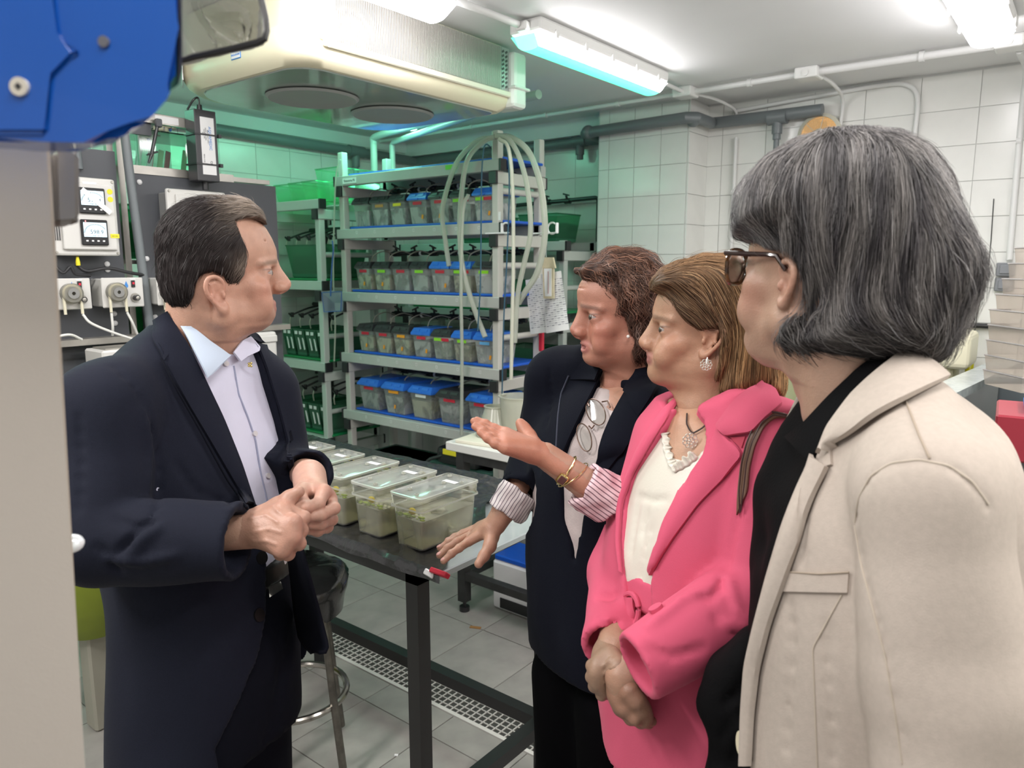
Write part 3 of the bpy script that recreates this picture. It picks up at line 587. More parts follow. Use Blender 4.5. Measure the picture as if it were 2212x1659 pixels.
# ------------------------------------------------------------ main black table with glass top and black sheeting
blk = mat('black_steel', (.012, .012, .013), .4); glass_t = mat('table_glass_grey', (.42, .47, .47), .12, coat=.6); shiny = mat('black_sheeting', (.020, .020, .022), .20, spec=.9, bump=1.0, bscale=46, coat=.3)
TX0, TX1, TY0, TY1, TZ = -2.62, -1.127, 1.155, 1.80, .90
tb = thing('work_table', 'black steel table with grey glass top standing over the floor grate', 'table', ((TX0+TX1)/2, (TY0+TY1)/2, 0))
MB().bx(TX0, TX1, TY0, TY1, TZ-.018, TZ, bev=.003).build('tabletop', glass_t, tb, True)
LX = -1.225
for x in (TX0+.05, LX):
    for y in (TY0+.028, TY1-.095): MB().bx(x-.02, x+.02, y-.02, y+.02, 0, TZ-.018).build('leg', blk, tb, True)
MB().bx(-2.35, -2.31, TY1-.115, TY1-.075, 0, TZ-.03).build('leg', blk, tb, True)
for y in (TY0+.028, TY1-.095):
    MB().bx(TX0+.03, LX+.02, y-.02, y+.02, TZ-.055, TZ-.0185).build('top_rail', blk, tb, True)
MB().bx(TX0+.03, LX+.02, TY1-.115, TY1-.075, .18, .22).build('low_rail', blk, tb, True)
MB().bx(LX-.02, LX+.02, TY0+.028, TY1-.095, .18, .22).build('low_rail', blk, tb, True)
for x in (LX,): MB().bx(x-.02, x+.02, TY0+.028, TY1-.095, TZ-.055, TZ-.0185).build('top_rail', blk, tb, True)
# crumpled black sheeting draped over the near edge
from mathutils import noise as mn
b = MB(); nu, nv = 150, 56; g = []
for i in range(nu+1):
    row = []
    for j in range(nv+1):
        u, v = i/nu, j/nv
        x = TX0+.0 + (TX1-TX0+.00)*u; y = TY0-.035 + (TY1-TY0+.055)*v
        lim = -1.135 - .16*max(0, (y-1.19))/.35 - .02*math.sin(y*21); x = TX0 + (lim-TX0)*u
        q = Vector((x*9, y*9, 0)); z = TZ + .003 + .006*abs(mn.noise(q)) + .005*abs(mn.noise(q*2.7)) + .003*abs(mn.noise(q*6.3))
        ed = TY0-.002-y
        if ed > 0: z = TZ+.003 - ed*(.7+.5*mn.noise(Vector((x*6, 1, 2)))); y = TY0-.004 - ed*.10*(1+mn.noise(Vector((x*14, 0, 0)))) - .004*abs(mn.noise(Vector((x*30, y*10, 0))))
        if u > .97: z += (u-.97)*.5*(1+mn.noise(Vector((0, y*12, 5))))*(1 if v > .25 else .1)
        row.append(b.bm.verts.new((x, y, z)))
    g.append(row)
for i in range(nu):
    for j in range(nv): b.bm.faces.new((g[i][j], g[i+1][j], g[i+1][j+1], g[i][j+1]))
tag(b.build('plastic_sheeting', shiny, smooth=True), 'crumpled black plastic sheeting spread over the table under the clear breeding boxes', 'sheeting')
t = thing('tape_piece', 'torn red tape on the near corner of the table', 'tape', (TX1+.010, TY0+.004, TZ)); MB().box((-.004, -.006, .004), (.052, .018, .012), rot=(R(-40), 0, 0), bev=.002).build('strip', RED, t)
MB().box((-.034, -.008, -.005), (.03, .012, .014), rot=(R(-30), R(10), 0), bev=.002).build('torn_end', wh, t)

# breeding boxes
def glassy(name, col, fac=.62, ior=1.33):
    m = clear(name+'_base', col, .30, .03, .5); m.name = name; nt = m.node_tree; out = nt.nodes['Material Output']; old = out.inputs[0].links[0].from_socket
    g = nt.nodes.new('ShaderNodeBsdfGlass'); g.inputs['IOR'].default_value = ior; g.inputs['Roughness'].default_value = .02; g.inputs[0].default_value = tuple(col)+(1,)
    mx = nt.nodes.new('ShaderNodeMixShader'); mx.inputs[0].default_value = fac; nt.links.new(old, mx.inputs[1]); nt.links.new(g.outputs[0], mx.inputs[2]); nt.links.new(mx.outputs[0], out.inputs[0]); return m
box_m = clear('breeding_box_plastic', (.99, .985, .94), .14, .05, 1.0); lid_m = clear('breeding_lid_plastic', (.94, .98, .94), .40, .12, .9); wat_m = clear('breeding_water', (1.0, .985, .82), .40, .04, .8, film=(9, .16, .62)); _w0 = clear('breeding_water_thin', (.99, .97, .80), .34, .04, .5); ins_m = clear('insert_plastic', (.92, .92, .80), .38, .12, .8)  # breeding water carries the same painted refraction streaks, fainter
edge_m = clear('box_edge', (.93, .93, .86), .6, .15, 1.0); plant = mat('green_algae', (.38, .50, .04), .5); yfood = mat('yellow_feed', (.80, .62, .02), .5)
bxx = thing('breeding_box', 'clear breeding box with water and slatted insert, nearest the hand on the table', 'box', (-1.277, 1.303, TZ+.0095), 0, 'clear breeding boxes in a row on the black sheeting')
W, D, H = .098, .198, .098
def rr(w_, d, r=.012, n=4):
    P = []
    for cx, cy_, a0 in ((w_/2-r, d/2-r, 0), (-w_/2+r, d/2-r, 90), (-w_/2+r, -d/2+r, 180), (w_/2-r, -d/2+r, 270)):
        for k in range(n+1): a = R(a0+90*k/n); P.append((cx+r*math.cos(a), cy_+r*math.sin(a)))
    return P
def stack(layers, name, m, par, capt=False, capb=False):
    b = MB(); rg = [[b.bm.verts.new((x, y, z)) for x, y in rr(w_, d)] for w_, d, z in layers]; n = len(rg[0])
    for A, B in zip(rg, rg[1:]):
        for k in range(n): b.bm.faces.new((A[k], A[(k+1) % n], B[(k+1) % n], B[k]))
    if capb: b.bm.faces.new(rg[0][::-1])
    if capt: b.bm.faces.new(rg[-1])
    return b.build(name, m, par, smooth=True, ang=50)
body = stack([(W-.008, D-.008, 0), (W+.004, D+.004, H)], 'body', box_m, bxx, capb=True)
stack([(W+.004, D+.004, H), (W+.016, D+.016, H+.002), (W+.016, D+.016, H+.007)], 'body_rim', edge_m, body)
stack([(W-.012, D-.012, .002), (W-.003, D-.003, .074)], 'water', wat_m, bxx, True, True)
MB().bx(-W/2+.008, W/2-.008, -D/2+.008, D/2-.008, .0022, .004).build('refraction_plate', mat('refraction_pale', (.80, .78, .62), .4), bxx)  # pale plate added to imitate bright refractions at the box bottom
lid = stack([(W+.010, D+.010, H+.004), (W+.014, D+.014, H+.036)], 'lid', box_m, bxx)
stack([(W+.017, D+.017, H+.032), (W+.017, D+.017, H+.038), (W+.010, D+.010, H+.0385)], 'lid_rim', edge_m, lid)
stack([(W+.014, D+.014, H+.034), (W+.012, D+.012, H+.0345)], 'lid_top', lid_m, lid, True)
for x, y in ((-.03, -.06), (.02, -.085), (.035, .06), (-.03, .085), (0, .03)): MB().lathe([(.006, H+.036), (.006, H+.041), (.0035, H+.041), (.0035, H+.036)], (x, y, 0), 10, cap=False).build('lid_port', edge_m, lid)
MB().bx(-.02, .025, .045, .062, H+.0352, H+.0360).build('lid_label', mat('tape_white', (.8, .8, .8), .5), lid)
# insert: sloping perforated ramp
b = MB(); n = 14; v = []
for i in range(n+1):
    u = i/n; y = -.088 + .176*u; z = .070 - .050*(1/(1+math.exp(-(u-.45)*11))); v += [(-W/2+.008, y, z), (W/2-.008, y, z)]
b.quads(v, [(2*i, 2*i+1, 2*i+3, 2*i+2) for i in range(n)]); ins = b.build('insert_ramp', ins_m, bxx, smooth=True)
b = MB()
for i in range(12):
    for j in range(5):
        u = (i+.5)/12; y = -.088+.176*u; z = .071 - .050*(1/(1+math.exp(-(u-.45)*11))); b.box((-W/2+.016+j*.0165, y, z), (.009, .006, .001))
tag(b.build('insert_hole', mat('insert_hole', (.93, .93, .80), .4), ins), None, None, kind='stuff')
MB().bx(-W/2+.006, W/2-.006, -.0015, .0015, .004, .05).build('divider', ins_m, ins)
b = MB()
for k in range(26): b.sph((random.uniform(-.044, .044), -.088+random.uniform(0, .012), .075+random.uniform(-.002, .004)), random.uniform(.002, .0045), 6, (1.6, 1, .6))
tag(b.build('algae', plant, bxx), None, None, kind='stuff')
MB().sph((.0, -.082, .090), .009, 10, (1.3, .8, 1)).build('feed', yfood, bxx, smooth=True)
for k, l in enumerate(('second from the hand', 'third from the hand, beside the clasped hands', 'fourth from the hand, behind the clasped hands', 'fifth from the hand near the suit sleeve', 'sixth from the hand, at the far end of the row')):
    copy_tree(bxx, None, (-1.277-.1465*(k+1), 1.303+random.uniform(-.006, .006), TZ+.0095), R(random.uniform(-2, 2)), 'clear breeding box, '+l)
copy_tree(bxx, None, (-1.277-.1465*6, 1.305, TZ+.0095), 0, 'clear breeding box at the far left end of the row, beyond the sixth')

# ------------------------------------------------------------ small white topped table with jugs
wt = thing('side_table', 'small table with thick white top and black frame in front of the tank rack', 'table', (-1.9, 2.65, 0))
SX0, SX1, SY0, SY1, SZ = -2.27, -1.52, 2.385, 2.80, .805
blk2 = mat('black_steel_dusty', (.03, .03, .03), .55, noise=.3, nscale=25)
MB().bx(SX0, SX1, SY0, SY1, SZ-.04, SZ, bev=.004).build('tabletop', mat('white_laminate', (.80, .80, .76), .4), wt, True)
for x in (SX0+.08, SX1-.08):
    for y in (SY0+.03, SY1-.04):
        l = MB().bx(x-.022, x+.022, y-.022, y+.022, .05, SZ-.04).build('leg', blk2, wt, True)
        MB().cyl((x, y, 0), (x, y, .022), .024, n=14).cyl((x, y, .02), (x, y, .05), .008, n=8).build('foot', cap_m, l, True)
for y in (SY0+.03, SY1-.04):
    MB().bx(SX0+.06, SX1-.06, y-.02, y+.02, .16, .195).build('low_rail', blk2, wt, True)
    MB().bx(SX0+.06, SX1-.06, y-.02, y+.02, SZ-.08, SZ-.04).build('top_rail', blk2, wt, True)
for x in (SX0+.08, SX1-.08): MB().bx(x-.02, x+.02, SY0+.03, SY1-.04, .16, .195).build('low_rail', blk2, wt, True)
t = tag(MB().box((-2.04, 2.56, SZ+.008), (.40, .28, .015), rot=(0, 0, R(8)), bev=.003).build('foam_board', mat('foam_ivory', (.85, .82, .68), .6)), 'ivory board lying on the white side table under the jugs', 'board')
jm = clear('jug_plastic', (.97, .97, .87), .58, .2, .8)
def jug(x, y, z, r0, r1, h, label, handle=True, flip=False, name='jug'):
    t = thing(name, label, 'jug', (x, y, z)); pr = [(r0, 0), (r0+.002, .003), (r1, h), (r1+.006, h+.001), (r1+.006, h+.006), (r1-.002, h+.006), (r0-.002, .006)]
    if flip: pr = [(a, h+.006-b_) for a, b_ in pr]
    b = MB(); b.lathe(pr, n=36, cap=False); b.lathe([(.0001, .004 if not flip else h+.004), (r0, .004 if not flip else h+.004)], n=36, cap=False); b.build('body', jm, t, smooth=True)
    if handle: MB().tube(bez([(r1, 0, h*.92), (r1+.035, -.0, h*.88), (r1+.042, 0, h*.6), (r1+.03, 0, h*.28), (r0+.002, 0, h*.22)], 6), .007, 8).build('handle', jm, t, smooth=True); MB().box((-r1-.006, 0, h-.002), (.03, .03, .012), rot=(0, R(-25), 0), bev=.004).build('spout', jm, t)
    return t
jug(-2.02, 2.60, SZ+.018, .068, .082, .185, 'translucent measuring jug standing on the ivory board behind the open palm')
jug(-1.90, 2.72, SZ+.018, .115, .082, .27, 'tall upturned translucent bucket behind the measuring jug', False, True)
jug(-2.13, 2.57, SZ+.018, .088, .045, .13, 'low translucent funnel on the board left of the measuring jug', False, False, 'funnel')
t = thing('floor_bucket', 'black round bucket on the floor under the side table', 'bucket', (-1.70, 2.55, 0)); MB().lathe([(.13, .012), (.145, .3), (.15, .3), (.15, .31), (.14, .31), (.125, .02)], n=32).build('body', mat('bucket_black', (.02, .02, .02), .45), t, smooth=True); MB().lathe([(.15, 0), (.155, .006), (.15, .014), (.12, .014)], n=32).build('base_ring', cap_m, t, smooth=True)
t = thing('storage_crate', 'white and blue crate under the side table', 'crate', (-1.98, 2.62, 0)); MB().box((0, 0, .12), (.26, .2, .24), bev=.012).build('body', wh, t); MB().box((0, 0, .2535), (.24, .19, .027), bev=.006).build('lid', tray_b, t); MB().box((.02, -.102, .04), (.2, .006, .05), bev=.002).build('base_strip', cap_m, t)
t = tag(MB().box((-2.04, 2.32, .0015), (.05, .018, .003), rot=(0, 0, .4)).build('dried_leaf', mat('leaf_brown', (.35, .18, .06), .7)), 'small brown leaf scrap on the floor under the side table', 'scrap')
tag(MB().box(at(856, 1631, Z=.002), (.012, .008, .003), rot=(0, 0, .6)).build('paper_scrap', wh), 'tiny white paper scrap on the floor near the table leg', 'scrap')

# ------------------------------------------------------------ bag covered stool
SXc, SYc = -1.90, 1.28
st = thing('stool', 'metal stool with black bag over its seat behind the navy suit', 'stool', (SXc, SYc, 0))
steel = mat('worn_steel', (.17, .16, .14), .35, .85, noise=.3, nscale=30); chrome = mat('chrome_ring', (.5, .48, .44), .2, .95, noise=.3, nscale=18)
b = MB(); prof = [(.001, .66), (.13, .665), (.17, .655), (.185, .63), (.18, .60), (.17, .57), (.165, .55)]
b.lathe(prof, n=64, cap=False)
for v in b.bm.verts:
    a = math.atan2(v.co.y, v.co.x); dd = mn.noise(v.co*14)*.012 + mn.noise(v.co*34)*.006
    if v.co.z < .65: v.co.x *= 1+dd*5; v.co.y *= 1+dd*5; v.co.z += dd*1.2 - (.02 if v.co.z < .56 and math.sin(a*3) > 0 else 0)
    else: v.co.z += dd*.5
b.build('bag_cover', mat('bag_black', (.012, .012, .013), .22, bump=.8, bscale=40, coat=.4), st, smooth=True, ang=80)
for k in range(4):
    a = R(8+90*k); c, s = math.cos(a), math.sin(a); MB().tube([(c*.09, s*.09, .64), (c*.14, s*.14, .57), (c*.175, s*.175, .25), (c*.205, s*.205, .012)], .0125, 10).build('leg', steel, st, smooth=True)
MB().tube([(.165*math.cos(a), .165*math.sin(a), .25) for a in [2*PI*k/36 for k in range(36)]], .011, 10, close=True).build('foot_ring', chrome, st, smooth=True)

# green tub at the lower left
ol = mat('olive_plastic', (.22, .28, .02), .45, noise=.25, nscale=4); t = thing('green_tub', 'olive green plastic tub on a grey stand at the lower left behind the suit', 'tub', (-2.62, .99, 0))
b = MB(); b.lathe([(.10, .36), (.20, .50), (.245, .80), (.26, .80), (.26, .82), (.24, .82)], n=32); b.build('tub', ol, t, smooth=True)
MB().bx(-.03, .05, -.05, .05, 0, .40, bev=.008).build('stand', mat('stand_grey', (.35, .34, .28), .5), t); MB().bx(-.12, -.09, -.12, -.09, 0, .42).build('stand_leg', mat('stand_grey', (.35, .34, .28), .5), t)

# ------------------------------------------------------------ controller wall on the left
EX = -2.74; panel = mat('dark_panel', (.075, .08, .09), .45, noise=.08, nscale=6); boxg = mat('enclosure_grey', (.66, .65, .62), .4); boxd = mat('enclosure_side', (.30, .30, .29), .45); galv = mat('galvanised', (.45, .43, .39), .35, .7, noise=.15, nscale=14)
eq = thing('equipment_stand', 'dark grey mounting panel on steel posts carrying the control boxes at left', 'panel', (EX-.09, 1.35, 0))
MB().bx(EX-.115, EX-.10, .80, 1.285, 1.34, 2.0).build('panel_board', panel, eq, True); MB().bx(EX-.115, EX-.10, 1.345, 1.95, 1.34, 1.93).build('panel_board', panel, eq, True)
MB().bx(EX-.115, EX-.10, .60, 1.95, .45, 1.32, bev=.003).build('lower_cabinet', panel, eq, True); MB().bx(EX-.115, EX-.04, .60, 1.95, 1.318, 1.34).build('ledge', galv, eq, True)
for y in (1.265, 1.30): MB().bx(EX-.14, EX-.116, y, y+.022, 0, 2.40).build('post', galv, eq, True)
MB().bx(EX-.10, EX-.095, 1.345, 1.75, 1.93, 1.96).build('rail', galv, eq, True)
for p in ((1.365, 1.90), (1.37, 1.62), (1.39, 1.47), (1.385, 1.40), (1.225, 1.60), (1.225, 1.58), (1.235, 1.42), (1.235, 1.385)): MB().lathe([(.0095, 0), (.0095, .004), (.004, .008), (.001, .008)], (EX-.10, p[0], p[1]), 12, axis='X').build('bolt', wh, eq, True, True)
pipe('drain_pipe', [(EX-.06, 1.296, 2.35), (EX-.06, 1.312, 1.95), (EX-.06, 1.345, 1.344)], .016, grey_pvc, 'dark grey vertical pipe in front of the steel posts of the control panel')
pipe('drain_pipe', [(EX-.09, 1.135, 2.35), (EX-.09, 1.15, 1.925)], .019, grey_pvc, 'short dark pipe coming down behind the left control box')
def ctrl(y0, y1, z0, z1, label, meters):
    t = thing('control_box', label, 'control box', (EX-.03, (y0+y1)/2, z0)); X = EX
    MB().bx(X-.10, X-.03, y0+.012, y1-.012, z0+.012, z1-.012, bev=.004).build('housing', boxd, t, True)
    MB().bx(X-.03, X-.012, y0, y1, z0, z1, bev=.008, seg=2).build('door', boxg, t, True); MB().bx(X-.013, X, y0+.03, y1-.012, z0+.02, z1-.02, bev=.005, seg=2).build('door_panel', boxg, t, True)
    for y in (y0+.01, y1-.01):
        for z in (z0+.01, z1-.01): MB().lathe([(.005, 0), (.004, .004), (.001, .004)], (X-.012, y, z), 10, axis='X').build('corner_screw', galv, t, True)
    for k in range(3): MB().bx(X-.0125, X-.009, y0+.008+k*.007, y0+.011+k*.007, z0+.05, z1-.12 if z1-z0 > .2 else z1-.05).build('vent_slot', slot_m, t, True)
    for z, s in meters:
        m_ = MB().bx(X, X+.010, y0+.085, y0+.172, z, z+.086, bev=.003).build('meter', mat('meter_black', (.015, .015, .017), .35), t, True)
        MB().bx(X+.010, X+.0108, y0+.092, y0+.166, z+.028, z+.076).build('screen', emis('screen_blue', (.42, .75, .92), .85), m_, True)
        M = frame((X+.0112, y0+.134, z+.044), (0, 1, 0), (0, 0, 1)); text(s, .020, M, ink, m_, 'digits'); text('COND AT S', .0075, frame((X+.0112, y0+.13, z+.032), (0, 1, 0), (0, 0, 1)), ink, m_, 'small_print')
        b = MB()
        for k in range(24): a = R(175-k*5.2*1.2); c = (y0+.130+.036*math.cos(a), z+.040+.030*math.sin(a)); b.box((X+.0112, c[0], c[1]), (.0004, .0018, .0045), rot=(a-PI/2, 0, 0))
        tag(b.build('dial_bar', ink, m_, True), None, None, kind='stuff')
        for k in range(4): MB().bx(X+.010, X+.0112, y0+.097+k*.018, y0+.104+k*.018, z+.012, z+.017).build('key', wh, m_, True)
        MB().lathe([(.002, 0), (.001, .002)], (X+.010, y0+.10, z+.080), 8, axis='X').build('led', emis('led_red', (1, .02, .02), 3), m_, True)
    return t
t = ctrl(1.02, 1.238, 1.628, 1.892, 'grey control box with two black meters and yellow dots at far left', [(1.770, '598.4'), (1.664, '598.9')])
for z in (1.848, 1.822): MB().lathe([(.0095, 0), (.0095, .0008), (.001, .0008)], (EX, 1.212, z), 16, axis='X').build('yellow_dot', YEL, t, True)
MB().bx(EX, EX+.001, 1.202, 1.232, 1.690, 1.704).build('yellow_label', YEL, t, True); text('abril  max', .005, frame((EX+.0012, 1.217, 1.697), (0, 1, 0), (0, 0, 1)), ink, t)
MB().box((EX+.013, 1.160, 1.812), (.002, .115, .017), rot=(R(-40), 0, 0)).build('paper_strip', wh, t, True)
MB().bx(EX, EX+.001, 1.125, 1.170, 1.868, 1.876).build('name_strip', wh, t, True)
t2 = ctrl(1.42, 1.66, 1.62, 1.878, 'grey control box behind the head of the man in the suit', [(1.76, '')])
t = thing('small_box', 'white junction housing behind the far shoulder of the suit', 'box', (EX-.055, 1.79, 1.165)); MB().box((0, 0, .075), (.07, .15, .15), bev=.01, seg=2).build('body', boxg, t)
MB().box((.036, 0, .12), (.01, .15, .03), bev=.004).build('cover_edge', boxg, t)
def pump(y0, y1, z0, z1, label, full=True):
    t = thing('dosing_pump', label, 'pump', (EX-.02, (y0+y1)/2, z0), 0, 'dosing pumps on the dark panel'); X = EX
    MB().bx(X-.099, X-.006, y0+.004, y1-.004, z0+.003, z1-.003, bev=.004).build('housing', boxg, t, True); MB().bx(X-.006, X, y0, y1, z0, z1, bev=.003).build('front_plate', boxg, t, True)
    yc, zc = y0+.045, z0+.055
    h = MB().lathe([(.034, 0), (.034, .022), (.030, .026), (.001, .026)], (X, yc, zc), 28, axis='X').build('pump_head', clear('pump_cover', (.86, .84, .74), .35, .1, 1.0), t, True, True)
    MB().lathe([(.018, 0), (.018, .030), (.006, .030), (.006, .026), (.001, .026)], (X, yc, zc), 24, axis='X').build('rotor', mat('rotor_grey', (.25, .25, .24), .4), h, True, True)
    MB().tube(bez([(X+.014, yc-.026, zc-.07), (X+.014, yc-.026, zc), (X+.014, yc-.018, zc+.020), (X+.014, yc, zc+.027), (X+.014, yc+.018, zc+.020), (X+.014, yc+.026, zc), (X+.014, yc+.028, zc-.07)], 5), .005, 8).build('squeeze_tube', mat('tube_ivory', (.72, .68, .52), .4), t, True, True)
    k_ = MB().lathe([(.017, 0), (.016, .004), (.001, .004)], (X, y1-.032, z0+.033), 20, axis='X').build('dial_plate', galv, t, True, True); MB().lathe([(.010, .004), (.0095, .022), (.001, .022)], (X, y1-.032, z0+.033), 18, axis='X').build('knob', cap_m, k_, True, True); MB().lathe([(.0065, .022), (.001, .023)], (X, y1-.032, z0+.033), 14, axis='X').build('knob_cap', galv, k_, True)
    MB().bx(X, X+.005, y1-.043, y1-.030, z1-.034, z1-.010, bev=.001).build('switch', cap_m, t, True); MB().bx(X+.005, X+.0065, y1-.040, y1-.033, z1-.024, z1-.016).build('switch_mark', RED, t, True)
    b = MB(); c = (y1-.060, z1-.026); pts = [(0, .014)] + [(.0068*math.sin(a), -.0035+.0068*math.cos(a)) for a in [R(60+24*k) for k in range(11)]]
    b.prism(pts, .0008, Matrix.Translation((X+.0002, c[0], c[1])) @ Matrix(((0, 0, 1, 0), (1, 0, 0, 0), (0, 1, 0, 0), (0, 0, 0, 1)))); b.build('drop_logo', bl, t, True)
    MB().bx(X, X+.0008, y1-.046, y1-.026, z1-.008, z1-.003).build('label_strip', WHT, t, True)
    return t
pump(1.158, 1.302, 1.447, 1.552, 'middle dosing pump with clear round head and black knob below the control box')
pump(1.010, 1.122, 1.447, 1.552, 'leftmost dosing pump beside the beige cabinet edge'); pump(1.352, 1.46, 1.447, 1.552, 'right dosing pump half hidden by the man\'s neck')
MB
for pts, l in (([(EX+.014, 1.177, 1.43), (EX+.015, 1.177, 1.38), (EX+.0, 1.18, 1.35)], 'short white tube hanging left below the middle dosing pump'), ([(EX+.014, 1.231, 1.43), (EX+.02, 1.245, 1.39), (EX+.01, 1.262, 1.35)], 'short white tube hanging right below the middle dosing pump'),
               ([(EX+.014, 1.083, 1.43), (EX+.03, 1.10, 1.40), (EX+.05, 1.16, 1.365), (EX+.06, 1.24, 1.33)], 'white tube running down right from the leftmost dosing pump'), ([(EX+.03, .98, 1.36), (EX+.03, 1.03, 1.365), (EX+.02, 1.07, 1.345)], 'white tube arching over the ledge beside the beige cabinet')):
    tag(MB().tube(bez(pts, 6), .0045, 8).build('tube', mat('tube_white', (.72, .72, .68), .4), smooth=True), l, 'tube')
pipe('black_cable', bez([(EX-.05, 1.10, 1.60), (EX-.04, 1.13, 1.575), (EX-.04, 1.20, 1.585), (EX-.04, 1.27, 1.57), (EX-.05, 1.33, 1.56)], 6), .006, mat('black_rubber', (.02, .02, .022), .5), 'black cable looping between control box and pumps', 'cable')
pipe('black_cable', bez([(EX-.05, 1.03, 1.60), (EX-.03, 1.05, 1.57), (EX-.03, 1.075, 1.59), (EX-.03, 1.09, 1.565), (EX-.04, 1.14, 1.56)], 6), .005, mat('black_rubber', (.02, .02, .022), .5), 'tangled black cable under the left control box', 'cable')
tag(MB().lathe([(.007, 0), (.007, .012), (.004, .03)], (EX-.03, 1.10, 1.595), 10).build('cable_gland', YEL), 'yellow cable gland under the left control box', 'gland')
t = thing('display_unit', 'grey white unit with red digits below the ledge at left', 'display', (EX+.05, 1.17, 1.17)); MB().box((0, 0, .07), (.14, .16, .14), bev=.006).build('housing', boxg, t)
MB().box((.0, -.0815, .075), (.07, .004, .05)).build('window', ink, t); text('82', .035, Matrix.Translation((.0, -.0840, .075)) @ Euler((PI/2, 0, 0)).to_matrix().to_4x4(), emis('digit_red', (1, .03, .08), 2.0), t, 'digits', world=False)
MB().box((0, 0, .142), (.10, .12, .006)).build('top_plate', galv, t)
# power supply on its arm
ps = thing('power_supply', 'tall black power supply with white printed label strapped to a steel arm', 'power supply', (EX-.04, 1.575, 1.905))
MB().bx(EX-.075, EX-.004, 1.545, 1.635, 1.915, 2.178, bev=.003).build('case', mat('ps_black', (.045, .045, .05), .4), ps, True); MB().bx(EX-.005, EX-.0035, 1.566, 1.622, 1.940, 2.152).build('label', wh, ps, True)
MB().cyl((EX-.035, 1.585, 2.178), (EX-.035, 1.585, 2.200), .011, n=12).tube(bez([(EX-.035, 1.585, 2.20), (EX-.035, 1.582, 2.225), (EX-.04, 1.565, 2.215), (EX-.06, 1.55, 2.18)], 5), .004, 7).build('cable', cap_m, ps, True, True)
MB().cyl((EX-.035, 1.59, 1.915), (EX-.035, 1.59, 1.885), .012, n=12).build('lower_gland', cap_m, ps, True)
for z in (2.085, 1.975): MB().bx(EX-.08, EX-.001, 1.540, 1.642, z, z+.006).bx(EX-.006, EX+.006, 1.634, 1.646, z-.004, z+.009).build('cable_tie', cap_m, ps, True)
M = lambda y, z, : frame((EX-.003, y, z), (0, 0, -1), (0, 1, 0))
text('AQUAMEDIC', .015, M(1.603, 2.075), bl, ps); text('ELECTRONIC SUPPLY', .0055, M(1.594, 2.08), ink, ps); text('INPUT 230V 50Hz\nOUTPUT 24V\nIP 67', .006, M(1.580, 2.09), ink, ps); text('SERIAL 0152', .006, M(1.575, 2.0), ink, ps); text('CE', .012, M(1.603, 1.985), ink, ps)
arm = thing('steel_arm', 'steel channel arm holding the power supply in front of the green wall', 'arm', (EX-.1, 1.40, 2.12)); MB().bx(EX-.10, EX-.076, 1.28, 1.56, 2.115, 2.150).build('channel', galv, arm, True); MB().bx(EX-.076, EX-.075, 1.43, 1.52, 2.12, 2.145).build('strip', WHT, arm, True); MB().bx(EX-.105, EX-.09, 1.35, 1.42, 2.07, 2.115).build('bracket', panel, arm, True)
pb = thing('probe', 'black probe rod hanging slanted from the steel arm', 'probe', (EX-.06, 1.40, 2.10)); MB().tube([at(342, 262, X=EX-.06), at(327, 335, X=EX-.06), at(321, 352, X=EX-.06)], [.0065, .0065, .004], 8).build('rod', cap_m, pb, True, True); MB().box(at(329, 331, X=EX-.06), (.012, .045, .007), rot=(R(20), 0, 0), bev=.002).build('collar', cap_m, pb, True); MB().box(at(342, 266, X=EX-.06), (.02, .022, .03), bev=.003).build('clamp', panel, pb, True)
tv = thing('tap_row', 'row of cream and blue taps beneath the steel arm', 'tap', (EX-.3, 1.35, 2.05))
for k in range(5):
    p = at(300+k*16, 292-k*7, X=EX-.25); v_ = MB().cyl(p, p+Vector((.02, .03, 0)), .011, n=10).sph(p+Vector((.01, .012, -.018)), .012, 10).build('tap', mat('tap_cream', (.6, .56, .42), .4), tv, True, True); MB().box(p+Vector((.012, .032, -.006)), (.008, .010, .03), rot=(R(-15), 0, 0), bev=.002).build('lever', nb, v_, True)
MB().tube([at(296, 296, X=EX-.27), at(372, 262, X=EX-.27)], .008, 8).build('pipe', cap_m, tv, True)
# glass tank on top of the panel, with bits inside
gt = thing('glass_tank', 'glass tank with red and white bits behind the power supply and probe', 'tank', (-3.0, 1.52, 1.955)); p = at(298, 315, X=-2.9); q = at(420, 330, X=-2.9); z0 = 1.965
MB().bx(-3.18, -2.90, p.y, q.y+.05, z0, 2.10).build('glass', clear('glass_green', (.62, .90, .78), .18, .05, 1), gt, True); 
for y in (p.y, q.y+.05): MB().bx(-2.903, -2.895, y-.002, y+.004, z0, 2.10).build('glass_edge', mat('glass_edge_green', (.02, .25, .12), .2), gt, True)
MB().bx(-3.18, -2.90, p.y, q.y+.05, 2.10, 2.106).build('cover', clear('glass_green', (.62, .90, .78), .18, .05, 1), gt, True)
for k, m_ in enumerate((wh, wh, RED, mat('sage', (.4, .7, .35), .5), RED, mat('sage', (.4, .7, .35), .5))): MB().box((-2.95-random.random()*.1, p.y+.05+k*.034, z0+.047), (.004, .022, .085), rot=(R(-12), 0, .2)).build('plant_label', m_, gt, True)
green_tank(-3.05, 1.165, 1.96, .2, .2, .15, 'small green glass jar tank behind the posts above the left control box', m=clear('glass_green', (.62, .90, .78), .18, .05, 1), wat=False)
MB
t = thing('equipment_shelf', 'steel shelf behind the control panel supporting the glass tanks', 'shelf', (-3.05, 1.4, 1.95)); MB().bx(-3.25, EX-.142, .9, 1.95, 1.94, 1.958).build('shelf_board', galv, t, True)
for x in (-3.24,):
    for y in (.92, 1.93): MB().bx(x-.012, x+.012, y-.012, y+.012, 0, 1.94).build('leg', galv, t, True)
for k, z in enumerate((.9, 1.3, 1.62)): green_tank(-3.05, 1.45, z, .3, .8, .2, f"long green tank behind the control panel, {['lowest','middle','upper'][k]} of three")
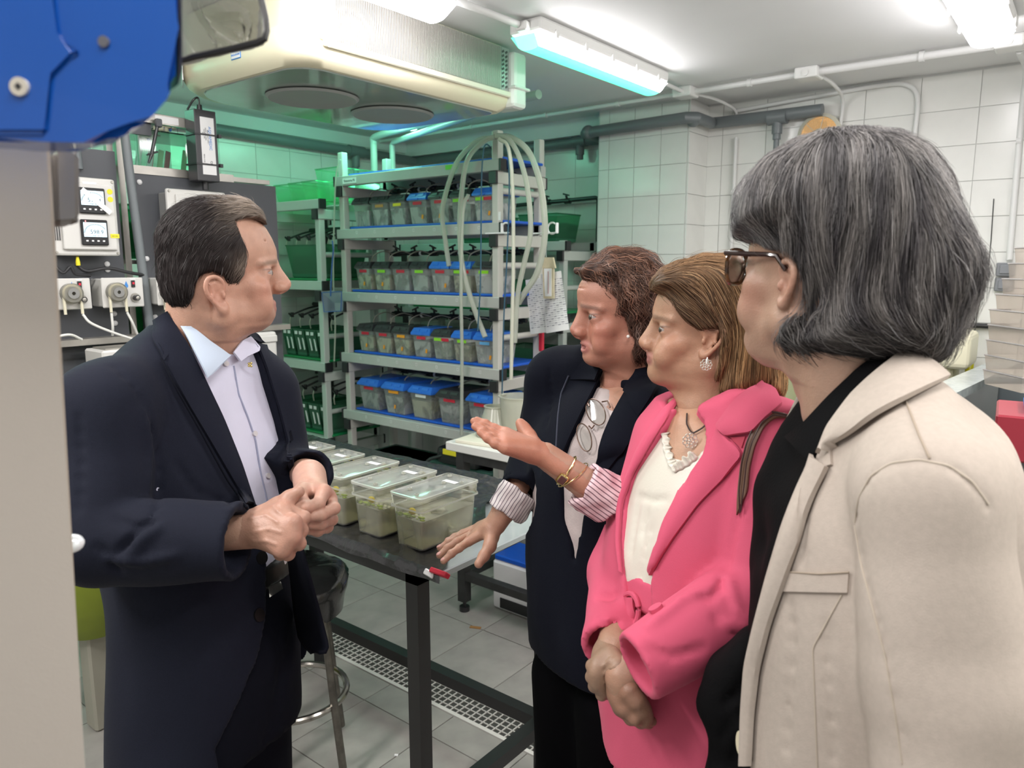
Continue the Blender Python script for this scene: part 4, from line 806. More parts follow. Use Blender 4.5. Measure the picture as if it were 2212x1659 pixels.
MB().bx(-3.25, EX-.142, .9, 1.95, .88, .895).bx(-3.25, EX-.142, .9, 1.95, 1.28, 1.295).bx(-3.25, EX-.142, .9, 1.95, 1.60, 1.615).build('shelf_board', galv, t, True)

# ------------------------------------------------------------ foreground: beige cabinet, blue hood, hand net
beige = mat('beige_enamel', (.62, .56, .50), .45, bump=.1, bscale=300); taupe = mat('taupe_enamel', (.30, .28, .26), .45)
bc = thing('beige_cabinet', 'tall beige enamel cabinet edge at the far left foreground', 'cabinet', tuple(at(60, 1200, d=.62)))
def pxbox(pxs, d0, d1, name, m, par, bev=.004, lean=-.75, vert=False):
    if vert: P = [at(*p, d=d0/(math.cos(PITCH) + (829.5-p[1])/FPX*math.sin(PITCH))) for p in pxs]
    else: P = [at(*p, d=d0) for p in pxs]
    Q = [a_ + (Vector((_fw[0], _fw[1], 0)) + lean*Vector((_rt[0], _rt[1], 0)))*(d1-d0) for a_ in P]; n = len(P); b = MB()
    b.quads(P+Q, [tuple(range(n)), tuple(range(n, 2*n))[::-1]] + [(i, (i+1) % n, n+(i+1) % n, n+i) for i in range(n)])
    if bev: bmesh.ops.bevel(b.bm, geom=list(b.bm.edges), offset=bev, segments=2, affect='EDGES')
    return b.build(name, m, par, True)
pxbox([(-260, 296), (108, 296), (184, 1660), (292, 3620), (-100, 3620)], .57, .70, 'body', beige, bc, .003, vert=True)
pxbox([(112, 322), (162, 318), (172, 330), (174, 470), (168, 484), (118, 486)], .56, .60, 'hinge_block', taupe, bc, .004)
hd = thing('blue_hood', 'glossy blue equipment hood with rounded lower corner above the beige cabinet', 'hood', tuple(at(150, 290, d=.50)))
blue = mat('blue_enamel', (.005, .075, .36), .22, coat=.5); blue2 = mat('blue_enamel_side', (.02, .02, .03), .3)
cr = [(-260, -120), (384, -120), (386, 60), (384, 178), (360, 215), (330, 250), (295, 282), (240, 302), (180, 308), (90, 306), (-260, 292)]
pxbox(cr, .46, .50, 'front_shell', blue, hd, .006); pxbox([(384, -120), (392, -120), (394, 150), (386, 182)], .465, .53, 'side_shell', blue2, hd, .0)
pxbox([(-40, -110), (112, -110), (112, 70), (124, 95), (182, 110), (98, 152), (106, 290), (-40, 290)], .4575, .462, 'raised_panel', blue, hd, .003)
pp = at(25, 180, d=.449); nv = Vector((-_fw[0], -_fw[1], .05)); s_ = MB().cyl(pp - nv*.010, pp - nv*.006, .0056, n=18).build('screw', mat('screw_zinc', (.75, .70, .60), .35, .4), hd, True, True); MB().cyl(pp - nv*.006, pp - nv*.0055, .0022, n=4).build('cross_slot', ink, s_, True)
pp = at(224, 90, d=.459); MB().cyl(pp - nv*.004, pp + nv*.001, .0034, n=14).build('rivet', mat('rivet_dark', (.12, .12, .14), .5), hd, True, True)
t = tag(MB().sph(at(155, 1174, d=.70), .011, 14, (1, 1, .8)).build('light_spot', mat('light_spot_white', (.8, .85, .88), .15, .2), smooth=True), 'white spot of light by the edge of the beige cabinet, added as a small sphere', 'ball')  # spot of light, put in as a small pale sphere
fn = thing('hand_net', 'dark framed hand net with sagging grey mesh at the top left', 'net', tuple(at(575, 90, d=.62)))
fp = [at(*p, d=.62) for p in ((330, 150), (420, 122), (500, 106), (556, 92), (572, 84), (576, 66), (574, 40), (566, 5), (552, -60), (380, -80), (330, -60))]; MB().tube(fp, .0028, 8, close=True).build('hoop', blk, fn, True, True)
b = MB(); c = sum((Vector(p) for p in fp), Vector())/len(fp); n = 14; rg = []
sag = Vector((_fw[0]*.045, _fw[1]*.045, -.008))
rp = bez(fp+[fp[0]], 6)
for i in range(n+1):
    u = i/n; rg.append([b.bm.verts.new(Vector(p)*(1-u) + c*u + sag*math.sin(u*PI/2)*.9 + Vector((mn.noise(Vector(p)*30+Vector((0, 0, u*5))), mn.noise(Vector(p)*30+Vector((9, 0, u*5))), 0))*.012*math.sin(u*PI)) for p in rp])
for A, B in zip(rg, rg[1:]):
    for k in range(len(rp)-1): b.bm.faces.new((A[k], A[k+1], B[k+1], B[k]))
b.build('mesh_bag', clear('net_mesh_grey', (.34, .34, .31), .45, .4, .2), fn, True, True)

# ------------------------------------------------------------ right side: tanks, sump, trays, hose
ctm = clear('cream_tank_plastic', (.93, .90, .68), .80, .25, .7)
t = thing('cream_tank', 'cream plastic tank with stepped lid behind the grey hair at right', 'tank', (-.60, 3.88, .6))
MB().box((0, 0, .28), (.24, .22, .56), bev=.03, seg=3).build('body', ctm, t); MB().box((0, 0, .62), (.36, .27, .16), bev=.025, seg=3).build('lid', mat('cream_lid', (.86, .82, .62), .4), t); MB().box((-.02, -.09, .69), (.22, .1, .05), bev=.01).build('lid_step', mat('cream_lid', (.86, .82, .62), .4), t)
t0 = thing('tank_stand', 'white stand under the cream tank at right', 'stand', (-.60, 3.88, 0)); MB().bx(-.2, .2, -.15, .15, .57, .6).build('top', wh, t0)
for x in (-.18, .18):
    for y in (-.13, .13): MB().bx(x-.02, x+.02, y-.02, y+.02, 0, .57).build('leg', wh, t0)
for x, y, l in ((-1.18, 3.60, 'left tall pale yellow drum behind the pink jacket collar'), (-.97, 3.66, 'right tall pale yellow drum behind the pink jacket collar')):
    t = thing('drum', l, 'drum', (x, y, 0)); MB().lathe([(.08, 0), (.095, .02), (.10, 1.2), (.105, 1.21), (.105, 1.26), (.09, 1.27)], n=28).build('body', clear('drum_plastic', (.88, .92, .62), .7, .25, .7), t, smooth=True); MB().lathe([(.108, 1.22), (.112, 1.23), (.112, 1.275), (.1, 1.285)], n=28).build('lid', mat('cream_lid', (.86, .82, .62), .4), t, smooth=True)
tag(MB().tube(bez([(-.72, 4.12, 1.345), (-.62, 4.12, 1.35), (-.54, 4.10, 1.34), (-.49, 4.05, 1.28), (-.45, 4.0, 1.20), (-.44, 3.95, 1.05)], 7), .017, 12).build('hose', mat('hose_yellow', (.85, .78, .02), .35), smooth=True), 'thick yellow hose bending down behind the cream tank', 'hose')
tag(MB().tube(bez([(-.435, 4.17, 1.9), (-.43, 4.17, 1.6), (-.455, 4.16, 1.35), (-.45, 4.1, 1.0)], 5), .0025, 5).build('wire', ink, smooth=True), 'thin black wire hanging down the wall beside the switches', 'wire')
sump_m = mat('grey_sump_pvc', (.13, .16, .17), .35, coat=.3); silver = mat('film_silver', (.52, .57, .57), .2, .2, noise=.2, nscale=30, bump=.5, bscale=60)
sp = thing('sump_tank', 'grey open sump tank with silvery rim at the right edge', 'tank', (-.1, 2.9, .4))
Zs = 1.18; A = at(2040, 822, Z=Zs); B_ = at(2160, 772, Z=Zs); C_ = at(1990, 905, Z=Zs)
sx, sy = (B_-A).normalized(), Vector((0, 0, 1)).cross((B_-A).normalized())*-1
def sbox(u0, u1, v0, v1, z0, z1, name, m, par=None, **k):
    ctr = A + sx*((u0+u1)/2) + sy*((v0+v1)/2); ctr.z = (z0+z1)/2; return MB().box(ctr, (abs(u1-u0), abs(v1-v0), z1-z0), rot=(0, 0, math.atan2(sx.y, sx.x)), **k).build(name, m, par or sp, True)
sbox(-.55, 1.0, 0, .10, Zs-.03, Zs, 'rim', silver); sbox(-.55, 1.0, .0, .02, .5, Zs-.03, 'back_wall', sump_m); sbox(-.55, 1.0, .10, .60, .80, .82, 'bottom', sump_m)
sbox(.40, .43, .10, .55, .82, Zs-.02, 'cross_wall', sump_m); sbox(-.55, 1.0, .42, .47, .5, Zs-.0, 'front_rim', silver)
sbox(-.1, .22, .16, .24, 1.0, 1.03, 'float', mat('float_tan', (.45, .38, .26), .5), bev=.01)
rb = thing('red_box', 'dark red box with blue lid in front of the grey sump at right', 'box', tuple(at(2180, 1000, d=1.6)))
P = at(2142, 896, d=1.62); MB().box((P.x+.13, P.y+.10, P.z-.045), (.26, .22, .10), rot=(0, 0, R(5)), bev=.004).build('body', mat('dark_red_panel', (.34, .03, .05), .4), rb, True)
MB().box((P.x+.15, P.y+.11, P.z+.014), (.20, .16, .016), rot=(0, 0, R(5)), bev=.004).build('lid', mat('lid_blue2', (.06, .22, .70), .4), rb, True); MB().box((P.x+.13, P.y+.12, P.z-.17), (.24, .2, .15), rot=(0, 0, R(5)), bev=.004).build('lower_part', sump_m, rb, True)
t = thing('pedestal', 'pale pedestal under the red box at the right edge', 'pedestal', (P.x+.13, P.y+.12, 0)); MB().bx(-.12, .12, -.1, .1, 0, P.z-.246, bev=.01).build('body', mat('pale_wood', (.66, .58, .40), .5), t); MB().bx(-.14, .14, -.12, .12, 0, .05, bev=.01).build('plinth', cap_m, t)
tr = clear('tray_plastic', (.93, .87, .82), .30, .08, 1.0); tre = clear('tray_edge', (.85, .80, .78), .7, .1, 1.0)
for k in range(9):
    wq = .20 if k < 5 else .20-.016*(k-4); P = at(2246+ (0 if k < 5 else 4*(k-4)), 790, d=2.5); zz = Zs+.004 + k*.0525
    if k == 8: lab = 'topmost'
    else: lab = ['lowest', 'second', 'third', 'fourth', 'fifth', 'sixth', 'seventh', 'eighth', 'ninth'][k]
    t = thing('clear_tray', f'clear plastic tray, {lab} in the stack at the right edge', 'tray', (P.x, P.y, zz), YAW, 'clear trays stacked at the right edge')
    b = MB(); open_box(b, wq*1.25, .2, .050, .95); b.build('body', tr, t); v = [(-wq*.625, -.1, .050), (wq*.625, -.1, .050), (wq*.625, .1, .050), (-wq*.625, .1, .050)]; MB().tube(v, .003, 5, close=True).build('rim', tre, t)
    if k in (3, 4): MB().box((-wq*.3, -.102, .028), (.026, .002, .014 if k == 4 else .006)).build('tape', mat('tape_amber', (.75, .5, .03), .5), t)
# ------------------------------------------------------------ sculpting engine: signed distance volumes -> meshes (surface nets)
f32 = np.float32
class Vol:
    def __init__(s, lo, hi, h):
        s.lo = np.array(lo, float); s.h = h; s.n = np.maximum(4, np.ceil((np.array(hi)-s.lo)/h).astype(int)+1)
        s.F = np.full(tuple(s.n), .3, f32); s.minpad = 0
    def ax(s, i, a, b): return (s.lo[i] + s.h*np.arange(a, b)).astype(f32)
    def reg(s, lo, hi, pad):
        a = np.clip(np.floor((np.array(lo)-pad-s.lo)/s.h).astype(int), 0, s.n); b = np.clip(np.ceil((np.array(hi)+pad-s.lo)/s.h).astype(int)+1, 0, s.n)
        if (b <= a).any(): return None, None
        X = s.ax(0, a[0], b[0])[:, None, None]; Y = s.ax(1, a[1], b[1])[None, :, None]; Z = s.ax(2, a[2], b[2])[None, None, :]
        return (slice(a[0], b[0]), slice(a[1], b[1]), slice(a[2], b[2])), (X, Y, Z)
    def op(s, fn, lo, hi, k, mode='u', pad=None):
        sl, P = s.reg(lo, hi, max(k + 3*s.h, s.minpad) if pad is None else pad)
        if sl is None: return s
        d = fn(*P); a = s.F[sl]
        if mode == 'u':
            if k > 0: q = np.clip(.5+.5*(a-d)/k, 0, 1); s.F[sl] = a*(1-q)+d*q - k*q*(1-q)
            else: s.F[sl] = np.minimum(a, d)
        else:
            d = -d
            if k > 0: q = np.clip(.5-.5*(a-d)/k, 0, 1); s.F[sl] = a*(1-q)+d*q + k*q*(1-q)
            else: s.F[sl] = np.maximum(a, d)
        return s
    def ell(s, c, r, k=.01, mode='u', M=None):
        c = np.array(c, float); r = np.array(r, float)
        def fn(X, Y, Z):
            x, y, z = X-c[0], Y-c[1], Z-c[2]
            if M is not None: x, y, z = (M[0][0]*x+M[0][1]*y+M[0][2]*z), (M[1][0]*x+M[1][1]*y+M[1][2]*z), (M[2][0]*x+M[2][1]*y+M[2][2]*z)
            k0 = np.sqrt((x/r[0])**2+(y/r[1])**2+(z/r[2])**2); k1 = np.sqrt((x/r[0]**2)**2+(y/r[1]**2)**2+(z/r[2]**2)**2)+1e-9
            return k0*(k0-1)/k1
        R_ = r if M is None else np.array([max(r)]*3)
        return s.op(fn, c-R_, c+R_, k, mode)
    def cone(s, a, b, ra, rb, k=.01, mode='u', sq=None):
        """round cone; sq = (axis vector, factor): squash along an axis (flatter limb)"""
        a = np.array(a, float); b = np.array(b, float); ba = b-a; L2 = max(1e-9, ba@ba)
        def fn(X, Y, Z):
            x, y, z = X-a[0], Y-a[1], Z-a[2]; t = np.clip((x*ba[0]+y*ba[1]+z*ba[2])/L2, 0, 1)
            x, y, z = x-ba[0]*t, y-ba[1]*t, z-ba[2]*t
            if sq is not None:
                u, fct = sq; pr_ = x*u[0]+y*u[1]+z*u[2]; q = x*x+y*y+z*z + pr_*pr_*(1/fct**2-1); return np.sqrt(np.maximum(q, 0)) - (ra+(rb-ra)*t)
            return np.sqrt(x*x+y*y+z*z) - (ra+(rb-ra)*t)
        m = max(ra, rb)*(1 if sq is None else max(1, sq[1])); return s.op(fn, np.minimum(a, b)-m, np.maximum(a, b)+m, k, mode)
    def chain(s, pts, rs, k=.01, mode='u', sq=None):
        for i in range(len(pts)-1): s.cone(pts[i], pts[i+1], rs[i], rs[i+1], k, mode, sq)
        return s
    def loft(s, secs, F, Lf, k=.02, p=2.3, mode='u', pf=None):
        """secs: (center xyz, a along F, b along Lf) sorted by z; stacked superellipses"""
        S = sorted(secs, key=lambda q: q[0][2]); z = np.array([q[0][2] for q in S]); cx = np.array([q[0][0] for q in S]); cy = np.array([q[0][1] for q in S]); A = np.array([q[1] for q in S]); B = np.array([q[2] for q in S])
        zz = np.linspace(z[0], z[-1], 80)
        def sm(v):
            r = np.interp(zz, z, v); kk = np.ones(9)/9; rp = np.pad(r, 4, 'edge'); return np.convolve(rp, kk, 'valid')
        cx, cy, A, B = sm(cx), sm(cy), sm(A), sm(B); m = max(A.max(), B.max())
        def fn(X, Y, Z):
            zr = Z.ravel(); c0, c1, a_, b_ = [np.interp(zr, zz, v).astype(f32)[None, None, :] for v in (cx, cy, A, B)]
            x, y = X-c0, Y-c1; u = np.abs(x*F[0]+y*F[1])/a_; v = np.abs(x*Lf[0]+y*Lf[1])/b_
            d = ((u**p+v**p)**(1/p)-1)*np.minimum(a_, b_); dz = np.maximum(zz[0]-Z, Z-zz[-1])
            return np.where(dz > 0, np.sqrt(np.maximum(d, 0)**2+dz**2), np.maximum(d, dz*1.0)) if True else d
        lo = (cx.min()-m, cy.min()-m, zz[0]); hi = (cx.max()+m, cy.max()+m, zz[-1]); return s.op(fn, lo, hi, k, mode)
    def at(s, P):
        """trilinear sample at Nx3"""
        q = (np.asarray(P, float)-s.lo)/s.h; q = np.clip(q, 0, np.array(s.n)-1.001); i = q.astype(int); f = q-i; r = 0
        for a in (0, 1):
            for b in (0, 1):
                for c in (0, 1): r = r + s.F[i[:, 0]+a, i[:, 1]+b, i[:, 2]+c]*np.abs(1-a-f[:, 0])*np.abs(1-b-f[:, 1])*np.abs(1-c-f[:, 2])
        return r
    def grad(s, P, e=None):
        e = e or s.h*1.5; g = np.stack([s.at(P+np.eye(3)[i]*e)-s.at(P-np.eye(3)[i]*e) for i in range(3)], 1); return g/(np.linalg.norm(g, axis=1, keepdims=True)+1e-9)
    def mesh(s, M=None):
        F = s.F; ins = F < 0; n = np.array(F.shape)
        c = np.zeros(tuple(n-1), np.int8)
        for a in (0, 1):
            for b in (0, 1):
                for d in (0, 1): c += ins[a:n[0]-1+a, b:n[1]-1+b, d:n[2]-1+d]
        I = np.argwhere((c > 0) & (c < 8)); ids = np.full(tuple(n-1), -1, np.int32); ids[tuple(I.T)] = np.arange(len(I))
        acc = np.zeros((len(I), 3)); cnt = np.zeros(len(I))
        for ax in range(3):
            o = [k for k in range(3) if k != ax]
            for a in (0, 1):
                for b in (0, 1):
                    st = I.copy(); st[:, o[0]] += a; st[:, o[1]] += b; en = st.copy(); en[:, ax] += 1
                    v0 = F[tuple(st.T)]; v1 = F[tuple(en.T)]; m = (v0 < 0) != (v1 < 0); t = v0/(v0-v1+1e-12); p = st.astype(float); p[:, ax] += np.where(m, t, 0)
                    acc[m] += p[m]; cnt[m] += 1
        V = acc/cnt[:, None]*s.h + s.lo; Q = []
        for ax in range(3):
            o = [(ax+1) % 3, (ax+2) % 3]; sl0 = [slice(None)]*3; sl1 = [slice(None)]*3; sl0[ax] = slice(0, -1); sl1[ax] = slice(1, None)
            A, B = ins[tuple(sl0)], ins[tuple(sl1)]; E = np.argwhere(A != B); 
            if len(E) == 0: continue
            ok = (E[:, o[0]] > 0) & (E[:, o[1]] > 0) & (E[:, o[0]] < n[o[0]]-1) & (E[:, o[1]] < n[o[1]]-1); E = E[ok]; flip = ~A[tuple(E.T)]
            q = []
            for a, b in ((1, 1), (0, 1), (0, 0), (1, 0)): c_ = E.copy(); c_[:, o[0]] -= a; c_[:, o[1]] -= b; q.append(ids[tuple(c_.T)])
            q = np.stack(q, 1); q[flip] = q[flip][:, ::-1]; Q.append(q)
        Q = np.concatenate(Q); Q = Q[(Q >= 0).all(1)]
        if M is not None: Mn = np.array(M); V = V@Mn[:3, :3].T + Mn[:3, 3]
        return V, Q
def np_mesh(name, V, Q, col=None, smooth=True):
    me = bpy.data.meshes.new(name); me.vertices.add(len(V)); me.vertices.foreach_set('co', np.asarray(V, f32).ravel())
    k = Q.shape[1]; me.loops.add(len(Q)*k); me.loops.foreach_set('vertex_index', np.asarray(Q, np.int32).ravel())
    me.polygons.add(len(Q)); me.polygons.foreach_set('loop_start', np.arange(0, len(Q)*k, k, dtype=np.int32)); me.polygons.foreach_set('loop_total', np.full(len(Q), k, np.int32))
    me.polygons.foreach_set('use_smooth', np.full(len(Q), smooth)); me.update(calc_edges=True)
    if col is not None:
        a = me.color_attributes.new('Col', 'FLOAT_COLOR', 'POINT'); a.data.foreach_set('color', np.concatenate([col, np.ones((len(col), 1))], 1).astype(f32).ravel())
    return me
def cat_mesh(parts):
    V, Q, Cc, o = [], [], [], 0
    for v, q, c in parts: V.append(v); Q.append(q+o); Cc.append(c); o += len(v)
    return np.concatenate(V), np.concatenate(Q), np.concatenate(Cc)
def A3(px, py, t): return np.array(at(px, py, d=t))
def hit(vol, px, M=None, t0=.4, t1=3.2, n=700, fallback=None):
    """march camera rays given as Nx2 pixels onto the zero surface of a world-space volume; returns points"""
    px = np.asarray(px, float); D = np.array([np.array(ray(*p)) for p in px]); T = np.linspace(t0, t1, n); O = np.array(ORG)
    res = np.full(len(px), np.nan)
    c = (vol.lo + vol.h*(np.array(vol.n)-1)/2); 
    for i, d in enumerate(D):
        P = O+d*T[:, None]; inb = ((P > vol.lo) & (P < vol.lo+vol.h*(np.array(vol.n)-1))).all(1)
        if not inb.any(): continue
        P = P[inb]; tt = T[inb]; v = vol.at(P); j = np.argmax(v < 0)
        if v[j] < 0 and j > 0: res[i] = tt[j-1] + (tt[j]-tt[j-1])*v[j-1]/(v[j-1]-v[j])
    bad = np.isnan(res)
    if bad.all(): res[:] = fallback or 1.3
    elif bad.any():
        g = np.where(~bad)[0]; dd = ((px[bad][:, None]-px[g][None])**2).sum(2); res[bad] = res[g[dd.argmin(1)]]
    return O + D*res[:, None]
def grid_mesh(P, th, N):
    """thick sheet from a grid of points P[i,j], normals N"""
    n, m = P.shape[:2]; T = P; B = P - N*th; V = np.concatenate([T.reshape(-1, 3), B.reshape(-1, 3)]); o = n*m; Q = []
    for i in range(n-1):
        for j in range(m-1): a = i*m+j; Q += [(a, a+1, a+m+1, a+m), (o+a, o+a+m, o+a+m+1, o+a+1)]
    for i in range(n-1):
        for j in (0, m-1): a = i*m+j; Q.append((a, a+m, o+a+m, o+a) if j == 0 else (a, o+a, o+a+m, a+m))
    for j in range(m-1):
        for i in (0, n-1): a = i*m+j; Q.append((a, o+a, o+a+1, a+1) if i == 0 else (a, a+1, o+a+1, o+a))
    return V, np.array(Q)
def resample(P, n):
    P = np.asarray(P, float); P = np.array([tuple(q)[:P.shape[1]] for q in P]); d = np.r_[0, np.cumsum(np.linalg.norm(np.diff(P, axis=0), axis=1))]; s = np.linspace(0, d[-1], n)
    return np.stack([np.interp(s, d, P[:, k]) for k in range(P.shape[1])], 1)
def decal(vol, A, B, name, m, parent, off=.004, th=.004, n=40, k=9, smooth_t=True, lift=None, bulge=0):
    """sheet of cloth between two pixel polylines, laid onto the surface of a volume"""
    a = resample(A, n); b = resample(B, n); u = np.linspace(0, 1, k)[None, :, None]; px = a[:, None]*(1-u)+b[:, None]*u
    P = hit(vol, px.reshape(-1, 2)).reshape(n, k, 3)
    for _ in range(2):
        Q = P.copy(); Q[1:-1] = (P[:-2]+P[1:-1]*2+P[2:])/4; P = Q; Q = P.copy(); Q[:, 1:-1] = (P[:, :-2]+P[:, 1:-1]*2+P[:, 2:])/4; P = Q
    du = np.gradient(P, axis=0); dv = np.gradient(P, axis=1); N = np.cross(du, dv); N /= np.linalg.norm(N, axis=2, keepdims=True)+1e-9
    vd = P-np.array(ORG); sg = np.sign((N*vd).sum(2).mean()); N = N*(-sg)
    uu = np.linspace(0, 1, k)[None, :, None]; l = off + (bulge*np.sin(uu*PI)) + (lift(uu) if lift else 0)
    V, Q = grid_mesh(P+N*l, th, N); me = np_mesh(name, V, Q); 
    try: me.set_sharp_from_angle(angle=R(50))
    except Exception: pass
    bm = bmesh.new(); bm.from_mesh(me); bmesh.ops.recalc_face_normals(bm, faces=bm.faces); bm.to_mesh(me); bm.free()
    return mesh_obj(name, me, m, parent, True)
def line_on(vol, px, r, name, m, parent, off=.002, n=60, rr=None):
    P = hit(vol, resample(px, n)); 
    for _ in range(2): P[1:-1] = (P[:-2]+P[1:-1]*2+P[2:])/4
    D = (np.array(ORG)-P); D /= np.linalg.norm(D, axis=1, keepdims=True); return MB().tube([Vector(p) for p in P+D*off], r, 6).build(name, m, parent, True, True)
def cut_edges(vol, ptsA, ptsB, C0, F, Lf):
    """turn two pixel polylines on the surface into lateral limits as a function of z: carve the front between them"""
    out = []
    for pts in (ptsA, ptsB):
        P = hit(vol, resample(pts, 24)); z = P[:, 2]; y = (P-C0)@np.array([Lf[0], Lf[1], 0]); o = np.argsort(z); out.append((z[o], y[o]))
    return out
def carve_front(vol, eA, eB, C0, F, Lf, z0, z1, k=.004, x0=.0):
    def fn(X, Y, Z):
        x = (X-C0[0])*F[0]+(Y-C0[1])*F[1]; y = (X-C0[0])*Lf[0]+(Y-C0[1])*Lf[1]; zr = Z.ravel()
        a = np.interp(zr, eA[0], eA[1]).astype(f32)[None, None, :]; b = np.interp(zr, eB[0], eB[1]).astype(f32)[None, None, :]; lo_, hi_ = np.minimum(a, b), np.maximum(a, b)
        return np.maximum(np.maximum(lo_-y, y-hi_), np.maximum(np.maximum(z0-Z, Z-z1), x0-x))
    n = vol.n; hi = vol.lo+vol.h*(np.array(n)-1); return vol.op(fn, vol.lo, hi, k, 's', 0)

# skin / cloth / hair materials driven by vertex colours
def attr_mat(name, rough=.5, sss=0, sheen=0, bump=0, bscale=300, spec=.5, aniso=0, mul=1.0, nz=.0, nscale=40):
    m = mat(name, (.5, .5, .5), rough, spec=spec, sheen=sheen, sss=sss, bump=bump, bscale=bscale); nt = m.node_tree; b = nt.nodes['Principled BSDF']
    a = nt.nodes.new('ShaderNodeVertexColor'); a.layer_name = 'Col'; src = a.outputs[0]
    if nz:
        tc = nt.nodes.new('ShaderNodeTexCoord'); n = nt.nodes.new('ShaderNodeTexNoise'); n.inputs['Scale'].default_value = nscale; n.inputs['Detail'].default_value = 5; nt.links.new(tc.outputs['Object'], n.inputs[0])
        mr = nt.nodes.new('ShaderNodeMapRange'); mr.inputs[1].default_value = .3; mr.inputs[2].default_value = .7; mr.inputs[3].default_value = 1-nz; mr.inputs[4].default_value = 1+nz; nt.links.new(n.outputs[0], mr.inputs[0])
        mx = nt.nodes.new('ShaderNodeVectorMath'); mx.operation = 'SCALE'; nt.links.new(src, mx.inputs[0]); nt.links.new(mr.outputs[0], mx.inputs['Scale']); src = mx.outputs[0]
    nt.links.new(src, b.inputs['Base Color']); return m
skin_m = attr_mat('skin', .46, sss=.12, bump=.25, bscale=420, nz=.07, nscale=60)
hair_m = attr_mat('hair', .55, spec=.22)
eye_w = mat('eye_white', (.34, .29, .27), .35, coat=.15); eye_i = mat('eye_iris', (.05, .035, .025), .1, coat=.8)

def poly_sdf2(X, Z, poly):
    """signed distance to polygon in the X-Z plane (negative inside); X (n,1), Z (1,m)"""
    P = np.array(poly, float); d = np.full(np.broadcast(X, Z).shape, 1e9); s = np.ones(d.shape)
    for i in range(len(P)):
        a, b = P[i], P[i-1]; ex, ez = b-a; wx, wz = X-a[0], Z-a[1]; t = np.clip((wx*ex+wz*ez)/(ex*ex+ez*ez+1e-12), 0, 1); d = np.minimum(d, (wx-ex*t)**2+(wz-ez*t)**2)
        c1 = Z >= a[1]; c2 = Z < b[1]; c3 = ex*wz > ez*wx; al = c1 & c2 & c3; no = (~c1) & (~c2) & (~c3); s = np.where(al | no, -s, s)
    return s*np.sqrt(d)
def puff(vol, poly, w, R_, k=.01, mode='u', y0=0, wtop=None):
    """polygon in profile plane inflated sideways: half thickness w, rounded over distance R_ from the outline"""
    x0, z0 = np.min(poly, 0); x1, z1 = np.max(poly, 0)
    def fn(X, Y, Z):
        sd = -poly_sdf2(X[:, 0, 0][:, None], Z[0, 0][None, :], poly); q = np.clip(sd/R_, -1, 1); hw = np.where(q > 0, w*np.sqrt(np.maximum(0, 1-(1-q)**2.2)), q*w)
        hw = hw[:, None, :]; sd = sd[:, None, :]; yy = np.abs(Y-y0); return np.where(sd > 0, np.maximum((yy-hw)*.75, -sd), np.sqrt(np.maximum(yy-hw, 0)**2*.3+sd**2)).astype(f32)
    return vol.op(fn, (x0, y0-w, z0), (x1, y0+w, z1), k, mode)
def extr(vol, poly, y0, y1, k=.004, mode='s'):
    x0, z0 = np.min(poly, 0); x1, z1 = np.max(poly, 0)
    def fn(X, Y, Z):
        sd = poly_sdf2(X[:, 0, 0][:, None], Z[0, 0][None, :], poly)[:, None, :]; return np.maximum(sd, np.maximum(y0-Y, Y-y1)).astype(f32)
    return vol.op(fn, (x0, y0, z0), (x1, y1, z1), k, mode)

def head_frame(pos, psi, pitch=0, roll=0):
    """columns: forward, left, up; psi measured from image right towards away; positions in world"""
    f = Vector((_rt[0]*math.cos(psi)+_fw[0]*math.sin(psi), _rt[1]*math.cos(psi)+_fw[1]*math.sin(psi), 0)); l = Vector((0, 0, 1)).cross(f); u = Vector((0, 0, 1))
    M = Matrix((f, l, u)).transposed(); M = M @ Matrix.Rotation(-pitch, 3, 'Y') @ Matrix.Rotation(roll, 3, 'X'); M = M.to_4x4(); M.translation = Vector(pos); return M

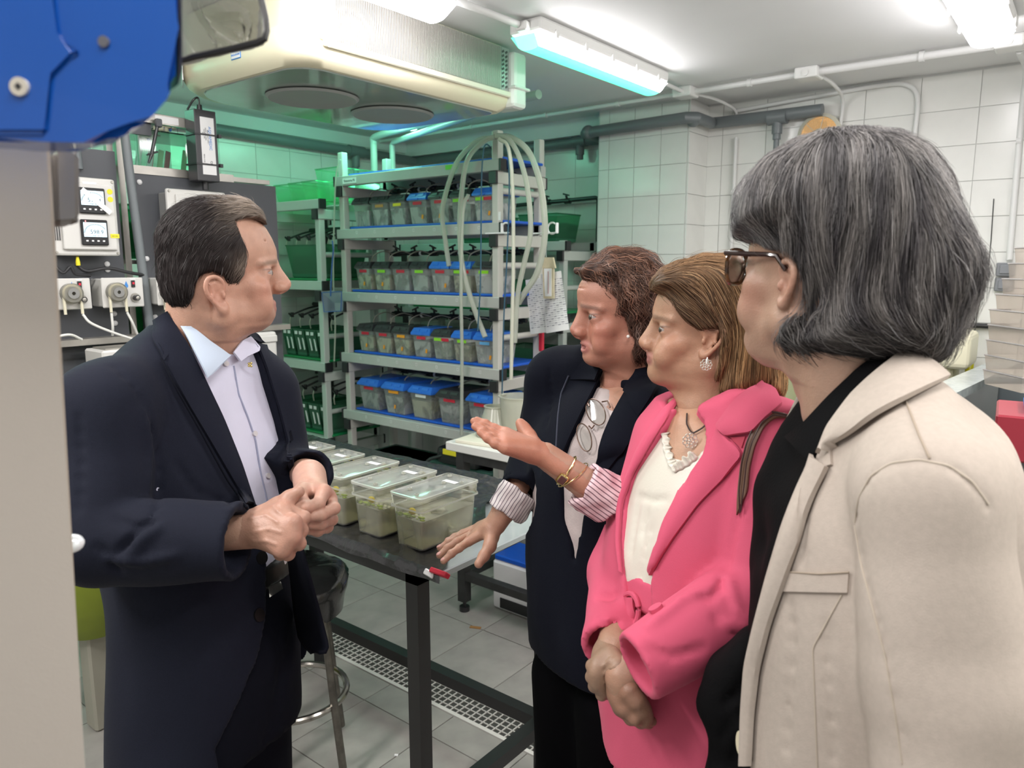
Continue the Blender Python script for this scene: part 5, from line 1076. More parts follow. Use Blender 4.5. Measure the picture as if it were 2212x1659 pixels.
def build_head(P, h=.0025):
    """P: profile-driven head. front [(z,x)], width [(z,w)], features"""
    v = Vol((-.15, -.10, P.get('zlo', -.20)), (.15, .10, .20), h); v.minpad = .018; cr = P['cran']; v.ell(cr[0], cr[1], .0)
    if 'cran2' in P: v.ell(P['cran2'][0], P['cran2'][1], .03)
    fz = np.array([q[0] for q in P['front']]); fx = np.array([q[1] for q in P['front']]); wz = np.array([q[0] for q in P['width']]); ww = np.array([q[1] for q in P['width']]); bx_ = P.get('back', -.03)
    zs = np.linspace(fz.min(), fz.max(), 160); fs = np.interp(zs, fz, fx); kk = np.ones(7)/7; fs = np.convolve(np.pad(fs, 3, 'edge'), kk, 'valid'); pw = P.get('pw', 2.1)
    def fn(X, Y, Z):
        zr = Z.ravel(); f = np.interp(zr, zs, fs).astype(f32)[None, None, :]; w_ = np.interp(zr, wz, ww).astype(f32)[None, None, :]; c = f*.12+bx_*.88+.012; a = np.where(X > c, f-c, c-bx_)
        u = np.abs(X-c)/a; q = np.abs(Y)/w_; d = ((u**pw+q**pw)**(1/pw)-1)*np.minimum(a, w_)*.9; dz = np.maximum(fz.min()-Z, Z-fz.max()); return np.maximum(d, dz)
    v.op(fn, (bx_-.02, -.09, fz.min()), (fx.max(), .09, fz.max()), .012)
    ez, ex, ey = P['eye']; nz_ = P['nose']   # nose: (nasion x,z, tip x,z, base z)
    nx0, nz0, nx1, nz1, nb = nz_
    for sy in (-1, 1):
        v.ell((ex+.006, sy*ey, ez), (.017, .019, .0125), .012, 's')
        v.ell((ex-.014, sy*ey, ez), (.0150, .0150, .0135), .004)               # lids over the ball
        v.ell((ex-.002, sy*(ey+.003), ez-.0005), (.016, .0135, P.get('slit', .0046)), .0012, 's')
        v.cone((ex+.002, sy*(ey-.016), ez+.017), (ex-.020, sy*(ey+.014), ez+.016), .0055, .004, .012)     # brow ridge
        v.ell((ex-.026, sy*(ey+.012), ez-.026), (.018, .014, .012), .024)       # cheekbone
        v.ell((P['mouth'][0]-.028, sy*.040, P['mouth'][1]+.004), P.get('cheek', (.024, .020, .026)), .022)
        v.cone((P['jaw'][0], sy*P['jaw'][2], P['jaw'][1]), (P['chin'][0]-.018, sy*.016, P['chin'][1]+.008), P.get('jawr', .017), .014, .022)
    v.cone((nx0-.006, 0, nz0), (nx1-.0115, 0, nz1+.002), .0075, P.get('tip', .0115), .010)
    v.cone((nx0-.012, 0, nz0), (nx1-.022, 0, nb+.008), .010, .013, .010)
    for sy in (-1, 1):
        v.ell((nx1-.021, sy*.0125, nb+.008), (.0115, .0075, .0085), .005); v.ell((nx1-.016, sy*.0065, nb+.0005), (.0055, .0032, .004), .003, 's')
    v.ell((P['chin'][0]-.014, 0, P['chin'][1]+.010), P.get('chr', (.016, .020, .015)), .014)
    mx, mz = P['mouth']; lr = P.get('lip', .0062)
    arc = lambda dz, dx, sp: [(mx+dx-.0012-16*(y**2), y, mz+dz*(1-(abs(y)/.026)**1.5)) for y in np.linspace(-.024, .024, 7)*sp]
    v.chain(arc(lr*.75, -.004, 1), [lr*.3, lr*.8, lr, lr, lr, lr*.8, lr*.3], .005); v.chain(arc(-lr*.95, -.0050, .95), [lr*.3, lr*.8, lr*1.1, lr*1.15, lr*1.1, lr*.8, lr*.3], .005)
    v.chain(arc(0, .0042, 1.08), [.0006, .0016, .0020, .0020, .0020, .0016, .0006], .0015, 's')
    if P.get('open'): v.ell((mx-.002, 0, mz-.002), (.014, .015, P['open']), .003, 's')
    # nasolabial crease
    for sy in (-1, 1): v.chain([(nx1-.026, sy*.020, nb+.010), (mx-.010, sy*.030, mz+.006), (mx-.020, sy*.034, mz-.008)], [.0012, .0018, .0008], .006, 's')
    v.skull = v.F.copy()
    # ears
    ea = P.get('ear', (0, 0, .066)); es = P.get('earsize', 1.0); tl = P.get('eartilt', R(12))
    for sy in (-1, 1):
        ca, sa = math.cos(tl), math.sin(tl)
        def E(dx, dy, dz): dx, dz = dx*es, dz*es; return (ea[0]+dx*ca-dz*sa-.004, sy*(ea[2]+dy), ea[1]+dx*sa+dz*ca)
        pts = [E(.008, .001, .006), E(.010, .005, .020), E(.002, .010, .031), E(-.012, .014, .031), E(-.020, .016, .018), E(-.018, .014, .002), E(-.010, .009, -.014), E(-.001, .004, -.026), E(.005, .001, -.020)]
        v.chain([E(-.004, .003, .016), E(-.002, .002, -.012)], [.0135*es, .009*es], .004, sq=(np.array((0, 1, 0)), .38))
        pb = [np.array(q) for q in bez(pts, 3)]; v.chain(pb, list(np.interp(np.linspace(0, 8, len(pb)), range(9), [.0026, .0028, .0030, .0032, .0030, .0028, .0030, .0050, .0040])), .0035)
        v.chain([E(.004, .005, .024), E(-.010, .009, .020), E(-.010, .008, .002), E(-.004, .005, -.010)], [.0022, .0026, .0028, .0024], .003)
        v.ell(E(-.001, .011, .002), (.0075*es, .0070, .0095*es), .003, 's'); v.ell(E(-.006, .014, .012), (.0045*es, .0045, .010*es), .003, 's')
        v.ell(E(.0065, .006, -.002), (.0035, .0038, .006), .003)
    return v
def paint_head(V, P, base, lip=(.42, .13, .11), red=(.55, .18, .13), redk=.35, brow=None, dark=None):
    c = np.tile(np.array(base, float), (len(V), 1)); x, y, z = V.T; mx, mz = P['mouth']; ez, ex, ey = P['eye']; nx0, nz0, nx1, nz1, nb = P['nose']
    def mixc(m, col, k): m = (np.clip(m, 0, 1)*k)[:, None]; c[:] = c*(1-m)+np.array(col)*m
    g = lambda cx, cy_, cz, r: np.exp(-(((x-cx)**2+(np.abs(y)-cy_)**2+(z-cz)**2)/r**2))
    mixc(g(ex-.02, .045, mz+.03, .030), red, redk); mixc(g(nx1-.01, 0, nz1, .016), red, redk*1.1); mixc(g(P.get('ear', (0, 0))[0]-.01, .085, P.get('ear', (0, 0))[1], .03), red, redk*.9)
    lr = P.get('lip', .0062); d = np.exp(-(((x-mx+18*y**2)/.015)**4)-((z-mz)/(lr*2.2))**6-(np.abs(y)/.0245)**6); mixc(d, lip, .95)
    mixc(np.exp(-((z-ez)/.0085)**2-((np.abs(y)-ey)/.017)**4-((x-ex)/.03)**4), np.array(base)*.55, .45); mixc(np.exp(-((z-ez-.0052)/.0014)**2-((np.abs(y)-ey-.003)/.0145)**6-((x-ex)/.02)**4), (.03, .02, .02), P.get('lash', .7))
    if brow is not None: mixc(np.exp(-((z-(ez+.0185-.15*(np.abs(y)-ey)))/.0042)**4-((np.abs(y)-ey+.001)/.0215)**6-((x-ex)/.05)**6), brow, .75)
    return c
def eyes(P, M, parent, scale=1):
    ez, ex, ey = P['eye']
    for sy, side in ((-1, 'r'), (1, 'l')):
        c = Vector((ex-.0125, sy*ey, ez-.0008)); e = MB().sph(c, .0134, 16).build('eye', eye_w, None, smooth=True); e.data.transform(M); mesh_parent(e, parent)
        gz = P.get('gaze', (1, 0, -.05)); g = Vector(gz).normalized(); b = MB(); b.sph(c+g*.0068, .0078, 14); i = b.build('iris', eye_i, None, smooth=True); i.data.transform(M); mesh_parent(i, e)
        lidm = skin_m
def chest_part(rows, grow, F, Lf, skin, zmin):
    S = secs_px(rows, grow); P = np.array([q[0] for q in S]); v = Vol(P.min(0)-(.22, .22, -.0), P.max(0)+(.22, .22, .03), .008); v.loft(S, F, Lf, 0, 2.3); V, Q = v.mesh(); return (V, Q, np.tile(np.array(skin), (len(V), 1)))
def arm_part(pts, rs, skin):
    P = np.array(pts); v = Vol(P.min(0)-.06, P.max(0)+.06, .008); v.chain(list(P), rs, .01); V, Q = v.mesh(); return (V, Q, np.tile(np.array(skin), (len(V), 1)))
def mesh_parent(o, parent):
    o.parent = parent; o.data.transform(wm(parent).inverted())

def strands(vol, M, starts, flow, seg=11, length=.05, rad=.0005, cols=None, jit=.25, depth=(0, .004), name='hair_strands', lenvar=.5, droop=0, curl=0, seed=1, floor=None, wav=0, fly=0, clump=0):
    """ribbons of hair that follow a flow field over the surface of a hair volume; returns V,Q,col in local coordinates"""
    rng = np.random.default_rng(seed); N = len(starts); P = starts.copy(); L = length*(1-lenvar*rng.random(N)); st = (L/seg)[:, None]; off = depth[0]+(depth[1]-depth[0])*rng.random(N)
    flyer = rng.random(N) < fly; off = np.where(flyer, off+rng.random(N)*.010, off); J = rng.normal(size=(N, 3))*jit; path = [P.copy()]; ph = rng.random(N)*6.28; ca = rng.normal(size=N)
    if clump:
        nc = max(8, N//clump); ci = rng.integers(0, N, nc); dd = ((P[:, None]-P[ci][None])**2).sum(2).argmin(1); J = J*.35 + (rng.normal(size=(nc, 3))*jit)[dd]; ph = ph*.2 + (rng.random(nc)*6.28)[dd]; off = off*.5 + (rng.random(nc)*(depth[1]-depth[0])*.9+depth[0])[dd]*.7
    for s_ in range(seg):
        n = vol.grad(P, vol.h*2); d = flow(P) + J*(.5+.5*s_/seg)
        if wav: sdv = np.cross(n, d); d = d + sdv*(np.sin(ph+s_*1.05)*wav)[:, None]
        d = d - n*(d*n).sum(1, keepdims=True)*.92; d /= np.linalg.norm(d, axis=1, keepdims=True)+1e-9; P = P + d*st
        f = vol.at(P); n = vol.grad(P, vol.h*2); tgt = off*min(1, .35+s_/seg*1.3) + np.where(flyer, .004*s_/seg, 0); P = P - n*np.clip(f-tgt, -.004, .004)[:, None]*.8; path.append(P.copy())
    path = np.stack(path, 1); T = np.gradient(path, axis=1); T /= np.linalg.norm(T, axis=2, keepdims=True)+1e-9; nn = np.stack([vol.grad(path[:, i]) for i in range(seg+1)], 1); S = np.cross(T, nn); S /= np.linalg.norm(S, axis=2, keepdims=True)+1e-9; nn = np.cross(S, T)
    r = rad*(1-.8*np.linspace(0, 1, seg+1)**3)[None, :, None]*(.7+.6*rng.random(N))[:, None, None]; a = [path+S*r, path+nn*r*.9, path-S*r]; V = np.stack(a, 2)  # N, seg+1, 3, 3
    V = V.reshape(-1, 3); base = (np.arange(N)*(seg+1)*3)[:, None, None]; i = (np.arange(seg)*3)[None, :, None]; q = []
    for k in range(2): q.append(np.stack([base+i+k, base+i+k+1, base+i+k+4, base+i+k+3], -1).reshape(-1, 4))
    Q = np.concatenate(q); c = cols(path[:, 0], rng)[:, None, None, :]*np.ones((1, seg+1, 3, 1)); c = c.reshape(-1, 3)
    Mn = np.array(M); V = V@Mn[:3, :3].T+Mn[:3, 3]; return V, Q, c
def surf_points(vol, n, rng, cond=None):
    V, Q = vol.mesh(); 
    if cond is not None: V = V[cond(V)]
    return V[rng.integers(0, len(V), n)] + rng.normal(size=(n, 3))*vol.h*.4
def flow_field(ctrl):
    """ctrl: list of (point xyz, direction xyz); gaussian-weighted blend"""
    Pc = np.array([c[0] for c in ctrl], float); D = np.array([c[1] for c in ctrl], float); D /= np.linalg.norm(D, axis=1, keepdims=True)
    def f(P): w_ = 1/(((P[:, None]-Pc[None])**2).sum(2)+2e-4)**1.5; return (w_[..., None]*D[None]).sum(1)/w_.sum(1, keepdims=True)
    return f
def hair_obj(name, parts, parent, m=None, kind=True):
    V, Q, c = cat_mesh(parts); me = np_mesh(name, V, Q, c); o = mesh_obj(name, me, m or hair_m, parent, True)
    return o
def vol_obj(name, vol, m, parent, M=None, col=None):
    V, Q = vol.mesh(M); me = np_mesh(name, V, Q, col(V) if col else None); return mesh_obj(name, me, m, parent, True)
def wrinkle(vol, lines, depth=.006, r=.012, mode='s'):
    """soft folds: shallow grooves (s) or ridges (u) along 3-D polylines lying on the surface"""
    for P in lines:
        for a, b in zip(P[:-1], P[1:]): vol.cone(a, b, r-depth if False else r*.35, r*.35, r, mode)
def noise3(vol, amp, scale, stretch=(1, 1, 1), seed=0, mask=None):
    """low-cost smooth value noise added to the field (cloth unevenness)"""
    rng = np.random.default_rng(seed); n = vol.n; g = np.maximum(3, (np.array(n)*vol.h*scale*np.array(stretch)).astype(int)+3); R0 = rng.normal(size=tuple(g)).astype(f32)
    def up(A, ax, m_):
        t = np.linspace(0, A.shape[ax]-1.001, m_); i = t.astype(int); f = t-i; f = (f*f*(3-2*f)).astype(f32); sh = [1, 1, 1]; sh[ax] = m_; f = f.reshape(sh); return np.take(A, i, ax)*(1-f)+np.take(A, i+1, ax)*f
    for ax in range(3): R0 = up(R0, ax, n[ax])
    vol.F += R0*amp
    return vol
def hand(vol_h, spec, lo_pad=.03):
    """spec: dict wrist=(p,r), knuckles=[4 pts], fingers=[[pts]...], radii; thumb; all world points"""
    pts = [spec['wrist'][0], spec['arm'][0]] + list(spec['kn']) + [p for f in spec['fingers'] for p in f] + list(spec['thumb']); P = np.array(pts); v = Vol(P.min(0)-lo_pad, P.max(0)+lo_pad, vol_h)
    w_, rw = spec['wrist']; a, ra = spec['arm']; nrm = spec.get('flat'); sq = (np.array(nrm)/np.linalg.norm(nrm), .72) if nrm is not None else None
    v.cone(a, w_, ra, rw, .012, sq=sq); kr = spec.get('kr', .0115)
    kn = [np.array(k) for k in spec['kn']]
    for k_ in kn: v.cone(np.array(w_)*.85+k_*.15, k_, rw*.52, kr, .014)
    for k0, k1 in zip(kn[:-1], kn[1:]): v.cone((k0+k1)/2*.92+np.array(w_)*.08, (k0+k1)/2*.35+np.array(w_)*.65, kr*.9, rw*.55, .014)
    fr = spec.get('fr', .0085); 
    for k_, f in zip(kn, spec['fingers']):
        ch = [k_]+[np.array(p) for p in f]; n = len(ch); v.chain(ch, [kr*.92]+[fr*(1.04-.10*i) for i in range(n-1)], .0035)
        for p in ch[1:-1]: v.ell(p, (fr*1.08,)*3, .003)
    th = [np.array(p) for p in spec['thumb']]; v.chain(th, [.017]+[.0125, .0105, .0092][:len(th)-1], .010)
    for c_ in spec.get('cut', []): v.cone(*c_, .006, 's')
    return v
def inter(vol, poly, k=.003):
    def fn(X, Y, Z):
        sd = poly_sdf2(X[:, 0, 0][:, None], Z[0, 0][None, :], poly)[:, None, :]; return (-sd + 0*Y).astype(f32)
    hi = vol.lo+vol.h*(np.array(vol.n)-1); return vol.op(fn, vol.lo, hi, k, 's', 0)
def zclip(vol, z0, z1):
    hi = vol.lo+vol.h*(np.array(vol.n)-1); return vol.op(lambda X, Y, Z: np.minimum(Z-z0, z1-Z)+0*X+0*Y, vol.lo, hi, 0, 's', 0) if False else _zc(vol, z0, z1)
def _zc(vol, z0, z1):
    Z = vol.ax(2, 0, vol.n[2])[None, None, :]; vol.F = np.maximum(vol.F, np.maximum(z0-Z, Z-z1)); return vol
def person(label, foot):
    return thing('person', label, 'person', foot)
def LP(ox, oy, s, sg):
    """photo pixel -> profile plane of a head whose ear canal shows at (ox, oy)"""
    return lambda px, py: (sg*(px-ox)/s, -(py-oy)/s)
def fl(psi):
    F = (_rt[0]*math.cos(psi)+_fw[0]*math.sin(psi), _rt[1]*math.cos(psi)+_fw[1]*math.sin(psi)); return F, (-F[1], F[0])
def secs_px(rows, grow=0, zf=None): return [(A3(px, py, t), a+grow, b+grow) for px, py, t, a, b in rows]
def button(vol, px, r, m, parent, name='button', off=.003):
    P = hit(vol, [px])[0]; D = np.array(ORG)-P; D /= np.linalg.norm(D); n = vol.grad(P[None])[0] if True else D; P = Vector(P); n = Vector(n); return MB().cyl(P-n*.001, P+n*off, r, n=16).build(name, m, parent, True, True)
# ------------------------------------------------------------ man in the navy suit
suit = mat('suit_navy', (.0085, .0105, .021), .8, spec=.16, sheen=.03, bump=.35, bscale=900, noise=.08, nscale=300); suit2 = mat('suit_trousers', (.004, .005, .010), .85, spec=.12, bump=.2, bscale=900)
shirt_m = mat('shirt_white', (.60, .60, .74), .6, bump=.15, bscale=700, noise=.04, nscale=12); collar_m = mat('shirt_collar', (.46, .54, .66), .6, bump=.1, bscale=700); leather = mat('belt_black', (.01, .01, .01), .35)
def hollow_(vol, C_, E_, r):
    d = (np.array(C_)-np.array(E_)); d /= np.linalg.norm(d); vol.cone(C_-d*.004, C_+d*.06, r, r, .003, 's')
def man():
    ps = person('grey haired man in a navy suit and open white shirt, hands clasped, facing right', tuple(A3(430, 1150, 1.36)[:2])+(0,))
    S_ = 1185; L = LP(474, 634, S_, 1); M = head_frame(A3(474, 634, 1.36), R(26)); Mi = np.array(M.inverted())
    P = dict(cran=((-.002, 0, .082), (.091, .077, .085)), front=[(-.064, .045), (-.058, .070), (-.048, .086), (-.040, .0895), (-.032, .087), (-.025, .0895), (-.005, .0925), (.02, .090), (.04, .094), (.052, .100), (.062, .1055), (.08, .105), (.10, .098), (.12, .086), (.145, .060)],
             width=[(-.064, .024), (-.052, .034), (-.036, .048), (-.02, .057), (.01, .0635), (.04, .0655), (.08, .069), (.12, .066), (.145, .05)], back=-.05, eye=(.038, .090, .033), nose=(.105, .050, .128, .014, .002), mouth=(.0975, -.0245), jaw=(.002, -.030, .051), chin=(.089, -.0465), cheek=(.018, .014, .020), chr=(.013, .017, .012), ear=(-.002, 0.0, .070), earsize=1.0, eartilt=R(10), tip=.0125, lip=.0056, pw=1.9, slit=.0028, gaze=(1, .1, 0), jawr=.013)
    v = build_head(P); nb = Mi[:3, :3]@A3(432, 800, 1.40)+Mi[:3, 3]
    v.cone((-.030, 0, .0), nb, .058, .068, .03); v.cone((.020, 0, -.050), nb+np.array([.025, 0, .02]), .020, .030, .040)
    v.chain([(.0, -.052, -.045), nb+np.array([.05, -.02, .03])], [.014, .012], .03); v.ell((.032, 0, -.052), (.042, .036, .014), .03)
    for dx, dz in ((.072, .105), (.078, .095), (.066, .118)): v.cone((dx, -.040, dz), (dx+.012, -.01, dz+.002), .0008, .0008, .003, 's')
    for a in (-.3, 0, .3): v.cone((.072, -.050, .036-a*.01), (.058, -.060, .034-a*.035), .0010, .0006, .003, 's')
    V, Q = v.mesh(); c = paint_head(V, P, (.50, .29, .21), lip=(.40, .17, .14), brow=(.22, .15, .11), redk=.30); V = V@np.array(M)[:3, :3].T+np.array(M)[:3, 3]
    parts = [(V, Q, c)]
    # hands
    k = A3
    hr = dict(arm=(k(470, 1150, 1.17), .030), wrist=(k(535, 1143, 1.17), .031), kn=[k(612, 1098, 1.165), k(634, 1128, 1.140), k(632, 1160, 1.135), k(610, 1187, 1.135)], flat=np.array(ray(560, 1150))*-1+np.array((0, 0, .2)),
              fingers=[[k(656, 1118, 1.165), k(645, 1128, 1.20), k(628, 1122, 1.215)], [k(651, 1146, 1.16), k(640, 1156, 1.20), k(618, 1150, 1.21)], [k(646, 1174, 1.155), k(630, 1182, 1.19), k(610, 1174, 1.20)], [k(622, 1196, 1.155), k(606, 1196, 1.185), k(592, 1186, 1.195)]],
              thumb=[k(568, 1112, 1.185), k(600, 1092, 1.185), k(625, 1075, 1.18), k(646, 1062, 1.18)], fr=.0100, kr=.0135)
    hl = dict(arm=(k(668, 1028, 1.34), .030), wrist=(k(672, 1056, 1.30), .029), kn=[k(699, 1062, 1.235), k(712, 1080, 1.255), k(708, 1104, 1.275), k(700, 1124, 1.29)], flat=np.array(ray(680, 1090))*-1,
              fingers=[[k(688, 1088, 1.20), k(662, 1096, 1.185), k(640, 1102, 1.18)], [k(721, 1098, 1.225), k(694, 1112, 1.20), k(668, 1116, 1.19)], [k(716, 1122, 1.245), k(692, 1132, 1.215), k(668, 1132, 1.20)], [k(706, 1138, 1.26), k(686, 1146, 1.235), k(664, 1144, 1.22)]],
              thumb=[k(655, 1062, 1.25), k(644, 1070, 1.215), k(650, 1084, 1.20), k(640, 1094, 1.19)], fr=.0098, kr=.013)
    for h_, sk in ((hr, (.44, .25, .185)), (hl, (.50, .29, .22))):
        hv = hand(.0022, h_)
        if h_ is hr:
            for pts in ([(540, 1120), (575, 1112), (600, 1128)], [(545, 1150), (580, 1143), (606, 1150)], [(548, 1170), (575, 1168), (596, 1176)], [(590, 1092), (600, 1104), (612, 1112)]):
                Pq = hit(hv, pts); hv.chain(list(Pq), [.0012]*len(Pq), .004)
        V, Q = hv.mesh(); c = np.tile(np.array(sk), (len(V), 1)); kn = np.array(h_['kn']); d = np.exp(-(((V[:, None]-kn[None])**2).sum(2).min(1)/.014**2)); c = c*(1-.3*d[:, None])+np.array((.55, .20, .15))*.3*d[:, None]; parts.append((V, Q, c))
    F, Lf = fl(R(-26)); parts.append(chest_part([(432, 720, 1.40, .075, .09), (410, 800, 1.39, .105, .175), (402, 930, 1.38, .125, .20)], -.03, F, Lf, (.44, .26, .19), 0)); parts.append(arm_part([k(330, 850, 1.32), k(240, 890, 1.20), k(224, 1160, 1.148), hr['arm'][0], hr['wrist'][0]], [.045, .045, .036, .028, .026], (.44, .26, .19))); parts.append(arm_part([k(500, 850, 1.45), k(562, 860, 1.50), k(610, 1025, 1.55), k(660, 1022, 1.40), hl['wrist'][0]], [.045, .042, .034, .026, .024], (.44, .26, .19)))
    V, Q, c = cat_mesh(parts); body = mesh_obj('body', np_mesh('body', V, Q, c), skin_m, ps, True)
    eyes(P, M, body)
    # nail of the near thumb
    # hair
    hp = [L(*q) for q in ((580, 486), (566, 456), (535, 430), (482, 412), (430, 418), (384, 444), (350, 484), (333, 540), (335, 595), (348, 645), (362, 662), (405, 662), (414, 640), (424, 606), (438, 590), (456, 586), (476, 594), (492, 614), (508, 616), (520, 592), (527, 560), (523, 530), (512, 502), (506, 482), (530, 472), (560, 474))]
    hv = Vol((-.14, -.10, -.06), (.12, .10, .21), .003); hv.ell((-.003, 0, .082), (.098, .085, .093), 0); hv.ell((.045, 0, .126), (.050, .060, .046), .02); hv.ell((-.040, 0, .018), (.058, .072, .060), .03); inter(hv, hp, .006); noise3(hv, .0010, 60, seed=3)
    V, Q = hv.mesh(); 
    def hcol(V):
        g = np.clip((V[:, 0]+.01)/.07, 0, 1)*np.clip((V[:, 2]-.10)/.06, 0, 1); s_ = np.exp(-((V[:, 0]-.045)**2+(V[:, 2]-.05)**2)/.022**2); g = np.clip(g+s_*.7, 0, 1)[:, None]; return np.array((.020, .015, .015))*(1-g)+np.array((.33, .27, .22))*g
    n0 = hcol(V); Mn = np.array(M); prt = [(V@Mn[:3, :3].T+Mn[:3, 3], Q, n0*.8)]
    fl_ = flow_field([((.07, 0, .15), (-1, -.2, .5)), ((.02, 0, .18), (-1, -.3, .05)), ((-.06, 0, .16), (-1, 0, -.5)), ((-.10, 0, .08), (-.3, 0, -1)), ((-.08, -.04, .0), (.2, 0, -1)), ((.03, -.07, .12), (-.9, 0, -.5)), ((.04, -.07, .06), (-.35, 0, -1)), ((-.02, -.08, .10), (-.6, 0, -.8)), ((-.02, -.08, .04), (-.3, 0, -1)),
                      ((.03, .07, .12), (-.9, 0, -.5)), ((-.02, .08, .04), (-.3, 0, -1))])
    rng = np.random.default_rng(5); st = V[rng.integers(0, len(V), 6500)]
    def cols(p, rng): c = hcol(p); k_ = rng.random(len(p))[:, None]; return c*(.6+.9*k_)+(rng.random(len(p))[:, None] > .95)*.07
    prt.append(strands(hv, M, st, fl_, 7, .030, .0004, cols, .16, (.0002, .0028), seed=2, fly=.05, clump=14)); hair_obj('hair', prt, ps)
    # torso, jacket, sleeves
    psi = R(-26); F, Lf = fl(psi)
    rows = [(432, 700, 1.40, .055, .075), (425, 742, 1.40, .078, .125), (410, 785, 1.39, .105, .182), (402, 850, 1.385, .118, .205), (402, 930, 1.38, .130, .208), (412, 1040, 1.375, .140, .200), (438, 1180, 1.36, .138, .178), (455, 1300, 1.35, .137, .172), (462, 1430, 1.345, .140, .178), (460, 1590, 1.34, .138, .180)]
    sec = secs_px(rows); C0 = A3(415, 1050, 1.375)
    SR, ER, CR = A3(238, 892, 1.20), A3(222, 1165, 1.145), A3(508, 1172, 1.135); SL, EL, CL = A3(562, 850, 1.50), A3(610, 1030, 1.55), A3(664, 1022, 1.38)
    jv = Vol((-2.15, .25, .66), (-.55, 1.25, 1.56), .0062) if False else None
    pts = np.array([s[0] for s in sec]+[SR, ER, CR, SL, EL, CL]); jv = Vol(pts.min(0)-(.24, .24, .02), pts.max(0)+(.24, .24, .04), .0058)
    jv.loft(sec, F, Lf, 0, 2.4)
    jv.cone(SR, ER, .077, .070, .016); jv.cone(ER, CR, .071, .062, .012); jv.cone(A3(335, 800, 1.31), SR, .050, .068, .05)
    jv.cone(SL, EL, .072, .062, .04); jv.cone(EL, CL, .056, .046, .02)
    noise3(jv, .0035, 11, (1, 1, .6), 4)
    # flatten cuff end with a cut plane
    def plane_cut(vol, p, n, r):
        n = np.array(n)/np.linalg.norm(n); p = np.array(p)
        def fn(X, Y, Z): return np.maximum(-((X-p[0])*n[0]+(Y-p[1])*n[1]+(Z-p[2])*n[2]), np.sqrt((X-p[0])**2+(Y-p[1])**2+(Z-p[2])**2)-r)
        vol.op(fn, p-r, p+r, .003, 's', .02)
    plane_cut(jv, CR+(CR-ER)/np.linalg.norm(CR-ER)*.005, CR-ER, .10); plane_cut(jv, CL+(CL-EL)/np.linalg.norm(CL-EL)*.010, CL-EL, .09)
    hollow_(jv, CR, ER, .046); hollow_(jv, CL, EL, .038)
    wr = [[(330, 1130), (290, 1150), (265, 1190)], [(300, 1155), (262, 1185), (240, 1225)], [(250, 1120), (290, 1140), (328, 1132)], [(210, 1180), (235, 1200), (255, 1235)], [(322, 905), (345, 1000), (340, 1105), (325, 1128)], [(245, 790), (288, 830), (315, 880), (326, 950)], [(380, 1000), (420, 1060), (500, 1090)], [(640, 985), (655, 1010), (650, 1040)], [(170, 900), (175, 1000), (172, 1100)]]
    for w_ in wr: jv.chain(list(hit(jv, resample(w_, 7))), [.0015]*7, .010, 's')
    for w_ in [[(345, 1140), (305, 1168), (280, 1205)], [(308, 890), (322, 960), (318, 1060)], [(235, 1205), (300, 1215), (380, 1200)]]: jv.chain(list(hit(jv, resample(w_, 7))), [.003]*7, .012, 'u')
    base = Vol(jv.lo, jv.lo+jv.h*4, jv.h); base.F = jv.F.copy(); base.n = np.array(jv.n)
    eA = [(365, 668), (405, 740), (440, 815), (480, 900), (520, 1000), (548, 1090), (572, 1105), (578, 1200), (578, 1330), (560, 1420), (500, 1560), (470, 1620)]; eB = [(500, 690), (552, 745), (575, 800), (600, 880), (622, 970), (632, 1060), (648, 1160), (668, 1260), (676, 1330), (700, 1390), (730, 1420), (760, 1500), (760, 1600)]
    ea, eb = cut_edges(base, eA, eB, C0, F, Lf); carve_front(jv, ea, eb, C0, F, Lf, .5, 2, x0=-.02)
    nk = A3(440, 700, 1.385); jv.cone(nk+np.array((0, 0, -.03)), nk+np.array((0, 0, .12)), .074, .10, .004, 's')
    jk = vol_obj('jacket', jv, suit, ps)
    # shirt, collar, belt, trousers
    sv = Vol(pts.min(0)-(.10, .10, -.06), pts.max(0)+(.1, .1, .06), .008); sv.loft(secs_px(rows[:7]+[(446, 1250, 1.352, .139, .177)], -.011), F, Lf, 0, 2.4); sv.cone(A3(432, 800, 1.40), A3(446, 708, 1.39), .075, .0665, .02)
    nk2 = A3(455, 735, 1.385); noise3(sv, .003, 14, (1, 1, .4), 9)
    for w_ in [[(505, 800), (530, 900), (560, 1010), (590, 1100)], [(470, 850), (500, 980), (540, 1080)], [(590, 1120), (600, 1180), (590, 1240)], [(600, 900), (600, 1000), (612, 1080)]]: sv.chain(list(hit(sv, resample(w_, 8))), [.001]*8, .008, 's')
    sh = vol_obj('shirt', sv, shirt_m, ps)
    cv = Vol(sv.lo, sv.lo+sv.h*4, sv.h); cv.F = sv.F.copy(); cv.n = np.array(sv.n); cv.loft(secs_px(rows[:5], .004), F, Lf, .02, 2.4)
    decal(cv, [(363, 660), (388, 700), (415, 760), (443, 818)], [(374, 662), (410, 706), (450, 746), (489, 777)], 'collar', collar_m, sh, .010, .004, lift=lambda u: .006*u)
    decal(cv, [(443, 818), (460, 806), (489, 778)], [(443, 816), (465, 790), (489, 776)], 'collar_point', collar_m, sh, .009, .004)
    decal(cv, [(512, 786), (526, 776), (552, 764)], [(497, 766), (515, 735), (530, 730)], 'collar', shirt_m, sh, .012, .004); decal(cv, [(552, 764), (553, 756), (530, 730)], [(545, 768), (549, 755), (534, 738)], 'collar_point', shirt_m, sh, .012, .004)
    line_on(sv, [(505, 790), (515, 850), (535, 900), (552, 950), (563, 1020), (578, 1085)], .0018, 'placket_seam', mat('seam_shade', (.30, .32, .45), .7), sh, .001)
    for q in ((549, 937), (577, 1028), (487, 786), (612, 1213)): button(sv, q, .0052, mat('pearl_button', (.6, .58, .6), .25), sh, off=.004)
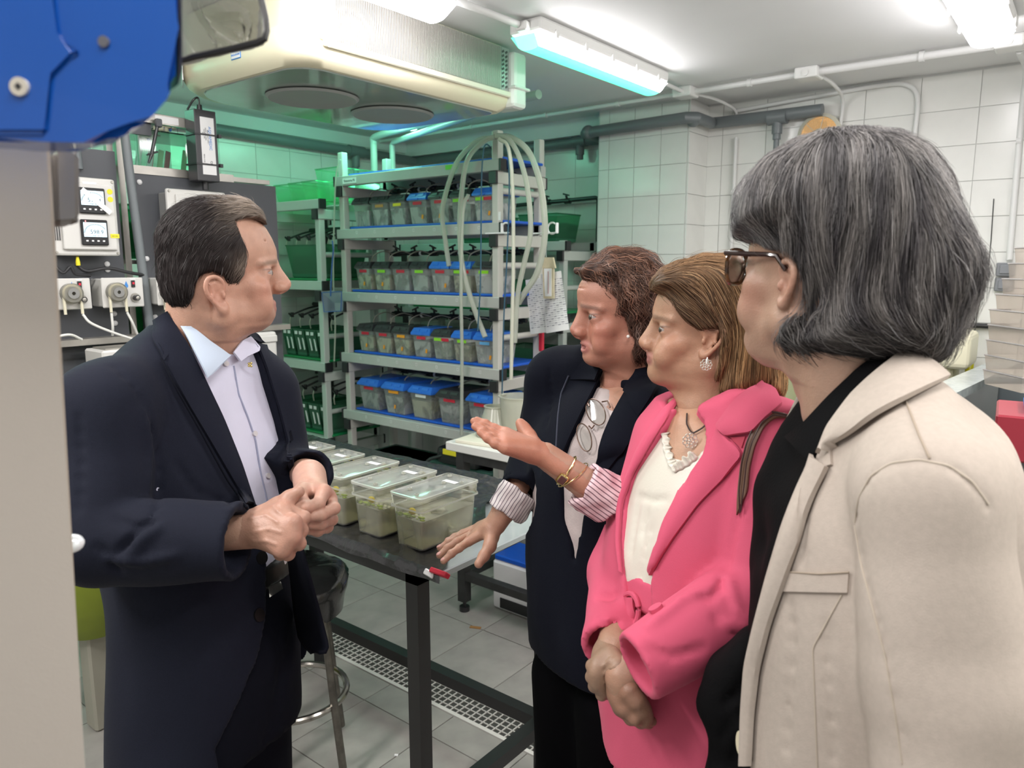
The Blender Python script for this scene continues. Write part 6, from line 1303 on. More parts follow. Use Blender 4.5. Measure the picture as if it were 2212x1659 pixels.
    z0 = A3(600, 1262, 1.25)[2]; z1 = A3(600, 1312, 1.25)[2]; bv = Vol(np.array((pts.min(0)[0]-.1, pts.min(0)[1]-.1, z1-.03)), np.array((pts.max(0)[0]+.1, pts.max(0)[1]+.1, z0+.03)), .008); bv.loft(secs_px(rows, -.009), F, Lf, 0, 2.4); zclip(bv, z1, z0); bl_ = vol_obj('belt', bv, leather, ps); decal(bv, [(578, 1268), (592, 1262), (606, 1256)], [(582, 1290), (596, 1282), (610, 1272)], 'buckle', mat('buckle_steel', (.6, .6, .58), .2, .9), bl_, .002, .003, 8, 5)
    tv = Vol(pts.min(0)*[1, 1, 0]-(.12, .12, -.02), pts.max(0)*[1, 1, 0]+(.12, .12, 1.16), .011); tv.loft(secs_px(rows[3:], -.014), F, Lf, 0, 2.4); zclip(tv, -1, z1+.02); Cq = A3(460, 1480, 1.35)
    for s_ in (-1, 1):
        hp_ = Cq+np.array((Lf[0], Lf[1], 0))*s_*.072; hp_[2] = .78; kn_ = hp_+np.array((0, 0, -.32)); kn_[2] = .48; ft = hp_.copy(); ft[2] = .09; tv.cone(hp_, kn_, .085, .076, .04); tv.cone(kn_, ft, .082, .085, .03)
    for w_ in [[(598, 1340), (610, 1430), (590, 1550), (560, 1650)], [(640, 1330), (625, 1400), (600, 1500)]]: tv.chain(list(hit(tv, resample(w_, 7))), [.002]*7, .014, 's')
    vol_obj('trousers', tv, suit2, ps)
    for s_ in (-1, 1):
        ft = Cq+np.array((Lf[0], Lf[1], 0))*s_*.072; q = Vector((ft[0], ft[1], 0)); fv = Vector((F[0], F[1], 0)); b = MB(); b.sph((0, 0, 0), .05, 14, (1, 1, .9)); b.build
        MB().box(q+fv*.06+Vector((0, 0, .012)), (.28, .095, .024), rot=(0, 0, math.atan2(F[1], F[0])), bev=.01, seg=2).build('shoe_sole', leather, ps, True); sv_ = Vol(np.array(q)-(.25, .25, 0), np.array(q)+(.25, .25, .16), .008); sv_.cone(np.array(q)+(0, 0, .07), np.array(q)+(F[0]*.06, F[1]*.06, .05), .05, .042, .02); sv_.cone(np.array(q)+(F[0]*.06, F[1]*.06, .05), np.array(q)+(F[0]*.15, F[1]*.15, .045), .042, .032, .02); vol_obj('shoe', sv_, leather, ps)
    # lapels, flap, details
    LW = dict(n=44, k=9)
    decal(base, [(363, 672), (380, 710), (404, 745), (437, 812), (480, 905), (520, 1005), (549, 1094)], [(325, 712), (332, 745), (346, 762), (352, 782), (390, 850), (455, 960), (530, 1088)], 'lapel', suit, jk, .006, .005, lift=lambda u: .003*np.sin(u*PI))
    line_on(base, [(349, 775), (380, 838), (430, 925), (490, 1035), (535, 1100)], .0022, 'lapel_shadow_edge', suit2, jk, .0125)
    decal(base, [(352, 782), (358, 776), (362, 770)], [(346, 760), (340, 752), (336, 748)], 'lapel_notch', suit, jk, .008, .004, 8, 4)
    decal(base, [(553, 745), (575, 800), (600, 880), (622, 970), (630, 1040)], [(572, 748), (596, 820), (614, 900), (626, 985), (633, 1045)], 'lapel', suit, jk, .006, .005)
    decal(base, [(500, 726), (530, 728), (556, 742)], [(520, 716), (545, 720), (574, 740)], 'jacket_collar', suit, jk, .006, .008, 14, 6)
    # the open left front of the jacket hangs away from the body
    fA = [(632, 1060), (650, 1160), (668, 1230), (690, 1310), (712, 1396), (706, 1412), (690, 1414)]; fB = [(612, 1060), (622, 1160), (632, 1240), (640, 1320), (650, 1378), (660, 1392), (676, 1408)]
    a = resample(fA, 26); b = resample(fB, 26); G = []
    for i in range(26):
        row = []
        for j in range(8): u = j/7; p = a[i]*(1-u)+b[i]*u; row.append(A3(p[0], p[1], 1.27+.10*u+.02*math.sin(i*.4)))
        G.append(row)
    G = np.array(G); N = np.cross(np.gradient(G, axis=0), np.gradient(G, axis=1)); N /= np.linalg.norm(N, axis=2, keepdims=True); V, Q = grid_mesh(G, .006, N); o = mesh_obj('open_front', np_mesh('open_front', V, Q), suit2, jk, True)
    for q in ((565, 1205), (559, 1329)): button(jv, q, .0115, leather, jk)
    decal(base, [(627, 930), (632, 950)], [(622, 938), (626, 956)], 'breast_pocket', suit2, jk, .002, .003, 6, 4)
    p = hit(base, [(540, 788)])[0]; d = (np.array(ORG)-p); d /= np.linalg.norm(d); gm = mat('pin_gold', (.75, .62, .25), .3, .8); b = MB(); q0 = Vector(p+d*.012)
    for dx, dz in ((0, 0), (.0022, .003), (-.002, .0022), (.002, -.0025), (-.002, -.002)): b.sph(q0+Vector((_rt[0]*dx, _rt[1]*dx, dz)), .0024, 8)
    b.build('lapel_pin', gm, jk, True, True)
    return ps
man()
def shoes_legs(ps, C0, F, Lf, top, r0, m, shoe_m, sep=.08, grow=1.0, name='trousers', secs=None):
    """trousers from hip to ankle plus shoes under a body axis C0"""
    lo = np.array((C0[0]-.35, C0[1]-.35, .0)); hi = np.array((C0[0]+.35, C0[1]+.35, top+.05)); tv = Vol(lo, hi, .011)
    if secs: tv.loft(secs, F, Lf, 0, 2.3)
    for s_ in (-1, 1):
        h_ = np.array((C0[0]+Lf[0]*s_*sep, C0[1]+Lf[1]*s_*sep, top-.12)); k_ = h_.copy(); k_[2] = .46; f_ = h_.copy(); f_[2] = .07; tv.cone(h_, k_, r0, r0*.78*grow, .03); tv.cone(k_, f_, r0*.78*grow, r0*.80*grow, .02)
        q = np.array((h_[0], h_[1], 0)); v = Vol(q-(.22, .22, 0), q+(.22, .22, .14), .008); v.cone(q+(0, 0, .06), q+(F[0]*.06, F[1]*.06, .045), .042, .036, .02); v.cone(q+(F[0]*.06, F[1]*.06, .045), q+(F[0]*.15, F[1]*.15, .035), .036, .026, .02)
        so = vol_obj('shoe', v, shoe_m, ps); MB().box(Vector(q)+Vector((F[0]*.05, F[1]*.05, .008)), (.25, .075, .016), rot=(0, 0, math.atan2(F[1], F[0])), bev=.006).build('sole', shoe_m, so, True)
    return vol_obj(name, tv, m, ps)
def clip_plane(vol, p, n, r):
    n = np.array(n)/np.linalg.norm(n); p = np.array(p)
    def fn(X, Y, Z): return np.maximum(-((X-p[0])*n[0]+(Y-p[1])*n[1]+(Z-p[2])*n[2]), np.sqrt((X-p[0])**2+(Y-p[1])**2+(Z-p[2])**2)-r)
    vol.op(fn, p-r, p+r, .003, 's', .02)
def folds(vol, gro, rid=(), r=.011):
    for w_ in gro: vol.chain(list(hit(vol, resample(w_, 8))), [.0015]*8, r, 's')
    for w_ in rid: vol.chain(list(hit(vol, resample(w_, 8))), [.003]*8, r*1.1, 'u')
def vcopy(v): b = Vol(v.lo, v.lo+v.h*4, v.h); b.F = v.F.copy(); b.n = np.array(v.n); return b
def hair_frame(px, py, t, psi): return head_frame(A3(px, py, t), psi)
navy = mat('blazer_navy', (.0035, .0045, .0100), .85, spec=.12, sheen=.02, bump=.3, bscale=800); navy_t = mat('trousers_black', (.002, .002, .003), .9, spec=.08)
def stripe_mat(name, c0, c1, freq, d):
    m = mat(name, c0, .75, bump=.3, bscale=500); nt = m.node_tree; b = nt.nodes['Principled BSDF']; N = nt.nodes; tc = N.new('ShaderNodeTexCoord'); dt = N.new('ShaderNodeVectorMath'); dt.operation = 'DOT_PRODUCT'; dt.inputs[1].default_value = tuple(float(x) for x in d)
    ns = N.new('ShaderNodeTexNoise'); ns.inputs['Scale'].default_value = 14; mu = N.new('ShaderNodeMath'); mu.operation = 'MULTIPLY_ADD'; mu.inputs[1].default_value = .010; sn = N.new('ShaderNodeMath'); sn.operation = 'MULTIPLY'; sn.inputs[1].default_value = freq; si = N.new('ShaderNodeMath'); si.operation = 'SINE'
    r = N.new('ShaderNodeValToRGB'); r.color_ramp.elements[0].position = .62; r.color_ramp.elements[1].position = .85; r.color_ramp.elements[0].color = tuple(c0)+(1,); r.color_ramp.elements[1].color = tuple(c1)+(1,); K = nt.links.new
    K(tc.outputs['Object'], dt.inputs[0]); K(tc.outputs['Object'], ns.inputs[0]); K(ns.outputs[0], mu.inputs[0]); K(dt.outputs['Value'], mu.inputs[2]); K(mu.outputs[0], sn.inputs[0]); K(sn.outputs[0], si.inputs[0]); K(si.outputs[0], r.inputs[0]); K(r.outputs[0], b.inputs['Base Color']); return m
def perp(d):
    d = np.array(d)/np.linalg.norm(d); v = np.cross(d, (_fw[0], _fw[1], -.1)); return v/np.linalg.norm(v)
def hollow(vol, C_, E_, r, dep=.03):
    d = (np.array(C_)-np.array(E_)); d /= np.linalg.norm(d); vol.cone(C_-d*dep*.2, C_+d*.05, r, r, .004, 's')
def shell(hv, hp, v, M, MH, k=.010, off=.009):
    """hair lying close to the skull: the head surface grown a little, kept inside the hair outline, joined to the puffed volume"""
    T = np.array(M.inverted() @ MH); X, Y, Z = [hv.ax(i, 0, hv.n[i]) for i in range(3)]; G = np.stack(np.meshgrid(X, Y, Z, indexing='ij'), -1).reshape(-1, 3); Q = G@T[:3, :3].T+T[:3, 3]
    inb = ((Q > v.lo+v.h) & (Q < v.lo+v.h*(np.array(v.n)-2))).all(1); d = np.full(len(Q), .3, f32); F_ = v.F; v.F = v.skull; d[inb] = v.at(Q[inb])-off; v.F = F_
    a = Vol(hv.lo, hv.lo+hv.h*4, hv.h); a.F = d.reshape(hv.F.shape).astype(f32); a.n = np.array(hv.n)
    inter(a, hp, .003); q = np.clip(.5+.5*(hv.F-a.F)/k, 0, 1); hv.F = hv.F*(1-q)+a.F*q-k*q*(1-q)
def navy_woman():
    ps = person('person with curly auburn hair in a navy blazer, palm raised, other hand on the table', tuple(A3(1290, 1150, 1.55)[:2])+(0,))
    S_ = 1067; L = LP(1360, 700, S_, -1); M = head_frame(A3(1360, 700, 1.50), R(190)); Mi = np.array(M.inverted()); k = A3
    P = dict(gaze=(1, .30, 0), slit=.0030, cran=((.010, 0, .058), (.085, .072, .080)), front=[(-.088, .045), (-.080, .074), (-.068, .088), (-.056, .086), (-.048, .090), (-.034, .098), (-.022, .097), (.0, .094), (.02, .099), (.035, .106), (.050, .109), (.068, .110), (.085, .103), (.10, .088)],
             width=[(-.088, .018), (-.075, .028), (-.055, .038), (-.03, .054), (0, .061), (.03, .062), (.06, .066), (.10, .058)], back=-.04, eye=(.018, .094, .031), nose=(.105, .024, .127, -.011, -.023), mouth=(.0985, -.043), jaw=(.004, -.035, .046), chin=(.090, -.070), ear=(.002, -.002, .064), earsize=.85, tip=.0085, lip=.0062, pw=1.95, cheek=(.016, .013, .016), chr=(.012, .015, .011), open=.0048)
    v = build_head(P); nb = Mi[:3, :3]@k(1360, 850, 1.54)+Mi[:3, 3]; v.cone((-.025, 0, -.01), nb, .050, .054, .03); v.ell((.030, 0, -.058), (.040, .034, .016), .03)
    v.chain([(.0, -.040, -.05), nb+np.array((.045, .01, .02))], [.010, .009], .025); v.chain([(.0, .040, -.05), nb+np.array((.045, -.01, .02))], [.010, .009], .025)
    for z in (.072, .080, .088): v.chain([(.108, -.02, z), (.105, .01, z+.001), (.098, .032, z)], [.0008]*3, .003, 's')
    V, Q = v.mesh(); c = paint_head(V, P, (.42, .20, .14), lip=(.42, .16, .14), brow=(.16, .09, .07), redk=.3, red=(.45, .11, .08)); parts = [(V@np.array(M)[:3, :3].T+np.array(M)[:3, 3], Q, c)]
    # right hand resting on the table
    hr = dict(arm=(k(1092, 1098, 1.60), .029), wrist=(k(1068, 1136, 1.60), .026), kn=[k(1012, 1170, 1.60), k(1020, 1154, 1.65), k(1030, 1142, 1.69), k(1042, 1134, 1.72)], flat=(0, 0, 1), kr=.0105, fr=.0082,
              fingers=[[k(992, 1184, 1.575), k(975, 1196, 1.56), k(958, 1212, 1.55)], [k(987, 1170, 1.61), k(966, 1184, 1.60), k(949, 1200, 1.585)], [k(990, 1160, 1.65), k(968, 1172, 1.64), k(950, 1184, 1.63)], [k(1000, 1152, 1.69), k(982, 1160, 1.68), k(968, 1168, 1.67)]],
              thumb=[k(1062, 1160, 1.585), k(1058, 1180, 1.56), k(1046, 1200, 1.54), k(1034, 1218, 1.525)])
    # left hand, palm up, fingers pointing left
    hl = dict(arm=(k(1290, 1062, 1.32), .032), wrist=(k(1176, 983, 1.32), .0265), kn=[k(1092, 935, 1.325), k(1088, 946, 1.305), k(1088, 957, 1.290), k(1092, 968, 1.278)], flat=np.array((.05, 0, 1.0)), kr=.0105, fr=.0082,
              fingers=[[k(1068, 926, 1.33), k(1048, 916, 1.335), k(1030, 908, 1.34)], [k(1062, 935, 1.31), k(1040, 922, 1.315), k(1024, 910, 1.32)], [k(1064, 946, 1.295), k(1044, 932, 1.30), k(1026, 921, 1.305)], [k(1070, 958, 1.28), k(1054, 946, 1.285), k(1038, 934, 1.29)]],
              thumb=[k(1152, 962, 1.345), k(1142, 942, 1.365), k(1132, 926, 1.375), k(1124, 914, 1.38)])
    for h_, sk in ((hr, (.47, .26, .18)), (hl, (.44, .19, .125))):
        V, Q = hand(.0021, h_).mesh(); c = np.tile(np.array(sk), (len(V), 1)); kn = np.array(h_['kn']); d = np.exp(-(((V[:, None]-kn[None])**2).sum(2).min(1)/.012**2)); c = c*(1-.25*d[:, None])+np.array((.55, .20, .15))*.25*d[:, None]; parts.append((V, Q, c))
    F, Lf = fl(R(214)); parts.append(chest_part([(1350, 800, 1.56, .055, .072), (1342, 830, 1.56, .075, .115), (1325, 862, 1.56, .095, .165), (1305, 930, 1.55, .110, .180)], -.014, F, Lf, (.43, .23, .16), 0)); parts.append(arm_part([k(1290, 850, 1.58), k(1210, 825, 1.66), k(1160, 970, 1.72), hr['arm'][0], hr['wrist'][0]], [.04, .036, .032, .026, .023], (.43, .23, .16))); parts.append(arm_part([k(1350, 880, 1.50), k(1425, 910, 1.42), k(1392, 1100, 1.42), hl['arm'][0], hl['wrist'][0]], [.04, .036, .034, .030, .024], (.43, .23, .16)))
    V, Q, c = cat_mesh(parts); body = mesh_obj('body', np_mesh('body', V, Q, c), skin_m, ps, True); eyes(P, M, body)
    tt = MB().box((.0905, 0, -.0405), (.006, .022, .0045), bev=.001).build('teeth', mat('teeth_white', (.7, .66, .6), .3), None); tt.data.transform(M); mesh_parent(tt, body)
    for f_ in hr['fingers']+[hr['thumb'][1:]]:
        p = Vector(f_[-1]); d_ = (Vector(f_[-1])-Vector(f_[-2])).normalized(); b = MB(); q = d_.to_track_quat('X', 'Z').to_matrix().to_4x4(); b.sph((0, 0, 0), .0052, 10, (1.25, .9, .35)); o = b.build('nail', mat('nail_pink', (.62, .32, .28), .25), None, smooth=True); o.data.transform(Matrix.Translation(p+Vector((0, 0, .0062))+d_*.002) @ q); mesh_parent(o, body)
    # hair
    MH = head_frame(A3(1360, 690, 1.51), R(182)); LH = LP(1360, 690, 1060, -1)
    hp = [LH(*q) for q in ((1254, 603), (1253, 588), (1270, 567), (1298, 548), (1330, 538), (1372, 540), (1404, 556), (1430, 590), (1445, 640), (1450, 705), (1446, 770), (1432, 805), (1404, 812), (1384, 796), (1368, 770), (1364, 742), (1366, 722), (1352, 708), (1342, 690), (1336, 676), (1326, 668), (1322, 650), (1314, 638), (1296, 624), (1274, 611))]
    hv = Vol((-.12, -.12, -.14), (.14, .12, .18), .0032); puff(hv, hp, .088, .060, .0); shell(hv, hp, v, M, MH); noise3(hv, .006, 34, seed=8); V, Q = hv.mesh(); Mn = np.array(MH)
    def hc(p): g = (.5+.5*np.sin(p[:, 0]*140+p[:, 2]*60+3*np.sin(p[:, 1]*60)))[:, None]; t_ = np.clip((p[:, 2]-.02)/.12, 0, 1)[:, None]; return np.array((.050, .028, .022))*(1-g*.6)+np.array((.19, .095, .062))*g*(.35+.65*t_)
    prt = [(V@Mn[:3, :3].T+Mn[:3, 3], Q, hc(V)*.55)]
    fl_ = flow_field([((.08, 0, .12), (-.7, 0, .3)), ((.0, 0, .15), (-1, 0, -.1)), ((-.07, 0, .08), (-.3, 0, -1)), ((.07, .06, .08), (-.8, 0, -.7)), ((.02, .08, .08), (-.6, 0, -.9)), ((-.03, .09, 0), (-.1, 0, -1)), ((.0, .08, -.05), (.2, 0, -1)), ((-.06, .06, -.08), (.2, 0, -1)), ((.07, -.06, .08), (-.8, 0, -.7)), ((-.03, -.09, 0), (-.1, 0, -1))])
    rng = np.random.default_rng(11); st = V[rng.integers(0, len(V), 3800)]; cols = lambda p, r_: hc(p)*(.6+1.1*r_.random(len(p))[:, None]**1.5)+(r_.random(len(p))[:, None] > .9)*np.array((.14, .10, .085))
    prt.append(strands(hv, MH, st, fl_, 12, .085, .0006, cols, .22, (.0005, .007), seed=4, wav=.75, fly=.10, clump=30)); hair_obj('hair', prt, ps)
    # loose curl on top
    tag_ = MB().tube(bez([A3(*q) for q in ((1322, 552, 1.50), (1318, 540, 1.50), (1330, 533, 1.49), (1345, 540, 1.49), (1340, 550, 1.5))], 5), .0022, 6).build('hair_curl', mat('hair_auburn', (.20, .09, .05), .4), ps, True, True)
    e = MB().sph(A3(1357, 727, 1.432), .0035, 10).build('earring', mat('pearl_white', (.8, .78, .74), .2), ps, True, True)
    # torso and blazer
    F, Lf = fl(R(214)); rows = [(1350, 800, 1.56, .055, .072), (1342, 830, 1.56, .075, .115), (1325, 862, 1.56, .095, .165), (1305, 930, 1.55, .110, .180), (1288, 1010, 1.545, .112, .172), (1275, 1110, 1.54, .105, .158), (1275, 1220, 1.54, .110, .160), (1285, 1350, 1.54, .118, .175), (1290, 1420, 1.54, .115, .178)]
    SR, ER, CR = k(1205, 815, 1.66), k(1158, 975, 1.72), k(1118, 1062, 1.62); SL, EL, CL = k(1425, 900, 1.42), k(1395, 1115, 1.42), k(1330, 1078, 1.36); sec = secs_px(rows)
    pts = np.array([s[0] for s in sec]+[SR, ER, CR, SL, EL, CL]); jv = Vol(pts.min(0)-(.20, .20, .02), pts.max(0)+(.20, .20, .05), .006); jv.loft(sec, F, Lf, 0, 2.3)
    jv.cone(SR, ER, .062, .052, .05); jv.cone(ER, CR, .052, .044, .02); jv.cone(k(1270, 790, 1.60), SR, .050, .060, .04); jv.cone(SL, EL, .062, .056, .04); jv.cone(EL, CL, .056, .052, .02); noise3(jv, .003, 12, (1, 1, .6), 5)
    clip_plane(jv, CR+(CR-ER)*.02, CR-ER, .09); clip_plane(jv, CL+(CL-EL)*.02, CL-EL, .09); hollow(jv, CR, ER, .036); hollow(jv, CL, EL, .044); folds(jv, [[(1120, 975), (1150, 990), (1165, 1020)], [(1185, 800), (1190, 860), (1180, 920)], [(1340, 1020), (1352, 1060), (1350, 1100)]])
    base = vcopy(jv); eA = [(1300, 790), (1290, 820), (1262, 880), (1240, 930), (1215, 985), (1208, 1040), (1214, 1120), (1235, 1190), (1232, 1215)]; eB = [(1372, 800), (1350, 850), (1320, 900), (1302, 940), (1285, 1000), (1268, 1060), (1258, 1110), (1245, 1180), (1238, 1215)]
    C0 = A3(1300, 1000, 1.545); ea, eb = cut_edges(base, eA, eB, C0, F, Lf); zb = A3(1238, 1215, 1.42)[2]; carve_front(jv, ea, eb, C0, F, Lf, zb, 2, x0=-.01); nk = A3(1352, 800, 1.555); jv.cone(nk+np.array((0, 0, -.01)), nk+np.array((0, 0, .12)), .062, .09, .004, 's')
    jk = vol_obj('blazer', jv, navy, ps)
    tv = Vol(pts.min(0)-(.1, .1, -.05), pts.max(0)+(.1, .1, .02), .008); tv.loft(secs_px(rows[:8], -.010), F, Lf, 0, 2.3); noise3(tv, .003, 16, seed=6); tb = vcopy(tv); va, vb = cut_edges(tb, [(1306, 790), (1312, 830), (1318, 868), (1321, 874)], [(1375, 800), (1350, 840), (1328, 866), (1321, 874)], A3(1300, 1000, 1.545), F, Lf); carve_front(tv, va, vb, A3(1300, 1000, 1.545), F, Lf, A3(1321, 874, 1.43)[2], 3, x0=-.05)
    nk0 = A3(1348, 798, 1.55); b_ = tv; b_.cone(nk0, nk0+np.array((0, 0, .06)), .068, .09, .01, 's'); top = vol_obj('top', tv, mat('top_pale_pink', (.50, .43, .42), .55, bump=.3, bscale=300, noise=.18, nscale=26), ps)
    decal(base, [(1310, 785), (1296, 820), (1264, 882), (1240, 932), (1214, 990)], [(1225, 800), (1228, 830), (1215, 862), (1206, 920), (1204, 990)], 'lapel', navy, jk, .006, .005, lift=lambda u: .003*np.sin(u*PI)); line_on(base, [(1228, 812), (1212, 850), (1205, 900), (1200, 985)], .0018, 'lapel_seam', mat('seam_light_navy', (.03, .035, .06), .7), jk, .012)
    decal(base, [(1376, 790), (1352, 850), (1322, 902), (1304, 942), (1286, 1002), (1272, 1050)], [(1420, 800), (1412, 860), (1385, 925), (1352, 970), (1322, 1010), (1290, 1052)], 'lapel', navy, jk, .006, .005, lift=lambda u: .003*np.sin(u*PI))
    cb = vcopy(base); cb.cone(k(1350, 850, 1.56), k(1368, 780, 1.56), .072, .062, .05); decal(cb, [(1385, 778), (1372, 800), (1352, 850)], [(1440, 800), (1425, 840), (1385, 900)], 'blazer_collar', navy, jk, .010, .006, 20, 8, lift=lambda u: .004*np.sin(u*PI)); decal(cb, [(1312, 776), (1300, 800), (1290, 825)], [(1262, 782), (1248, 800), (1236, 820)], 'blazer_collar', navy, jk, .010, .006, 14, 8)
    # rolled striped cuffs
    def cuff(p, d, r, r2, L_, m, seed):
        p = np.array(p); d = np.array(d)/np.linalg.norm(d); v = Vol(p-.09, p+.09, .0028); v.cone(p-d*L_/2, p+d*L_/2, r, r2, 0); clip_plane(v, p+d*L_/2, d, .085); clip_plane(v, p-d*L_/2, -d, .085); v.cone(p-d*L_, p+d*(L_+.03), r*.66, r2*.70, .004, 's'); noise3(v, .0028, 45, seed=seed); return vol_obj('cuff', v, m, ps)
    pc = k(1108, 1084, 1.60); cuff(pc, np.array(k(1068, 1136, 1.60))-np.array(k(1125, 1050, 1.61)), .044, .041, .058, stripe_mat('stripe_cuff_grey', (.66, .60, .60), (.16, .12, .15), 950, perp(np.array(k(1068, 1136, 1.60))-np.array(k(1125, 1050, 1.61)))), 1)
    pc = k(1290, 1064, 1.315); cuff(pc, np.array(hl['wrist'][0])-np.array(k(1310, 1074, 1.34)), .047, .042, .062, stripe_mat('stripe_cuff_pink', (.70, .50, .54), (.14, .06, .09), 850, perp(np.array(hl['wrist'][0])-np.array(k(1310, 1074, 1.34)))), 2)
    # watch and bracelet
    gold = mat('gold', (.80, .62, .28), .2, .95); wd = (np.array(hl['arm'][0])-np.array(hl['wrist'][0])); wd /= np.linalg.norm(wd); pw_ = np.array(hl['wrist'][0])+wd*.048; u1 = np.cross(wd, (0, 0, 1)); u1 /= np.linalg.norm(u1); u2 = np.cross(u1, wd)
    wa = MB().tube([Vector(pw_+(u1*math.cos(a)*.033+u2*math.sin(a)*.029)) for a in np.linspace(0, 2*PI, 33)[:-1]], .0018, 6, close=True).build('watch', gold, ps, True, True)
    vd = np.array(ORG)-pw_; vd -= wd*(vd@wd); vd /= np.linalg.norm(vd); vd = vd*.85-u2*.5; vd /= np.linalg.norm(vd); fc = pw_+vd*.031; fr_ = frame(fc, wd, np.cross(vd, wd)); b = MB(); b.box((0, 0, 0), (.019, .022, .006), bev=.004, seg=2); o = b.build('watch_case', gold, None, smooth=True); o.data.transform(fr_); mesh_parent(o, wa)
    b = MB(); b.box((0, 0, .0032), (.013, .016, .002), bev=.001); o = b.build('watch_face', mat('watch_dark', (.10, .03, .03), .1, coat=.6), None); o.data.transform(fr_); mesh_parent(o, wa)
    pw2 = pw_+wd*.014; MB().tube([Vector(pw2+(u1*math.cos(a)*.035+u2*math.sin(a)*.031)+wd*.010*math.sin(a)) for a in np.linspace(0, 2*PI, 33)[:-1]], .0010, 6, close=True).build('bangle', gold, ps, True, True)
    # glasses hanging on the top
    gl = thing('glasses', 'spectacles hooked on the pale top of the navy blazer person', 'glasses', tuple(A3(1285, 910, 1.40))); wire = mat('wire_frame', (.12, .07, .05), .3, .5)
    for cx, cy_, rx, ry, a0 in ((1287, 890, 20, 28, .25), (1262, 945, 15, 30, .2)):
        P_ = hit(tv, [(cx+rx*math.cos(a)+ry*math.sin(a)*a0, cy_+ry*math.sin(a)) for a in np.linspace(0, 2*PI, 25)[:-1]], fallback=1.42); P_ = P_+(np.array(ORG)-P_)/np.linalg.norm(np.array(ORG)-P_, axis=1, keepdims=True)*.014
        r_ = MB().tube([Vector(p) for p in P_], .0012, 6, close=True).build('rim', wire, gl, True, True); c_ = P_.mean(0); b = MB(); b.quads([Vector(p) for p in P_], [tuple(range(24))]); b.build('lens', clear('lens_clear', (.95, .97, .95), .08, .03, 1.0), r_, True)
    for pp in ([(1284, 918), (1278, 926), (1272, 920)], [(1300, 868), (1312, 866), (1318, 880)], [(1273, 878), (1268, 868)]):
        P_ = hit(tv, pp); P_ = P_+(np.array(ORG)-P_)/np.linalg.norm(np.array(ORG)-P_, axis=1, keepdims=True)*.014; MB().tube([Vector(p) for p in P_], .0016, 6).build('temple', wire, gl, True, True)
    shoes_legs(ps, A3(1285, 1400, 1.54), F, Lf, .84, .088, navy_t, leather, .075, 1.1, 'trousers', [(A3(1285, 1250, 1.54), .105, .150), (A3(1288, 1400, 1.54), .110, .165)])
navy_woman()
pink = mat('blazer_pink', (.62, .098, .175), .75, spec=.2, sheen=.08, bump=.2, bscale=900); cream_s = mat('blouse_cream', (.68, .65, .57), .38, bump=.08, bscale=300)
